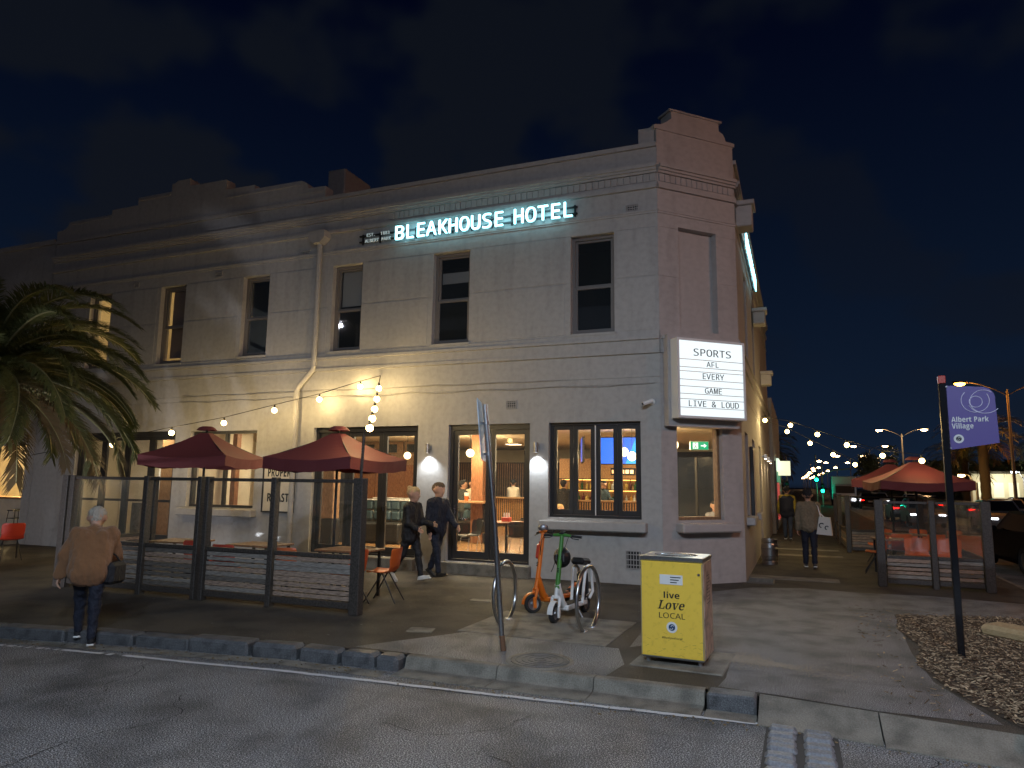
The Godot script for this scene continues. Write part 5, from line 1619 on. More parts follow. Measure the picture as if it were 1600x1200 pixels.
	var F := func(x: float, y: float) -> Transform3D: return Transform3D(Basis(), Vector3(x, y, 0.2725))
	words("lettering", "live", 0.062, M.ink, bin, F.call(0.0, 0.705), "Droid Sans", true, 0.002, 0.165)
	var lx: Transform3D = F.call(0.0, 0.605)
	words("lettering", "Love", 0.088, M.ink, bin, lx * Transform3D(Basis(Vector3(1, 0, 0), Vector3(0.28, 1, 0), Vector3(0, 0, 1)), Vector3.ZERO), "Droid Serif", true, 0.002, 0.27)
	words("lettering", "LOCAL", 0.055, M.ink, bin, F.call(0.0, 0.498), "Droid Sans", false, 0.002, 0.27)
	words("lettering", "#livelovelocal", 0.02, M.ink, bin, F.call(0.0, 0.275), "Droid Sans", false, 0.002, 0.21)
	var bl := MB.new()
	bl.lathe([Vector2(0, -0.001), Vector2(0.056, -0.001), Vector2(0.056, 0.001), Vector2(0, 0.001)], 28, Transform3D(Basis(Vector3.RIGHT, PI / 2), Vector3(0, 0.383, 0.2725)))
	obj("badge", bl, M.white, bin)
	emblem(bin, Transform3D(Basis(), Vector3(0, 0.383, 0.2745)), 0.034, mat(L(0.015, 0.05, 0.12), 0.5))
	for sx in [-0.318, 0.318]:
		obj("door_edge", one(sx - 0.0035, sx + 0.0035, 0.09, 1.04, 0.2712, 0.2724), M.steel_dull, bin)
	obj("lock", _bb(Vector3(0.285, 0.93, 0.273), Vector3(0.026, 0.026, 0.008), 0.003), M.chrome, bin)
	var scuff := MB.new()
	rng.seed = 19
	for i in 26:
		var sx := rng.randf_range(-0.3, 0.3)
		var sy := 0.1 + absf(rng.randfn(0.0, 0.13))
		var sl := rng.randf_range(0.01, 0.05)
		var sd := rng.randf_range(-0.6, 0.6)
		var q0 := Vector3(sx, sy, 0.2716)
		var q1 := q0 + Vector3(cos(sd), sin(sd), 0) * sl
		scuff.quad(q0, q1, q1 + Vector3(0, 0.002, 0), q0 + Vector3(0, 0.0015, 0))
	obj("scuff_marks", scuff, mat(L(0.10, 0.07, 0.03), 0.8), bin)
	obj("info_plate", _bb(Vector3(0.0, 0.865, 0.2735), Vector3(0.24, 0.1, 0.004), 0.001), M.white, bin)
	for i in 3:
		obj("plate_print", one(-0.01, 0.1 - 0.02 * i, 0.885 - i * 0.026, 0.895 - i * 0.026, 0.2756, 0.2764), M.ink, bin)
	struct("bin_plinth", _bb(Vector3(1.16, -0.01, 5.42), Vector3(0.94, 0.045, 0.98), 0.008, Basis(Vector3.UP, -0.05)), M.concrete)
	# manhole
	var mh := thing("manhole_cover", "round iron manhole cover set in the asphalt near the kerb", "manhole cover", Vector3(-0.22, 0.0, 6.14))
	var mr := MB.new()
	mr.lathe([Vector2(0.36, 0.004), Vector2(0.35, 0.014), Vector2(0.315, 0.014), Vector2(0.312, 0.002)], 36)
	obj("frame", mr, M.concrete, mh)
	var mc := MB.new()
	mc.lathe([Vector2(0.0, -0.02), Vector2(0.305, -0.02), Vector2(0.305, 0.014), Vector2(0.29, 0.018), Vector2(0.0, 0.018)], 36)
	var mco := obj("lid", mc, M.bluestone, mh)
	for i in 4:
		var sg := MB.new()
		ring_tube(sg, Vector3(0, 0.018, 0), Vector3(1, 0, 0), Vector3(0, 0, 1), 0.06 + 0.065 * i, 0.006, 0, TAU, 28, 6)
		obj("raised_ring", sg, M.bluestone, mco)
	# banner pole
	var bp := thing("banner_pole", "black banner pole with red cap and purple banner reading Albert Park Village", "banner", Vector3(4.04, 0.0, 4.01))
	var bq := MB.new()
	bq.bbox(Vector3(-0.075, 1.53, 0), Vector3(0.07, 3.06, 0.07), 0.008)
	bq.moved(Transform3D(Basis(Vector3(0, 0, 1), 0.0), Vector3.ZERO))
	obj("pole", bq, mat(L(0.012, 0.012, 0.014), 0.14), bp)
	obj("cap", _bb(Vector3(-0.075, 3.105, 0), Vector3(0.074, 0.09, 0.074), 0.006), mat(L(0.45, 0.05, 0.03), 0.4), bp)
	var X := Transform3D(Basis(Vector3.UP, -0.10), Vector3(-0.03, 2.29, 0.0))
	var bn := MB.new()
	bn.prism(PackedVector2Array([Vector2(0, 0), Vector2(0.47, 0.075), Vector2(0.46, 0.6), Vector2(0.45, 0.64), Vector2(0.41, 0.69), Vector2(0.36, 0.71), Vector2(0, 0.745)]), -0.004, 0.004)
	var bno := obj("banner", bn, mat(L(0.10, 0.065, 0.27), 0.45), bp, X)
	words("lettering", "Albert Park", 0.058, M.white, bno, Transform3D(Basis(), Vector3(0.205, 0.345, 0.0065)), "Droid Sans", true, 0.003, 0.36)
	words("lettering", "Village", 0.058, M.white, bno, Transform3D(Basis(), Vector3(0.132, 0.27, 0.0065)), "Droid Sans", true, 0.003, 0.21)
	var lw := mat(L(0.70, 0.66, 0.80), 0.5)
	for q in [[0.275, 0.545, 0.063, 0.0, TAU], [0.27, 0.56, 0.135, 2.35, 6.85], [0.35, 0.545, 0.13, 0.9, 4.3], [0.36, 0.58, 0.17, 3.6, 5.5]]:
		var cm := MB.new()
		ring_tube(cm, Vector3(q[0], q[1], 0.0055), Vector3.RIGHT, Vector3.UP, q[2], 0.004, q[3], q[4], 30, 6)
		obj("curved_line", cm, lw, bno)
	var dsc := MB.new()
	dsc.lathe([Vector2(0, -0.001), Vector2(0.05, -0.001), Vector2(0.05, 0.001), Vector2(0, 0.001)], 28, Transform3D(Basis(Vector3.RIGHT, PI / 2), Vector3(0.085, 0.125, 0.0055)))
	obj("badge", dsc, M.white, bno)
	emblem(bno, Transform3D(Basis(), Vector3(0.085, 0.125, 0.0075)), 0.028, M.ink)
	for yy in [0.02, 0.73]:
		obj("banner_arm", _bb(Vector3(-0.035, 2.29 + yy, 0), Vector3(0.03, 0.02, 0.03), 0.003), M.steel_dull, bp)
	# keg
	var kg := thing("beer_keg", "stainless steel beer keg standing against the side wall", "keg", Vector3(1.67, 0.0, -5.0))
	var k := MB.new()
	k.lathe([Vector2(0.0, 0.03), Vector2(0.15, 0.0), Vector2(0.185, 0.0), Vector2(0.185, 0.07), Vector2(0.175, 0.09), Vector2(0.19, 0.13), Vector2(0.195, 0.19), Vector2(0.205, 0.2), Vector2(0.205, 0.22), Vector2(0.195, 0.23), Vector2(0.195, 0.36), Vector2(0.205, 0.37), Vector2(0.205, 0.39), Vector2(0.195, 0.4), Vector2(0.19, 0.46), Vector2(0.175, 0.5), Vector2(0.185, 0.52), Vector2(0.185, 0.59), Vector2(0.165, 0.59), Vector2(0.16, 0.53), Vector2(0.0, 0.54)], 28)
	obj("barrel", k, M.steel, kg)
	var vv := MB.new()
	vv.lathe([Vector2(0.03, 0.53), Vector2(0.03, 0.57), Vector2(0, 0.57)], 12)
	obj("valve", vv, M.steel_dull, kg)
	# framed poster on the side wall
	var ps := thing("wall_poster", "tall black framed poster case on the side street wall", "poster", FB * Vector3(2.7, 1.9, 0.0), PI / 2)
	obj("frame", _bb(Vector3(0, 0, 0.04), Vector3(0.7, 1.7, 0.08), 0.01), M.black, ps)
	obj("print", one(-0.3, 0.3, -0.78, 0.78, 0.081, 0.084), M.lamp_pink_render, ps)

func emblem(p: Node, x: Transform3D, r: float, m: Material) -> void:
	# dark round mark with pale wing-like cuts, as on the badges
	var d := MB.new()
	d.lathe([Vector2(0, -0.0008), Vector2(r, -0.0008), Vector2(r, 0.0008), Vector2(0, 0.0008)], 22, Transform3D(Basis(Vector3.RIGHT, PI / 2), Vector3.ZERO))
	var o := obj("emblem", d, m, p, x)
	for s in [-1, 1]:
		var c := MB.new()
		ring_tube(c, Vector3(s * r * 0.2, r * 0.15 * s, 0.001), Vector3.RIGHT, Vector3.UP, r * 0.45, r * 0.1, 0.4 + (PI if s < 0 else 0.0), 3.2 + (PI if s < 0 else 0.0), 12, 6)
		obj("emblem_cut", c, M.white, o)

# ---------------------------------------------------------------- vehicles
func car(label: String, at: Vector3, turn: float, paint: Material, head_e: float, tail_e: float, detailed := false) -> Node3D:
	# +z is the front
	var c := thing("parked_car" if detailed else "car", label, "car", at, turn)
	var side := PackedVector2Array([Vector2(-2.15, 0.34), Vector2(-2.22, 0.55), Vector2(-2.18, 0.86), Vector2(-2.05, 0.95), Vector2(-1.2, 0.99), Vector2(0.75, 0.93), Vector2(1.75, 0.78), Vector2(2.1, 0.66), Vector2(2.18, 0.45), Vector2(2.1, 0.26), Vector2(1.72, 0.24), Vector2(1.66, 0.42), Vector2(1.48, 0.6), Vector2(1.22, 0.6), Vector2(1.04, 0.42), Vector2(0.98, 0.22), Vector2(-0.98, 0.22), Vector2(-1.04, 0.42), Vector2(-1.22, 0.6), Vector2(-1.48, 0.6), Vector2(-1.66, 0.42), Vector2(-1.72, 0.26)])
	var X := Transform3D(Basis(Vector3(0, 0, 1), Vector3(0, 1, 0), Vector3(-1, 0, 0)), Vector3.ZERO)
	var b := MB.new()
	b.prism(side, -0.86, 0.86, X)
	for i in b.v.size():
		var p := b.v[i]
		b.v[i].x *= 1.0 - 0.05 * clampf((p.y - 0.6) / 0.4, 0, 1) - 0.09 * clampf((absf(p.z) - 1.5) / 0.7, 0, 1)
	obj("body", b, paint, c)
	var roof := PackedVector2Array([Vector2(-1.95, 0.965), Vector2(-1.35, 1.38), Vector2(-0.7, 1.46), Vector2(0.1, 1.44), Vector2(0.9, 0.92)])
	var cab := MB.new()
	cab.prism(roof, -0.74, 0.74, X)
	for i in cab.v.size():
		cab.v[i].x *= 1.06 - 0.22 * clampf((cab.v[i].y - 0.95) / 0.5, 0, 1)
	obj("cabin", cab, paint, c)
	var gm := mat(L(0.008, 0.009, 0.011), 0.06)
	var rw := MB.new()
	rw.quad(Vector3(-0.66, 1.0, -1.925), Vector3(-0.56, 1.35, -1.42), Vector3(0.56, 1.35, -1.42), Vector3(0.66, 1.0, -1.925))
	obj("rear_window", rw, gm, c)
	rw = MB.new()
	rw.quad(Vector3(0.66, 0.97, 0.86), Vector3(0.56, 1.4, 0.2), Vector3(-0.56, 1.4, 0.2), Vector3(-0.66, 0.97, 0.86))
	obj("windscreen", rw, gm, c)
	for s in [-1, 1]:
		var sw := MB.new()
		var x0: float = s * 0.792
		var x1: float = s * 0.655
		sw.quad(Vector3(x0, 0.99, -1.5), Vector3(x1, 1.36, -1.1), Vector3(x1, 1.39, 0.0), Vector3(x0, 0.97, 0.65))
		obj("side_window", sw, gm, c)
		for z in [-1.35, 1.35]:
			wheel(c, "wheel", Vector3(s * 0.76, 0.32, z), 0.32, 0.2, M.rubber, M.steel_dull)
		obj("headlight", _bb(Vector3(s * 0.62, 0.62, 2.06), Vector3(0.34, 0.13, 0.12), 0.03), glow(Color(0.95, 0.97, 1.0), head_e) if head_e > 0 else M.chrome, c)
		obj("tail_light", _bb(Vector3(s * 0.64, 0.80, -2.14), Vector3(0.34, 0.12, 0.1), 0.03), glow(Color(1.0, 0.05, 0.03), tail_e) if tail_e > 0 else mat(L(0.25, 0.01, 0.01), 0.2), c)
		obj("mirror", _bb(Vector3(s * 0.93, 0.99, 0.45), Vector3(0.18, 0.12, 0.08), 0.03), paint, c)
	obj("number_plate", _bb(Vector3(0, 0.7, -2.2), Vector3(0.38, 0.12, 0.015), 0.003), M.white, c)
	obj("bumper", _bb(Vector3(0, 0.38, -2.2), Vector3(1.56, 0.16, 0.1), 0.03), M.black, c)
	return c

func build_traffic() -> void:
	var dark := mat(L(0.006, 0.0065, 0.009), 0.1)
	dark.metallic_specular = 0.35
	var silver := mat(L(0.35, 0.36, 0.38), 0.3, 0.5)
	var white := mat(L(0.6, 0.6, 0.6), 0.3)
	car("dark glossy sedan parked at the kerb on the right edge", Vector3(7.95, -0.13, -8.1), PI + 0.05, dark, 0.0, 0.0, true)
	var mc := car("pale car turning on the near road, its headlights catching the palm", Vector3(-8.3, -0.13, 11.6), PI + 0.55, silver, 5.0, 0.0)
	for s in [-1, 1]:
		spot(mc, Vector3(s * 0.62, 0.66, 2.2), Vector3(s * 0.62, 1.7, 9.0), 9.0, Color(0.95, 0.95, 1.0), 50.0, 0.18)
	var rows := [[8.3, -36.0, PI, "car stopped with bright red tail lights behind the right umbrella", 0], [8.5, -62.0, PI, "car far down the road with red tail lights by the traffic signal", 0], [11.0, -47.0, PI, "car with red tail lights in the outer lane", 0],
		[8.4, -30.0, 0.0, "car with white headlights seen through the right screen", 1], [11.2, -27.0, 0.0, "oncoming car with headlights left of the banner pole", 1], [13.0, -33.0, 0.0, "oncoming car with headlights right of the banner pole", 1], [11.8, -58.0, 0.0, "far oncoming car with headlights near the median", 1], [10.2, -70.0, 0.0, "farthest oncoming car whose headlights show above the screen", 1], [16.5, -44.0, 0.0, "oncoming car beyond the median by the lamp post", 1]]
	for q in rows:
		var o := car(q[3], Vector3(q[0], -0.13, q[1]), q[2], [silver, white, dark][int(absf(q[1])) % 3], 9.0 if q[4] == 1 else 0.0, 8.0 if q[4] == 0 else 0.0)
		o.set_meta("group", "cars on the side road")
	# box truck beyond the walkers
	var t := thing("delivery_truck", "pale box truck far down the side road beside the rear umbrella", "truck", Vector3(6.6, -0.13, -66.0))
	obj("cargo_box", _bb(Vector3(0, 1.9, -0.6), Vector3(2.2, 2.3, 4.6), 0.05), white, t)
	obj("cab", _bb(Vector3(0, 1.4, 2.4), Vector3(2.0, 1.8, 1.2), 0.15), white, t)
	obj("windscreen", _bb(Vector3(0, 1.75, 3.0), Vector3(1.7, 0.7, 0.06), 0.02), M.black, t)
	for s in [-1, 1]:
		for z in [-2.0, 2.2]:
			wheel(t, "wheel", Vector3(s * 0.9, 0.45, z), 0.45, 0.28, M.rubber, M.steel_dull)
		obj("headlight", _bb(Vector3(s * 0.75, 0.8, 3.02), Vector3(0.3, 0.2, 0.08), 0.02), glow(Color(0.95, 0.97, 1.0), 8.0), t)

# ---------------------------------------------------------------- lamps along the road
func street_lamp(label: String, at: Vector3, turn: float, h: float, arms: int, c: Color, glow_e: float, light_e: float, reach := 2.2, big := 1.0, aim := Vector3.ZERO) -> Node3D:
	var s := thing("street_lamp", label, "street lamp", at, turn, "street lamps")
	var p := MB.new()
	p.tube([Vector3.ZERO, Vector3(0, h - 0.4, 0)], [0.11, 0.06], 10)
	obj("pole", p, M.street_pole, s)
	for k in arms:
		var d := -1.0 if k == 0 else 1.0
		var a := MB.new()
		var pts := []
		for i in 8:
			var t := i / 7.0
			pts.append(Vector3(d * reach * t, h - 0.75 + 0.85 * sin(t * PI * 0.5), 0))
		a.tube(pts, 0.03, 6)
		obj("arm", a, M.street_pole, s)
		var at2 := Vector3(d * (reach + 0.3), h + 0.08, 0)
		obj("lamp_head", _bb(at2 + Vector3(0, 0.05, 0), Vector3(0.75, 0.12, 0.3) * big, 0.04), M.lampshell, s)
		var b := MB.new()
		b.ball(at2 + Vector3(0, -0.05, 0), Vector3(0.30, 0.13, 0.17) * big, 12, 7)
		obj("bulb_cover", b, glow(c, glow_e), s)
		if light_e > 0.0 and aim != Vector3.ZERO:
			var from := at2 + Vector3(0, -0.25 * big, 0)
			var sl := spot(s, from, from + Vector3.DOWN, light_e, c, 54.0, 0.15)
			sl.spot_angle_attenuation = 1.0
			sl.look_at_from_position(s.to_global(from), aim)
		elif light_e > 0.0:
			omni(s, at2 + Vector3(0, -0.25 * big, 0), light_e, c, 0.15)
	return s

func traffic_signal(label: String, at: Vector3, h: float, lit_y: float, arm := false) -> void:
	var t := thing("traffic_signal", label, "traffic light", at, 0.0, "green traffic signals")
	var p := MB.new()
	p.tube([Vector3.ZERO, Vector3(0, h, 0)], [0.08, 0.06], 8)
	if arm:
		p.tube([Vector3(0, h - 1.2, 0), Vector3(1.0, h - 0.7, 0), Vector3(2.8, h - 0.5, 0)], 0.06, 8)
	obj("pole", p, M.street_pole, t)
	obj("housing", _bb(Vector3(0, lit_y + 0.25, 0.14), Vector3(0.34, 0.98, 0.2), 0.03), M.black, t)
	for i in 3:
		var l := MB.new()
		l.ball(Vector3(0, lit_y + 0.3 * i, 0.25), Vector3(0.16, 0.16, 0.05), 12, 7)
		obj("signal_lens", l, glow(Color(0.08, 1.0, 0.72), 9.0) if i == 0 else M.black, t)
	omni(t, Vector3(0, lit_y, 0.5), 0.4, Color(0.1, 1.0, 0.75), 0.1)

func build_street() -> void:
	M.street_pole = mat(L(0.34, 0.31, 0.27), 0.55, 0.3)
	var amber := Color(1.0, 0.62, 0.22)
	var warm := Color(1.0, 0.80, 0.55)
	street_lamp("tall double street lamp with amber head beside the purple banner", Vector3(14.7, -0.1, -38.5), 0.15, 8.5, 2, amber, 18.0, 9.0, 2.3, 1.1)
	street_lamp("second double street lamp on the median, rising behind the right umbrella", Vector3(13.8, -0.1, -79.5), 0.0, 8.6, 2, warm, 26.0, 16.0, 2.0, 1.2)
	street_lamp("third double street lamp on the median left of the umbrella peak", Vector3(13.4, -0.1, -115.0), 0.0, 8.6, 2, warm, 28.0, 0.0, 2.0, 1.4)
	street_lamp("fourth double street lamp on the median near the falling string", Vector3(13.0, -0.1, -155.0), 0.0, 8.6, 2, warm, 30.0, 0.0, 2.2, 1.7)
	var z := -200.0
	var n := 0
	var names := ["fifth", "sixth", "seventh", "eighth", "ninth", "tenth", "eleventh", "twelfth"]
	while n < 8:
		street_lamp("%s double street lamp in the row receding along the median" % names[n], Vector3(12.5 - n * 0.5, -0.1, z), 0.0, 8.6, 2, warm, 28.0, 0.0, 2.4, 1.9 + n * 0.3)
		z -= 55.0
		n += 1
	var left := ["first", "second", "third", "fourth", "fifth"]
	for i in 5:
		street_lamp("%s lamp of the row on the far left kerb beyond the walkers" % left[i], Vector3(5.4, -0.1, -170.0 - i * 75.0), PI, 8.0, 1, warm, 28.0, 0.0, 1.6, 1.9 + i * 0.4)
	# lamps that light the corner from outside the frame, one of them mirrored in an upper window
	street_lamp("white double street lamp across the road behind the viewer", Vector3(3.5, -0.1, 16.8), 0.0, 8.8, 2, Color(0.84, 0.91, 1.0), 10.0, M.key_e, 1.6, 1.0, Vector3(1.5, 0.0, 8.0))
	street_lamp("amber street lamp across the side road to the right of the viewer", Vector3(14.5, -0.1, 3.5), 0.4, 8.5, 1, Color(1.0, 0.70, 0.52), 10.0, M.amber_e, 2.0, 1.0)
	street_lamp("double street lamp left of the view, mirrored in an upper window", Vector3(-16.5, -0.1, 13.5), 0.5, 9.6, 2, Color(0.95, 0.95, 1.0), 4.0, M.left_e, 1.6, 0.6)
	var pl := street_lamp("low pedestrian lamp shining beside the palm trunks at the right", Vector3(12.9, -0.1, -39.5), 0.0, 2.75, 1, Color(1.0, 0.85, 0.55), 20.0, 2.0, 0.5, 0.7)
	street_lamp("small white lamp on a thin post by the pale building", Vector3(20.5, -0.1, -60.0), 0.0, 3.4, 1, Color(0.9, 0.95, 1.0), 12.0, 4.0, 0.4, 0.8)
	street_lamp("white lamp post right of the pale building", Vector3(24.5, -0.1, -64.0), 0.0, 3.6, 1, Color(0.9, 0.95, 1.0), 12.0, 4.0, 0.5, 0.9)
	traffic_signal("green traffic signal beyond the walkers on the left kerb", Vector3(1.5, 0, -51.6), 4.5, 1.55)
	traffic_signal("green traffic signal high in the middle of the crossing", Vector3(4.1, 0, -63.5), 5.0, 2.55)
	traffic_signal("green traffic signal low beside the pale truck, with a long arm", Vector3(4.65, 0, -64.4), 4.2, 1.45, true)

# ---------------------------------------------------------------- buildings round about
func build_neighbours() -> void:
	var s := thing("corner_shop", "pale rendered shop left of the hotel with a bright open counter", "building")
	obj("wall", wall([[-0.3, 4.4, 0.0], [4.4, 4.5, 0.05], [4.5, 8.6, 0.0], [8.6, 8.74, 0.06]], [[-22.0, -17.85, 0.2, 2.72], [-19.6, -18.7, 5.2, 6.5]], -26.0, -17.52, 0.35), M.render, s)
	var lou := MB.new()
	for i in 12:
		lou.box(Vector3(-19.15, 5.25 + i * 0.108, -0.1), Vector3(0.88, 0.012, 0.12), Basis(Vector3.RIGHT, 0.6))
	obj("louvre_window", lou, M.sash, s)
	obj("window_back", one(-19.7, -18.6, 5.1, 6.6, -0.34, -0.3), M.dark_room, s)
	var room := MB.new()
	room.ext(-26.0, -17.53, -0.3, 8.6, -4.3, -4.0)
	room.ext(-17.7, -17.53, -0.3, 8.6, -3.99, -0.36)
	room.ext(-26.0, -25.7, -0.3, 8.6, -3.99, -0.36)
	room.ext(-25.69, -17.71, 3.0, 3.3, -3.99, -0.36)
	room.ext(-25.69, -17.71, -0.3, 0.2, -3.99, -0.36)
	room.ext(-25.69, -17.71, 8.2, 8.4, -3.99, -0.36)
	obj("inner_wall", room, M.cream, s)
	var ct := MB.new()
	ct.bbox(Vector3(-19.9, 0.7, -0.9), Vector3(3.6, 1.0, 0.6), 0.01)
	obj("counter", ct, M.cream, s)
	obj("counter_top", _bb(Vector3(-19.9, 1.23, -0.85), Vector3(3.7, 0.06, 0.8), 0.01), M.bar_top, s)
	rng.seed = 8
	for i in 14:
		var x := -20.9 + (i % 7) * 0.42
		var y := 1.6 + (i / 7) * 0.5
		obj("pinned_sheet", one(x, x + rng.randf_range(0.2, 0.34), y, y + rng.randf_range(0.26, 0.4), -3.99, -3.975 + 0.002 * (i % 3)), [M.white, M.cream, M.paint][i % 3], s)
	for q in [[-18.6, -2.0], [-20.4, -2.0]]:
		obj("ceiling_panel", one(q[0] - 0.3, q[0] + 0.3, 2.93, 2.995, q[1] - 0.3, q[1] + 0.3), glow(Color(1.0, 0.92, 0.75), 4.0), s)
		omni(s, Vector3(q[0], 2.75, q[1]), 6.5, Color(1.0, 0.88, 0.64), 0.2)
	obj("step", _bb(Vector3(-19.9, 0.02, 0.15), Vector3(4.1, 0.2, 0.5), 0.012), M.concrete, s)
	var st := thing("bar_stool", "black metal stool at the bright shop counter on the far left", "stool", Vector3(-18.35, 0.2, -0.25))
	obj("seat", _bb(Vector3(0, 0.7, 0), Vector3(0.34, 0.03, 0.34), 0.006), M.black, st)
	for sx in [-1, 1]:
		for sz in [-1, 1]:
			var lg := MB.new()
			lg.tube([Vector3(sx * 0.14, 0.69, sz * 0.14), Vector3(sx * 0.18, 0, sz * 0.18)], 0.012, 6)
			obj("leg", lg, M.black, st)
	for yy in [0.25, 0.48]:
		var rg := MB.new()
		for k in 4:
			var a0 := Vector3(0.165, yy, 0.165).rotated(Vector3.UP, k * PI / 2)
			rg.tube([a0, a0.rotated(Vector3.UP, PI / 2)], 0.009, 6)
		obj("stretcher", rg, M.black, st)
	# shops along the side street beyond the hotel
	var q := thing("side_street_shop", "dark low shop beyond the hotel with lit red and teal signs", "building", Vector3(0, 0, 0))
	obj("wall", one(-8.0, 1.5, -0.2, 5.4, -28.0, -16.7), M.render_low, q)
	obj("shopfront", one(1.5, 1.56, 0.1, 2.9, -27.0, -17.6), M.black, q)
	obj("lit_sign", one(1.57, 1.66, 2.5, 3.0, -20.5, -17.8), glow(Color(0.75, 0.85, 0.75), 1.2), q)
	obj("lit_sign", one(1.57, 1.62, 0.5, 2.0, -20.0, -18.0), glow(Color(0.75, 0.08, 0.06), 0.55), q)
	obj("lit_sign", one(1.57, 1.62, 2.02, 2.45, -22.0, -18.0), glow(Color(0.06, 0.5, 0.36), 0.7), q)
	obj("projecting_sign", one(1.57, 2.1, 2.3, 2.9, -18.4, -18.3), glow(Color(0.85, 0.85, 0.7), 1.0), q)
	for i in 3:
		var w := thing("wall_lamp", ["first down light on the side street wall beyond the poster", "second down light on the side street wall", "third down light on the side street wall near the shop signs"][i], "lamp", Vector3(1.36, 2.75, -9.5 - i * 2.2), PI / 2, "side wall lamps")
		obj("housing", _bb(Vector3(0, 0, 0.12), Vector3(0.09, 0.14, 0.1), 0.01), M.steel_dull, w)
		obj("bracket", one(-0.015, 0.015, -0.01, 0.02, 0.0, 0.07), M.steel_dull, w)
		obj("bulb", _disc(0.035, Vector3(0, -0.08, 0.12)), glow(Color(1.0, 0.9, 0.75), 9.0), w)
		spot(w, Vector3(0, -0.1, 0.12), Vector3(0, -2, 0.1), 0.7, Color(1.0, 0.88, 0.7), 55.0, 0.03)
	var q2 := thing("side_street_house", "dim pale house end far along the side street under a palm", "building", Vector3(0, 0, 0))
	obj("wall", one(-8.0, 0.9, -0.2, 4.2, -60.0, -42.0), M.render_low, q2)
	obj("roof", _bb(Vector3(-3.5, 4.4, -51.0), Vector3(9.4, 0.4, 18.4), 0.1), M.dark_room, q2)
	var h := thing("garden_hedge", "dark clipped hedge beyond the side street shop", "hedge")
	h.set_meta("kind", "thing")
	obj("foliage", _leafy(Vector3(0.4, 1.3, -34.0), Vector3(1.3, 1.5, 5.5), 2600, 0.16, 51), M.leaf, h)
	# far side of the road
	var p := thing("pale_kiosk", "small floodlit pale building across the road on the right", "building", Vector3(24.5, 0, -84.0), 0.0)
	obj("wall", one(-3.2, 2.2, -0.1, 3.6, -3.0, 0.0), M.white, p)
	obj("roof", _bb(Vector3(-0.5, 3.75, -1.5), Vector3(6.2, 0.3, 3.8), 0.05), M.dark_room, p)
	for i in 3:
		obj("window", one(-2.6 + i * 1.5, -1.6 + i * 1.5, 0.9, 2.6, 0.0, 0.04), glow(Color(0.9, 0.9, 0.75), 0.5), p)
	omni(p, Vector3(-0.5, 3.0, 3.0), 12.0, Color(1.0, 0.95, 0.75), 0.3)
	var p2 := thing("low_pavilion", "long low building with dark windows at the right edge across the road", "building", Vector3(37.0, 0, -90.0))
	obj("wall", one(-9, 14, -0.1, 3.4, -3.0, 0.0), M.render_low, p2)
	for i in 8:
		obj("window", one(-8 + i * 2.6, -6.4 + i * 2.6, 0.8, 2.6, 0.0, 0.05), glow(Color(0.7, 0.8, 0.75), 0.08 if i % 3 else 0.35), p2)
	var tr := thing("roadside_trees", "dark mass of trees far along the right side of the road", "trees")
	tr.set_meta("kind", "stuff")
	obj("foliage", _leafy(Vector3(40, 3, -170), Vector3(22, 5, 60), 6000, 1.1, 52), M.leaf, tr)
	var tr2 := thing("bushy_tree", "dark bushy tree beside the road behind the rear umbrella", "tree", Vector3(10.2, 0, -72.0))
	obj("crown", _leafy(Vector3(0, 4.2, 0), Vector3(2.4, 2.4, 2.4), 2600, 0.22, 53), M.leaf, tr2)
	var tk := MB.new()
	tk.tube([Vector3(0, -0.1, 0), Vector3(0.1, 1.8, 0), Vector3(0, 3.6, 0)], [0.2, 0.15, 0.08], 8)
	obj("trunk", tk, M.bark, tr2)
	struct("far_lawn", sheet([[15.4, -30], [90, -30], [140, -400], [15.4, -400]], -0.06), mat(L(0.05, 0.045, 0.02), 0.95))

func _leafy(c: Vector3, r: Vector3, n: int, s: float, sd: int) -> MB:
	var mb := MB.new()
	rng.seed = sd
	var lumps := []
	for i in 14:
		lumps.append(Vector3(rng.randf_range(-0.7, 0.7), rng.randf_range(-0.7, 0.7), rng.randf_range(-0.7, 0.7)))
	for i in n:
		var l: Vector3 = lumps[rng.randi() % 14]
		var d := Vector3(rng.randfn(), rng.randfn(), rng.randfn()).normalized() * (0.22 + 0.2 * rng.randf())
		var p := c + (l + d) * r
		var a := Vector3(rng.randfn(), rng.randfn() * 0.6, rng.randfn()).normalized() * s * rng.randf_range(0.5, 1.1)
		var b := a.cross(Vector3(rng.randfn(), rng.randfn(), rng.randfn())).normalized() * s * 0.35
		mb.quad(p - a, p - b, p + a, p + b)
	return mb

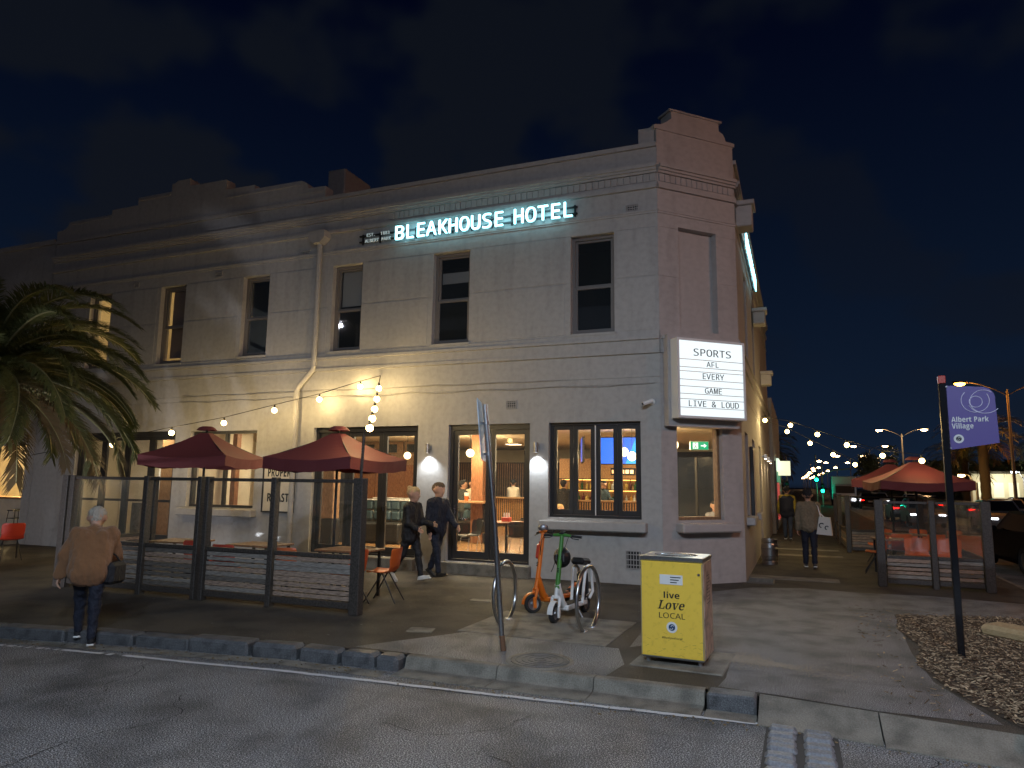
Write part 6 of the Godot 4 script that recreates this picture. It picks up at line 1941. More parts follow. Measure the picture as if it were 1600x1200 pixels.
# ---------------------------------------------------------------- palms
func frond_shape(len: float, e0: float, e1: float, n: int, leaf_len: float, sd: int, wide := 0.02) -> Array:
	# [leaflets, midrib]: grows from the origin towards +x
	var r := RandomNumberGenerator.new()
	r.seed = sd
	var pts := []
	var p := Vector3.ZERO
	var m := 24
	var sway := r.randf_range(-0.25, 0.25)
	for i in m + 1:
		pts.append(p)
		var t := float(i) / m
		var e := lerpf(e0, e1, pow(t, 1.25))
		p += Vector3(cos(e), sin(e), sway * t) * (len / m)
	var radii := []
	for i in m + 1:
		radii.append(lerpf(0.028, 0.007, float(i) / m))
	var rib := MB.new()
	rib.tube(pts, radii, 5, false)
	var lf := MB.new()
	for i in n:
		var t := 0.1 + 0.9 * (i + r.randf() * 0.6) / n
		var f := t * m
		var k := mini(int(f), m - 1)
		var at: Vector3 = (pts[k] as Vector3).lerp(pts[k + 1], f - k)
		var tan: Vector3 = ((pts[k + 1] as Vector3) - pts[k]).normalized()
		var side := Vector3(0, 0, 1)
		var up := side.cross(tan).normalized() * -1.0
		if up.y < 0 and absf(tan.y) < 0.9:
			up = -up
		for s in [-1.0, 1.0]:
			var ll := leaf_len * (0.35 + 0.75 * sin(PI * clampf(t * 0.86 + 0.08, 0, 1))) * r.randf_range(0.8, 1.12)
			var d: Vector3 = (side * s * r.randf_range(0.55, 0.95) + tan * (0.55 + 0.55 * t) + up * r.randf_range(0.15, 0.6)).normalized()
			var mid: Vector3 = at + d * ll * 0.5 + Vector3(0, -0.02 * ll, 0)
			var tip: Vector3 = at + d * ll + Vector3(0, -r.randf_range(0.12, 0.4) * ll, 0)
			var w: Vector3 = d.cross(up).normalized() * wide * 0.5 + up * 0.004
			lf.tri(at - w * 0.5, at + w * 0.5, mid + w)
			lf.tri(at - w * 0.5, mid + w, mid - w)
			lf.tri(mid - w, mid + w, tip)
	return [lf.mesh(), rib.mesh()]

func palm(label: String, at: Vector3, h: float, len: float, count: int, dense: int, leaf_len: float, sd: int, lean := 0.0) -> void:
	var t := thing("palm_tree", label, "palm", at)
	var tr := MB.new()
	var pts := []
	var rr := []
	for i in 24:
		pts.append(Vector3(lean * i / 23.0, h * i / 23.0 - 0.1, 0))
		rr.append(0.30 * (1.0 + 0.06 * sin(i * 2.4)) + (0.16 * maxf(0.0, i - 19) / 4.0))
	tr.tube(pts, rr, 14)
	obj("trunk", tr, M.bark, t)
	var kinds := []
	var ks := 7
	for k in ks:
		var e0 := lerpf(1.2, -0.15, k / float(ks - 1))
		var e1 := lerpf(-0.75, -1.35, k / float(ks - 1))
		kinds.append(frond_shape(len, e0, e1, dense, leaf_len, sd + k, 0.024 if dense > 60 else 0.06))
	rng.seed = sd
	for i in count:
		var lvl := pow(float(i) / count, 0.85)
		var k := clampi(int(lvl * ks), 0, ks - 1)
		var b := Basis(Vector3.UP, i * 2.39996 + rng.randf_range(-0.2, 0.2)) * Basis(Vector3(1, 0, 0), rng.randf_range(-0.25, 0.25)) * Basis.from_scale(Vector3.ONE * rng.randf_range(0.85, 1.08))
		var f := obj("frond", kinds[k][0], M.leaf if lvl < 0.9 else M.leaf_dry, t, Transform3D(b, Vector3(lean, h - 0.05 - 0.25 * lvl, 0)))
		obj("midrib", kinds[k][1], M.rachis, f)

func build_palms() -> void:
	palm("feathery palm with drooping fronds filling the left edge before the hotel", Vector3(-12.2, 0, 4.6), 4.05, 3.3, 84, 200, 0.44, 201)
	palm("dark palm behind the banner pole across the road", Vector3(15.6, 0, -57.0), 4.6, 3.4, 34, 26, 0.9, 221)
	palm("dark palm at the right edge across the road", Vector3(23.5, 0, -62.0), 5.6, 3.6, 34, 26, 0.9, 231)
	palm("dark palm on the left kerb beyond the side street shop", Vector3(0.3, 0, -40.0), 4.4, 2.6, 30, 24, 0.8, 241)
	palm("slender palm trunk beside the pedestrian lamp at the right", Vector3(13.9, 0, -42.0), 5.4, 3.0, 26, 24, 0.8, 251)

# ---------------------------------------------------------------- people
# a figure is a distance field of tapered capsules joined smoothly and meshed as surface nets
func net(mb: MB, bones: Array, cell: float, k: float) -> void:
	# bones: [a, b, radius at a, radius at b]
	var lo := Vector3(1e9, 1e9, 1e9)
	var hi := -lo
	for q in bones:
		var r: float = maxf(q[2], q[3]) + cell * 2.0
		for e in 2:
			lo = lo.min(q[e] - Vector3(r, r, r))
			hi = hi.max(q[e] + Vector3(r, r, r))
	var nx := int((hi.x - lo.x) / cell) + 2
	var ny := int((hi.y - lo.y) / cell) + 2
	var nz := int((hi.z - lo.z) / cell) + 2
	var f := PackedFloat32Array()
	f.resize(nx * ny * nz)
	f.fill(9.0)
	for q in bones:
		var a: Vector3 = q[0]
		var b: Vector3 = q[1]
		var ra: float = q[2]
		var rb: float = q[3]
		var ab := b - a
		var il := 1.0 / maxf(ab.length_squared(), 1e-8)
		var m := maxf(ra, rb) + k + cell * 2.0
		var l := ((a.min(b) - Vector3(m, m, m) - lo) / cell)
		var h := ((a.max(b) + Vector3(m, m, m) - lo) / cell)
		for z in range(maxi(0, int(l.z)), mini(nz, int(h.z) + 1)):
			for y in range(maxi(0, int(l.y)), mini(ny, int(h.y) + 1)):
				var base := (z * ny + y) * nx
				for x in range(maxi(0, int(l.x)), mini(nx, int(h.x) + 1)):
					var p := lo + Vector3(x, y, z) * cell - a
					var t := clampf(p.dot(ab) * il, 0.0, 1.0)
					var d := (p - ab * t).length() - ra - (rb - ra) * t
					var o := f[base + x]
					var w := k - absf(o - d)
					f[base + x] = minf(o, d) - (w * w * 0.25 / k if w > 0.0 else 0.0)
	var idx := {}
	var vs := PackedVector3Array()
	var ns := PackedVector3Array()
	var sy := nx
	var sz := nx * ny
	for z in nz - 1:
		for y in ny - 1:
			var base := (z * ny + y) * nx
			for x in nx - 1:
				var i := base + x
				if f[i] > 2.0 * cell or f[i] < -2.0 * cell:
					continue
				var c := [f[i], f[i + 1], f[i + sy], f[i + sy + 1], f[i + sz], f[i + sz + 1], f[i + sz + sy], f[i + sz + sy + 1]]
				var inside := 0
				for v in c:
					if v < 0.0:
						inside += 1
				if inside == 0 or inside == 8:
					continue
				var sum := Vector3.ZERO
				var cnt := 0
				for e in [[0, 1], [2, 3], [4, 5], [6, 7], [0, 2], [1, 3], [4, 6], [5, 7], [0, 4], [1, 5], [2, 6], [3, 7]]:
					var va: float = c[e[0]]
					var vb: float = c[e[1]]
					if (va < 0.0) != (vb < 0.0):
						var t := va / (va - vb)
						var pa := Vector3(e[0] & 1, (e[0] >> 1) & 1, e[0] >> 2)
						var pb := Vector3(e[1] & 1, (e[1] >> 1) & 1, e[1] >> 2)
						sum += pa.lerp(pb, t)
						cnt += 1
				idx[i] = vs.size()
				vs.append(lo + (Vector3(x, y, z) + sum / cnt) * cell)
				ns.append(Vector3(c[1] + c[3] + c[5] + c[7] - c[0] - c[2] - c[4] - c[6], c[2] + c[3] + c[6] + c[7] - c[0] - c[1] - c[4] - c[5], c[4] + c[5] + c[6] + c[7] - c[0] - c[1] - c[2] - c[3]).normalized())
	for i in idx:
		var inn := f[i] < 0.0
		for ax in 3:
			var st: int = [1, sy, sz][ax]
			var u: int = [sy, sz, 1][ax]
			var w: int = [sz, 1, sy][ax]
			if (f[i + st] < 0.0) == inn:
				continue
			if not (idx.has(i - u) and idx.has(i - w) and idx.has(i - u - w)):
				continue
			var A: int = idx[i]
			var B: int = idx[i - u]
			var C: int = idx[i - u - w]
			var D: int = idx[i - w]
			if inn:
				mb.stri(vs[A], vs[B], vs[C], ns[A], ns[B], ns[C])
				mb.stri(vs[A], vs[C], vs[D], ns[A], ns[C], ns[D])
			else:
				mb.stri(vs[A], vs[C], vs[B], ns[A], ns[C], ns[B])
				mb.stri(vs[A], vs[D], vs[C], ns[A], ns[D], ns[C])

func wrinkle(mb: MB, amp: float, freq: Vector3, sd: int) -> void:
	# small folds: every point moves along its normal, and the normal leans with the slope
	var f := FastNoiseLite.new()
	f.seed = sd
	f.frequency = 1.0
	f.fractal_octaves = 3
	var e := 0.004
	for i in mb.v.size():
		var p := mb.v[i]
		var n := mb.n[i]
		var q := p * freq
		var h := f.get_noise_3dv(q)
		var g := Vector3(f.get_noise_3dv((p + Vector3(e, 0, 0)) * freq) - h, f.get_noise_3dv((p + Vector3(0, e, 0)) * freq) - h, f.get_noise_3dv((p + Vector3(0, 0, e)) * freq) - h) * (amp / e)
		mb.v[i] = p + n * h * amp
		mb.n[i] = (n - (g - n * g.dot(n))).normalized()

func rot_x(v: Vector3, a: float) -> Vector3:
	return v.rotated(Vector3.RIGHT, a)

func hand_bones(w: Vector3, dir: Vector3, thumb: Vector3, across: Vector3, s: float) -> Array:
	# palm, four curled fingers and a thumb; thumb points the way the thumb leaves the palm
	var r := []
	var pal := dir.cross(across).normalized()
	for i in 4:
		var off := across * (0.026 - 0.0175 * i) * s
		r.append([w + off * 0.6, w + dir * 0.085 * s + off, 0.014 * s, 0.0115 * s])
		var l: float = [0.038, 0.043, 0.041, 0.032][i] * s
		var k0 := w + dir * 0.087 * s + off
		var d1 := (dir + thumb * 0.35 + pal * 0.2).normalized()
		var k1 := k0 + d1 * l
		var d2 := (dir * 0.75 + thumb * 0.25 + pal * 0.65).normalized()
		r.append([k0, k1, 0.0095 * s, 0.0088 * s])
		r.append([k1, k1 + d2 * l * 0.85, 0.0088 * s, 0.0072 * s])
	var tb := w + dir * 0.025 * s + across * 0.03 * s
	var tk := tb + (dir * 0.6 + across * 0.7 + pal * 0.25).normalized() * 0.042 * s
	r.append([tb, tk, 0.012 * s, 0.0105 * s])
	r.append([tk, tk + (dir * 0.9 + pal * 0.35).normalized() * 0.034 * s, 0.0105 * s, 0.008 * s])
	return r

func person(label: String, at: Vector3, turn: float, o: Dictionary) -> Node3D:
	# local +z is ahead, +x is the figure's left hand side
	var H: float = o.get("h", 1.72)
	var cell: float = o.get("cell", 0.016)
	var bulk: float = o.get("bulk", 1.0)
	var lean: float = o.get("lean", 0.04)
	var hd: float = o.get("head", 0.0)
	var P := Vector3(0, 0.53 * H, 0)
	var spine := rot_x(Vector3.UP, lean)
	var neck := P + spine * 0.295 * H
	var hup := rot_x(Vector3.UP, lean + hd)
	var fwd := rot_x(Vector3(0, 0, 1), lean + hd)
	var yaw: float = o.get("look", 0.0)
	fwd = fwd.rotated(hup, yaw)
	var ear := hup.cross(fwd).normalized()
	var hc := neck + hup * 0.105 * H
	var legs := []
	var low := 9.0
	for s in [1, -1]:
		var a: Array = o.get("leg_l" if s > 0 else "leg_r", [0.0, 0.0, 0.0])
		var hip := P + Vector3(s * 0.052 * H, -0.02 * H, 0)
		var knee := hip + rot_x(Vector3.DOWN, -a[0]) * 0.235 * H
		var ankle := knee + rot_x(Vector3.DOWN, -a[0] + a[1]) * 0.235 * H
		var fd := rot_x(Vector3(0, 0, 1), -a[0] + a[1] + a[2])
		var heel := ankle + rot_x(Vector3.DOWN, -a[0] + a[1] + a[2]) * 0.03 * H - fd * 0.02 * H
		var toe := heel + fd * 0.125 * H
		low = minf(low, minf(heel.y, toe.y) - 0.016 * H)
		legs.append([hip, knee, ankle, heel, toe])
	var root := thing("person", label, "person", at, turn)
	var lift := Vector3(0, -low + (o.get("raise", 0.0) as float), 0)
	# skin
	var body := MB.new()
	var bb := [[P, P + spine * 0.2 * H, 0.045 * H, 0.045 * H], [P + spine * 0.2 * H, neck, 0.04 * H, 0.033 * H], [neck - spine * 0.02 * H, neck + hup * 0.055 * H - fwd * 0.006 * H, 0.034 * H, 0.031 * H]]
	var coat := [[P + Vector3(0.04 * H, 0, 0) - spine * (o.get("hem", 0.03) as float) * H, P + Vector3(0.05 * H, 0, 0) + spine * 0.22 * H, 0.072 * H * bulk, 0.066 * H * bulk], [P + Vector3(-0.04 * H, 0, 0) - spine * (o.get("hem", 0.03) as float) * H, P + Vector3(-0.05 * H, 0, 0) + spine * 0.22 * H, 0.072 * H * bulk, 0.066 * H * bulk], [P - spine * 0.01 * H, neck - spine * 0.03 * H, 0.078 * H * bulk, 0.058 * H], [neck - spine * 0.025 * H, neck + hup * 0.01 * H - fwd * 0.004 * H, 0.045 * H, 0.042 * H]]
	var arms := []
	for s in [1, -1]:
		var a: Array = o.get("arm_l" if s > 0 else "arm_r", [0.1, 0.15, 0.25])
		var sh := neck + spine * -0.03 * H + Vector3(s * 0.098 * H * (0.8 + 0.2 * bulk), 0, 0)
		var ud := Vector3(s * sin(a[1]), -cos(a[1]) * cos(a[0]), cos(a[1]) * sin(a[0])).normalized()
		var el := sh + ud * 0.17 * H
		var xd := Vector3(s * sin(a[1] * 0.4), -cos(a[0] + a[2]), sin(a[0] + a[2])).normalized()
		var wr := el + xd * 0.145 * H
		bb.append([sh, el, 0.026 * H, 0.023 * H])
		bb.append([el, wr, 0.022 * H, 0.016 * H])
		coat.append([neck - spine * 0.03 * H, sh, 0.05 * H, 0.04 * H * bulk])
		coat.append([sh, el, 0.041 * H * bulk, 0.035 * H * bulk])
		coat.append([el, wr - xd * 0.008 * H, 0.035 * H * bulk, 0.027 * H * bulk])
		arms.append([wr, xd, s])
	for l in legs:
		bb.append([l[0], l[1], 0.048 * H, 0.033 * H])
		bb.append([l[1], l[2], 0.033 * H, 0.02 * H])
	net(body, bb, cell * 1.3, 0.03)
	var hs := H / 1.72
	for a in arms:
		var ahead: Vector3 = (Vector3(0, 0, 1) - a[1] * (a[1] as Vector3).z).normalized()
		var inw := Vector3(-a[2], 0, 0)
		net(body, hand_bones(a[0], a[1], inw, ahead, hs), maxf(0.005, cell * 0.32), 0.006)
	var R := 0.052 * H
	var face := [[hc + hup * R * 0.35 - fwd * R * 0.3, hc + hup * R * 0.45 + fwd * R * 0.15, R * 1.22, R * 1.18], [hc + fwd * R * 0.55 - hup * R * 0.2, hc + fwd * R * 0.5 - hup * R * 0.75, R * 0.8, R * 0.62], [hc + fwd * R * 0.85 - hup * R * 0.95, hc + fwd * R * 0.8 - hup * R * 1.0, R * 0.36, R * 0.36], [hc - fwd * R * 0.2 - hup * R * 0.5, neck + hup * 0.02 * H, R * 0.7, R * 0.62],
		[hc + fwd * R * 1.25 + hup * R * 0.22, hc + fwd * R * 1.58 - hup * R * 0.18, R * 0.13, R * 0.19], [hc + fwd * R * 1.2 + hup * R * 0.42 + ear * R * 0.35, hc + fwd * R * 1.2 + hup * R * 0.42 - ear * R * 0.35, R * 0.17, R * 0.17], [hc + fwd * R * 1.2 - hup * R * 0.56 + ear * R * 0.2, hc + fwd * R * 1.2 - hup * R * 0.56 - ear * R * 0.2, R * 0.13, R * 0.13]]
	for s in [1, -1]:
		face.append([hc + ear * R * s * 1.16 - fwd * R * 0.05 + hup * R * 0.15, hc + ear * R * s * 1.12 - fwd * R * 0.0 - hup * R * 0.2, R * 0.2, R * 0.13])
	net(body, face, maxf(0.007, cell * 0.45), R * 0.3)
	obj("body", body, o.get("skin", M.skin), root, Transform3D(Basis(), lift))
	var eyes := MB.new()
	for s in [1, -1]:
		eyes.ball(hc + ear * R * 0.42 * s + fwd * R * 1.14 + hup * R * 0.2, Vector3.ONE * R * 0.13, 8, 5)
	obj("eyes", eyes, M.black, root, Transform3D(Basis(), lift))
	# clothes and hair
	var cm := MB.new()
	net(cm, coat, cell, 0.035)
	if cell < 0.022:
		wrinkle(cm, 0.022, Vector3(7.0, 4.0, 7.0), label.length())
	obj("jacket", cm, o.coat, root, Transform3D(Basis(), lift))
	if o.get("hood", false):
		var hd2 := MB.new()
		net(hd2, [[neck + Vector3(0.045 * H, 0.0, 0) - fwd * 0.035 * H, neck + Vector3(-0.045 * H, 0.0, 0) - fwd * 0.035 * H, 0.03 * H, 0.03 * H], [neck - fwd * 0.05 * H - spine * 0.01 * H, neck - fwd * 0.06 * H - spine * 0.05 * H, 0.045 * H, 0.03 * H], [neck + Vector3(0.05 * H, 0.005 * H, 0), neck + fwd * 0.035 * H - spine * 0.02 * H, 0.018 * H, 0.015 * H], [neck + Vector3(-0.05 * H, 0.005 * H, 0), neck + fwd * 0.035 * H - spine * 0.02 * H, 0.018 * H, 0.015 * H]], cell, 0.02)
		obj("hood", hd2, o.coat, root, Transform3D(Basis(), lift))
	var tm := MB.new()
	var tr := [[P + Vector3(0.03 * H, -0.01 * H, 0), P + Vector3(-0.03 * H, -0.01 * H, 0), 0.068 * H * bulk, 0.068 * H * bulk]]
	for l in legs:
		tr.append([l[0], l[1], 0.058 * H, 0.041 * H])
		tr.append([l[1], (l[2] as Vector3).lerp(l[1], 0.06), 0.04 * H, (o.get("cuff", 0.033) as float) * H])
	net(tm, tr, cell, 0.022)
	if cell < 0.022:
		wrinkle(tm, 0.016, Vector3(9.0, 8.0, 9.0), label.length() + 3)
	obj("trousers", tm, o.trousers, root, Transform3D(Basis(), lift))
	for l in legs:
		var sm := MB.new()
		var mid: Vector3 = (l[3] as Vector3).lerp(l[4], 0.45)
		net(sm, [[l[3], mid, 0.02 * H, 0.021 * H], [mid, l[4], 0.021 * H, 0.016 * H], [l[2], (l[3] as Vector3).lerp(mid, 0.4), 0.024 * H, 0.022 * H]], maxf(0.009, cell * 0.6), 0.015)
		var so := obj("shoe", sm, o.shoes, root, Transform3D(Basis(), lift))
		var sole := MB.new()
		var dn: Vector3 = ((l[4] as Vector3) - l[3]).normalized()
		var bs := Basis(dn.cross(Vector3.UP).normalized() * -1.0, dn.cross(dn.cross(Vector3.UP)).normalized() * -1.0, dn)
		if bs.determinant() < 0:
			bs.x = -bs.x
		sole.bbox(((l[3] as Vector3) + l[4]) * 0.5 + bs.y * (-0.014 * H if bs.y.y > 0 else 0.014 * H), Vector3(0.046 * H, 0.014 * H, 0.165 * H), 0.004 * H, bs)
		obj("sole", sole, o.get("soles", M.white), so)
	var hm := MB.new()
	var hair := [[hc + hup * R * 0.55 - fwd * R * 0.38, hc + hup * R * 0.72 + fwd * R * 0.22, R * 1.2, R * 1.08], [hc - fwd * R * 0.62 + hup * R * 0.3, hc - fwd * R * 0.55 - hup * R * (o.get("hair_down", 0.25) as float), R * 1.0, R * 0.72]]
	if o.get("bun", false):
		hair.append([hc - fwd * R * 1.25 + hup * R * 1.35, hc - fwd * R * 1.3 + hup * R * 1.55, R * 0.45, R * 0.42])
	net(hm, hair, maxf(0.008, cell * 0.5), R * 0.4)
	if cell < 0.022:
		wrinkle(hm, 0.014, Vector3(45.0, 16.0, 45.0), label.length() + 7)
	if o.get("cap", false):
		obj("cap", hm, o.hair, root, Transform3D(Basis(), lift))
	else:
		obj("hair", hm, o.hair, root, Transform3D(Basis(), lift))
	root.set_meta("lift", lift)
	return root

func build_people() -> void:
	var fold := noise_tex(64, 0.018, [], 512, 3, FastNoiseLite.TYPE_SIMPLEX_SMOOTH, 9.0)
	var cloth_t := noise_tex(65, 0.03, [[0.0, g1(0.6)], [1.0, g1(1.0)]], 256, 4)
	var navy := textured(cloth_t, 0.6, 0.8, fold, 1.0, L(0.014, 0.018, 0.034), false)
	var black := textured(cloth_t, 0.6, 0.7, fold, 1.0, L(0.015, 0.015, 0.018), false)
	for q in [navy, black]:
		q.uv1_scale = Vector3(2.4, 0.9, 2.4)
	var fleece_t := noise_tex(61, 0.16, [[0.0, L(0.11, 0.055, 0.025)], [0.5, L(0.24, 0.125, 0.058)], [1.0, L(0.42, 0.25, 0.13)]], 512, 3)
	var fleece := textured(fleece_t, 0.35, 0.95, noise_tex(62, 0.2, [], 512, 3, FastNoiseLite.TYPE_SIMPLEX_SMOOTH, 8.0), 1.0, L(1.08, 0.96, 0.82), false)
	fleece.rim_enabled = true
	fleece.rim = 0.5
	var grey_hair := mat(L(0.42, 0.37, 0.30), 0.8)
	var old := person("elderly person in a brown fleece jacket stepping up the kerb, seen from behind", Vector3(-5.6, -0.13, 7.22), PI + 0.82, {"h": 1.64, "lean": 0.42, "head": 0.30, "bulk": 1.35, "hem": 0.03, "cell": 0.014, "coat": fleece, "trousers": navy, "shoes": black, "hair": grey_hair, "hair_down": 0.3, "cuff": 0.03,
		"leg_r": [-0.06, 0.04, 0.0], "leg_l": [0.5, 0.42, 0.3], "arm_l": [-0.15, 0.42, 0.1], "arm_r": [0.35, 0.22, 0.9]})
	var bag := thing("shoulder_bag", "dark shoulder bag held against the side of the elderly walker", "bag", Vector3(-5.45, 0.70, 7.0), 0.3)
	obj("body", _bb(Vector3(0, 0.0, 0), Vector3(0.14, 0.26, 0.3), 0.04), black, bag)
	var stp := MB.new()
	stp.tube([Vector3(0, 0.12, 0.1), Vector3(-0.04, 0.2, 0.06), Vector3(-0.06, 0.24, 0.0), Vector3(-0.04, 0.2, -0.06), Vector3(0, 0.12, -0.1)], 0.01, 6)
	obj("strap", stp, black, bag)
	person("woman with fair hair in a bun, black jacket and white sneakers, walking past the doors", Vector3(-4.42, 0, 1.6), PI / 2 - 0.12, {"h": 1.68, "lean": 0.06, "bulk": 1.12, "hem": 0.07, "coat": black, "trousers": black, "shoes": M.white, "hair": mat(L(0.50, 0.36, 0.18), 0.6), "bun": true, "hair_down": 0.1, "hood": true, "look": 0.0,
		"leg_l": [0.30, 0.12, 0.0], "leg_r": [-0.28, 0.3, 0.2], "arm_l": [0.3, 0.05, 1.1], "arm_r": [0.15, 0.08, 1.0]})
	person("man in a dark hooded jacket walking right beside the woman, past the wall lamp", Vector3(-4.22, 0, 0.95), PI / 2 - 0.35, {"h": 1.76, "lean": 0.05, "bulk": 1.15, "hem": 0.04, "coat": navy, "trousers": navy, "shoes": black, "soles": black, "hair": mat(L(0.10, 0.07, 0.045), 0.8), "hair_down": -0.1, "hood": true,
		"leg_l": [-0.22, 0.22, 0.1], "leg_r": [0.30, 0.15, 0.0], "arm_l": [0.4, 0.1, 0.45], "arm_r": [-0.15, 0.08, 0.35]})
	var khaki := textured(cloth_t, 0.5, 0.9, fold, 1.0, L(0.24, 0.19, 0.12), false)
	person("walker in a tan jacket and dark jeans with a white tote bag, seen from behind", Vector3(2.56, 0, -4.5), PI + 0.05, {"h": 1.73, "lean": 0.04, "bulk": 1.18, "hem": 0.0, "coat": khaki, "trousers": navy, "shoes": mat(L(0.05, 0.045, 0.045), 0.6), "hair": black, "cap": true, "hair_down": 0.15,
		"leg_l": [0.12, 0.1, 0.0], "leg_r": [-0.1, 0.08, 0.05], "arm_l": [-0.1, 0.18, 0.2], "arm_r": [0.1, 0.16, 0.35]})
	var tote := thing("tote_bag", "white tote bag with black print hanging at the tan jacketed walker's side", "bag", Vector3(2.89, 0.98, -4.42), 0.25)
	var tb := MB.new()
	tb.prism(PackedVector2Array([Vector2(-0.17, -0.2), Vector2(0.16, -0.22), Vector2(0.13, 0.18), Vector2(-0.1, 0.2)]), -0.05, 0.05)
	obj("pouch", tb, mat(L(0.62, 0.6, 0.54), 0.8), tote, Transform3D(Basis(Vector3.UP, -0.5), Vector3.ZERO))
	for q in [[-0.05, 0.0, 0.07], [0.06, -0.05, 0.055]]:
		var pr := MB.new()
		ring_tube(pr, Vector3(q[0], q[1], 0.051), Vector3.RIGHT, Vector3.UP, q[2] * 0.7, 0.012, 0.6, 4.6, 12, 6)
		obj("print", pr, M.ink, tote, Transform3D(Basis(Vector3.UP, -0.5), Vector3.ZERO))
	var ts := MB.new()
	ts.tube([Vector3(-0.08, 0.18, 0.02), Vector3(-0.13, 0.42, 0.0), Vector3(-0.16, 0.5, -0.06), Vector3(-0.1, 0.3, -0.1), Vector3(0.03, 0.17, -0.05)], 0.012, 6)
	obj("strap", ts, M.white, tote)
	person("walker in a dark vest with yellow sleeves farther along the side street", Vector3(1.98, 0, -13.4), PI - 0.05, {"h": 1.78, "lean": 0.03, "bulk": 1.2, "cell": 0.02, "coat": mat(L(0.30, 0.22, 0.02), 0.8), "trousers": mat(L(0.03, 0.04, 0.065), 0.85), "shoes": black, "hair": black, "hair_down": 0.2,
		"leg_l": [0.15, 0.1, 0.0], "leg_r": [-0.15, 0.1, 0.05], "arm_l": [0.1, 0.25, 0.3], "arm_r": [-0.1, 0.25, 0.3]})
	var vest := MB.new()
	var vh := 1.78
	net(vest, [[Vector3(0.06, 0.93, 0), Vector3(0.1, 1.38, 0), 0.19, 0.165], [Vector3(-0.06, 0.93, 0), Vector3(-0.1, 1.38, 0), 0.19, 0.165], [Vector3(0, 1.1, -0.08), Vector3(0, 1.36, -0.06), 0.2, 0.15]], 0.02, 0.05)
	var vp: Node3D = get_node("person_004")
	var vo := obj("vest", vest, navy, vp)
	vo.position = Vector3(0, 0.0, 0.02)
	# staff and guests seen through the glass
	var F := 0.2
	var shirt := mat(L(0.60, 0.53, 0.42), 0.8)
	var hairs := black
	var guests := [["barman in a cream shirt seen from behind at the rear bar", Vector3(-8.1, F, -12.75), PI + 0.3, shirt, 1.76], ["barman in a dark shirt standing behind the counter under the television", Vector3(-3.95, F, -10.7), 0.9, mat(L(0.03, 0.05, 0.06), 0.8), 1.74], ["guest in black standing at the counter behind the left folding pane", Vector3(-4.7, F, -8.6), PI, black, 1.74],
		["guest in a dark hooded jacket sitting at the high table", Vector3(-6.9, F, -5.6), 2.6, mat(L(0.05, 0.05, 0.045), 0.8), 1.68], ["guest in a pale shirt standing beyond the red column", Vector3(-7.7, F, -8.0), 1.0, shirt, 1.70], ["fair haired guest seated low behind the left folding pane", Vector3(-3.2, F - 0.55, -3.4), 2.0, mat(L(0.35, 0.2, 0.14), 0.8), 1.66], ["guest in a pale top among the teal booths", Vector3(-7.6, F - 0.4, -4.2), 0.6, mat(L(0.5, 0.48, 0.44), 0.8), 1.68], ["guest in grey at the table behind the corner window", Vector3(0.35, F - 0.45, -5.6), 0.2, mat(L(0.2, 0.2, 0.22), 0.8), 1.68]]
	for i in guests.size():
		var g: Array = guests[i]
		person(g[0], g[1], g[2], {"h": g[4], "cell": 0.026, "lean": 0.1, "coat": g[3], "trousers": black, "shoes": black, "hair": mat(L(0.45, 0.3, 0.14), 0.7) if i == 5 else hairs, "hair_down": 0.2 + 0.1 * (i % 3), "arm_l": [0.5, 0.1, 0.9], "arm_r": [0.3, 0.1, 0.7]})

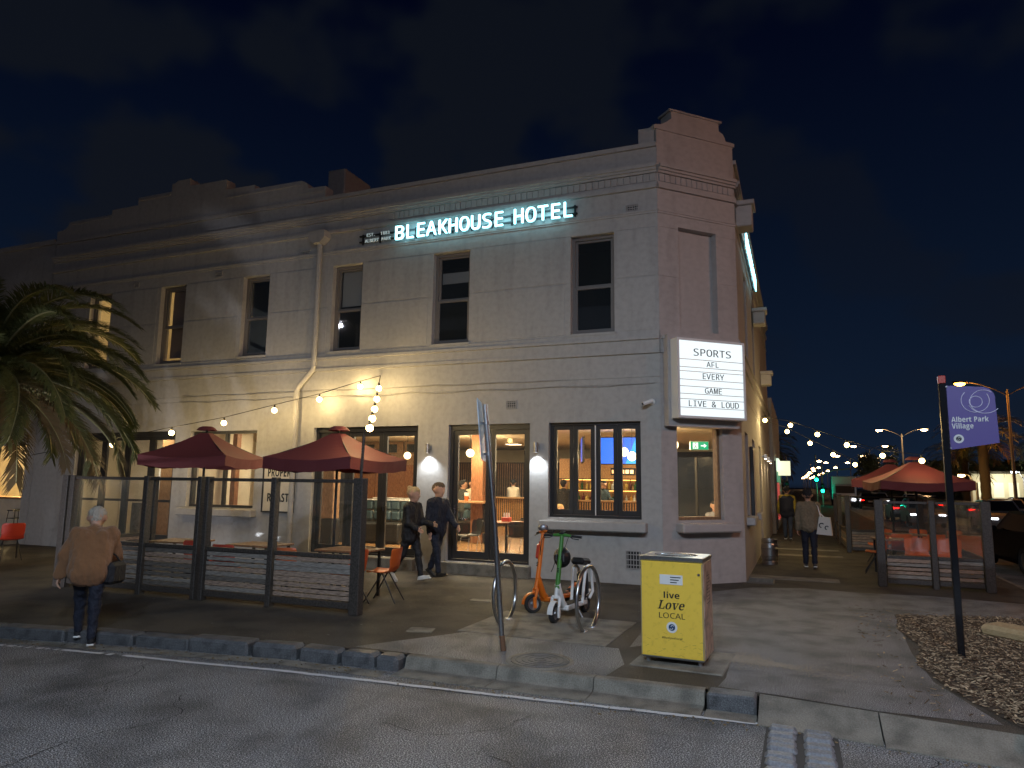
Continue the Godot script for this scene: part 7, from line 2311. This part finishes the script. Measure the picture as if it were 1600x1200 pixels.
# ---------------------------------------------------------------- sky, camera, light
func night_sky() -> ImageTexture:
	var w := 1024
	var h := 512
	var im := Image.create(w, h, false, Image.FORMAT_RGBF)
	var f := FastNoiseLite.new()
	f.seed = 21
	f.noise_type = FastNoiseLite.TYPE_SIMPLEX_SMOOTH
	f.frequency = 1.1
	f.fractal_octaves = 5
	for y in h:
		var v := PI * (y + 0.5) / h
		for x in w:
			var u := wrapf(TAU * (x + 0.5) / w, -PI, PI)
			var d := Vector3(sin(u) * sin(v), cos(v), -cos(u) * sin(v))
			var up := maxf(d.y, 0.0)
			var base := Color(0.0075, 0.0165, 0.036).lerp(Color(0.0004, 0.0013, 0.0075), pow(clampf(up * 1.7, 0, 1), 0.55))
			# bluer, clearer air towards the bay on the right; cloud elsewhere
			var clear := clampf(1.15 * exp(-pow((u - 0.02) / 0.30, 2.0)) * exp(-pow(up / 0.42, 2.0)), 0.0, 1.0)
			var q := Vector3(d.x, d.y * 2.2, d.z) / (0.35 + up)
			var n := f.get_noise_3d(q.x * 2.3, q.y * 1.4, q.z * 2.3)
			var cloud := smoothstep(-0.16, 0.14, n) * (1.0 - 0.9 * clear)
			var c := base.lerp(Color(0.0040, 0.0056, 0.0092).lerp(Color(0.0062, 0.0078, 0.0125), 1.0 - clampf(up * 1.4, 0, 1)), cloud * 0.9)
			if d.y < 0.0:
				c = Color(0.004, 0.005, 0.009)
			im.set_pixel(x, y, c * 0.8)
	return ImageTexture.create_from_image(im)

func _ready() -> void:
	var cam := Camera3D.new()
	cam.name = "camera"
	cam.fov = rad_to_deg(2.0 * atan(600.0 / 1100.0))
	cam.near = 0.05
	cam.far = 2000.0
	var yaw := deg_to_rad(22.0)
	var pit := deg_to_rad(8.0)
	var rol := deg_to_rad(0.73)
	var fw := Vector3(-sin(yaw) * cos(pit), sin(pit), -cos(yaw) * cos(pit))
	var rt := Vector3(cos(yaw), 0, -sin(yaw))
	var up := rt.cross(fw)
	var r2 := rt * cos(rol) + up * sin(rol)
	var u2 := up * cos(rol) - rt * sin(rol)
	cam.transform = Transform3D(Basis(r2, u2, -fw), Vector3(2.363, 1.85, 13.415))
	add_child(cam)
	var env := Environment.new()
	env.background_mode = Environment.BG_SKY
	var sky := Sky.new()
	var sm := PanoramaSkyMaterial.new()
	sm.panorama = night_sky()
	sky.sky_material = sm
	env.sky = sky
	env.tonemap_mode = Environment.TONE_MAPPER_LINEAR
	env.tonemap_exposure = 1.3
	env.sdfgi_enabled = true
	env.ssao_enabled = true
	env.ssil_enabled = true
	var we := WorldEnvironment.new()
	we.name = "world_environment"
	we.environment = env
	add_child(we)
	M.key_e = 60.0
	M.amber_e = 20.0
	M.left_e = 1.5
	make_materials()
	build_ground()
	build_hotel()
	build_neighbours()
	build_signs()
	build_interior()
	build_screens()
	build_terrace()
	build_festoons()
	build_furniture()
	build_street()
	build_traffic()
	build_palms()
	build_people()
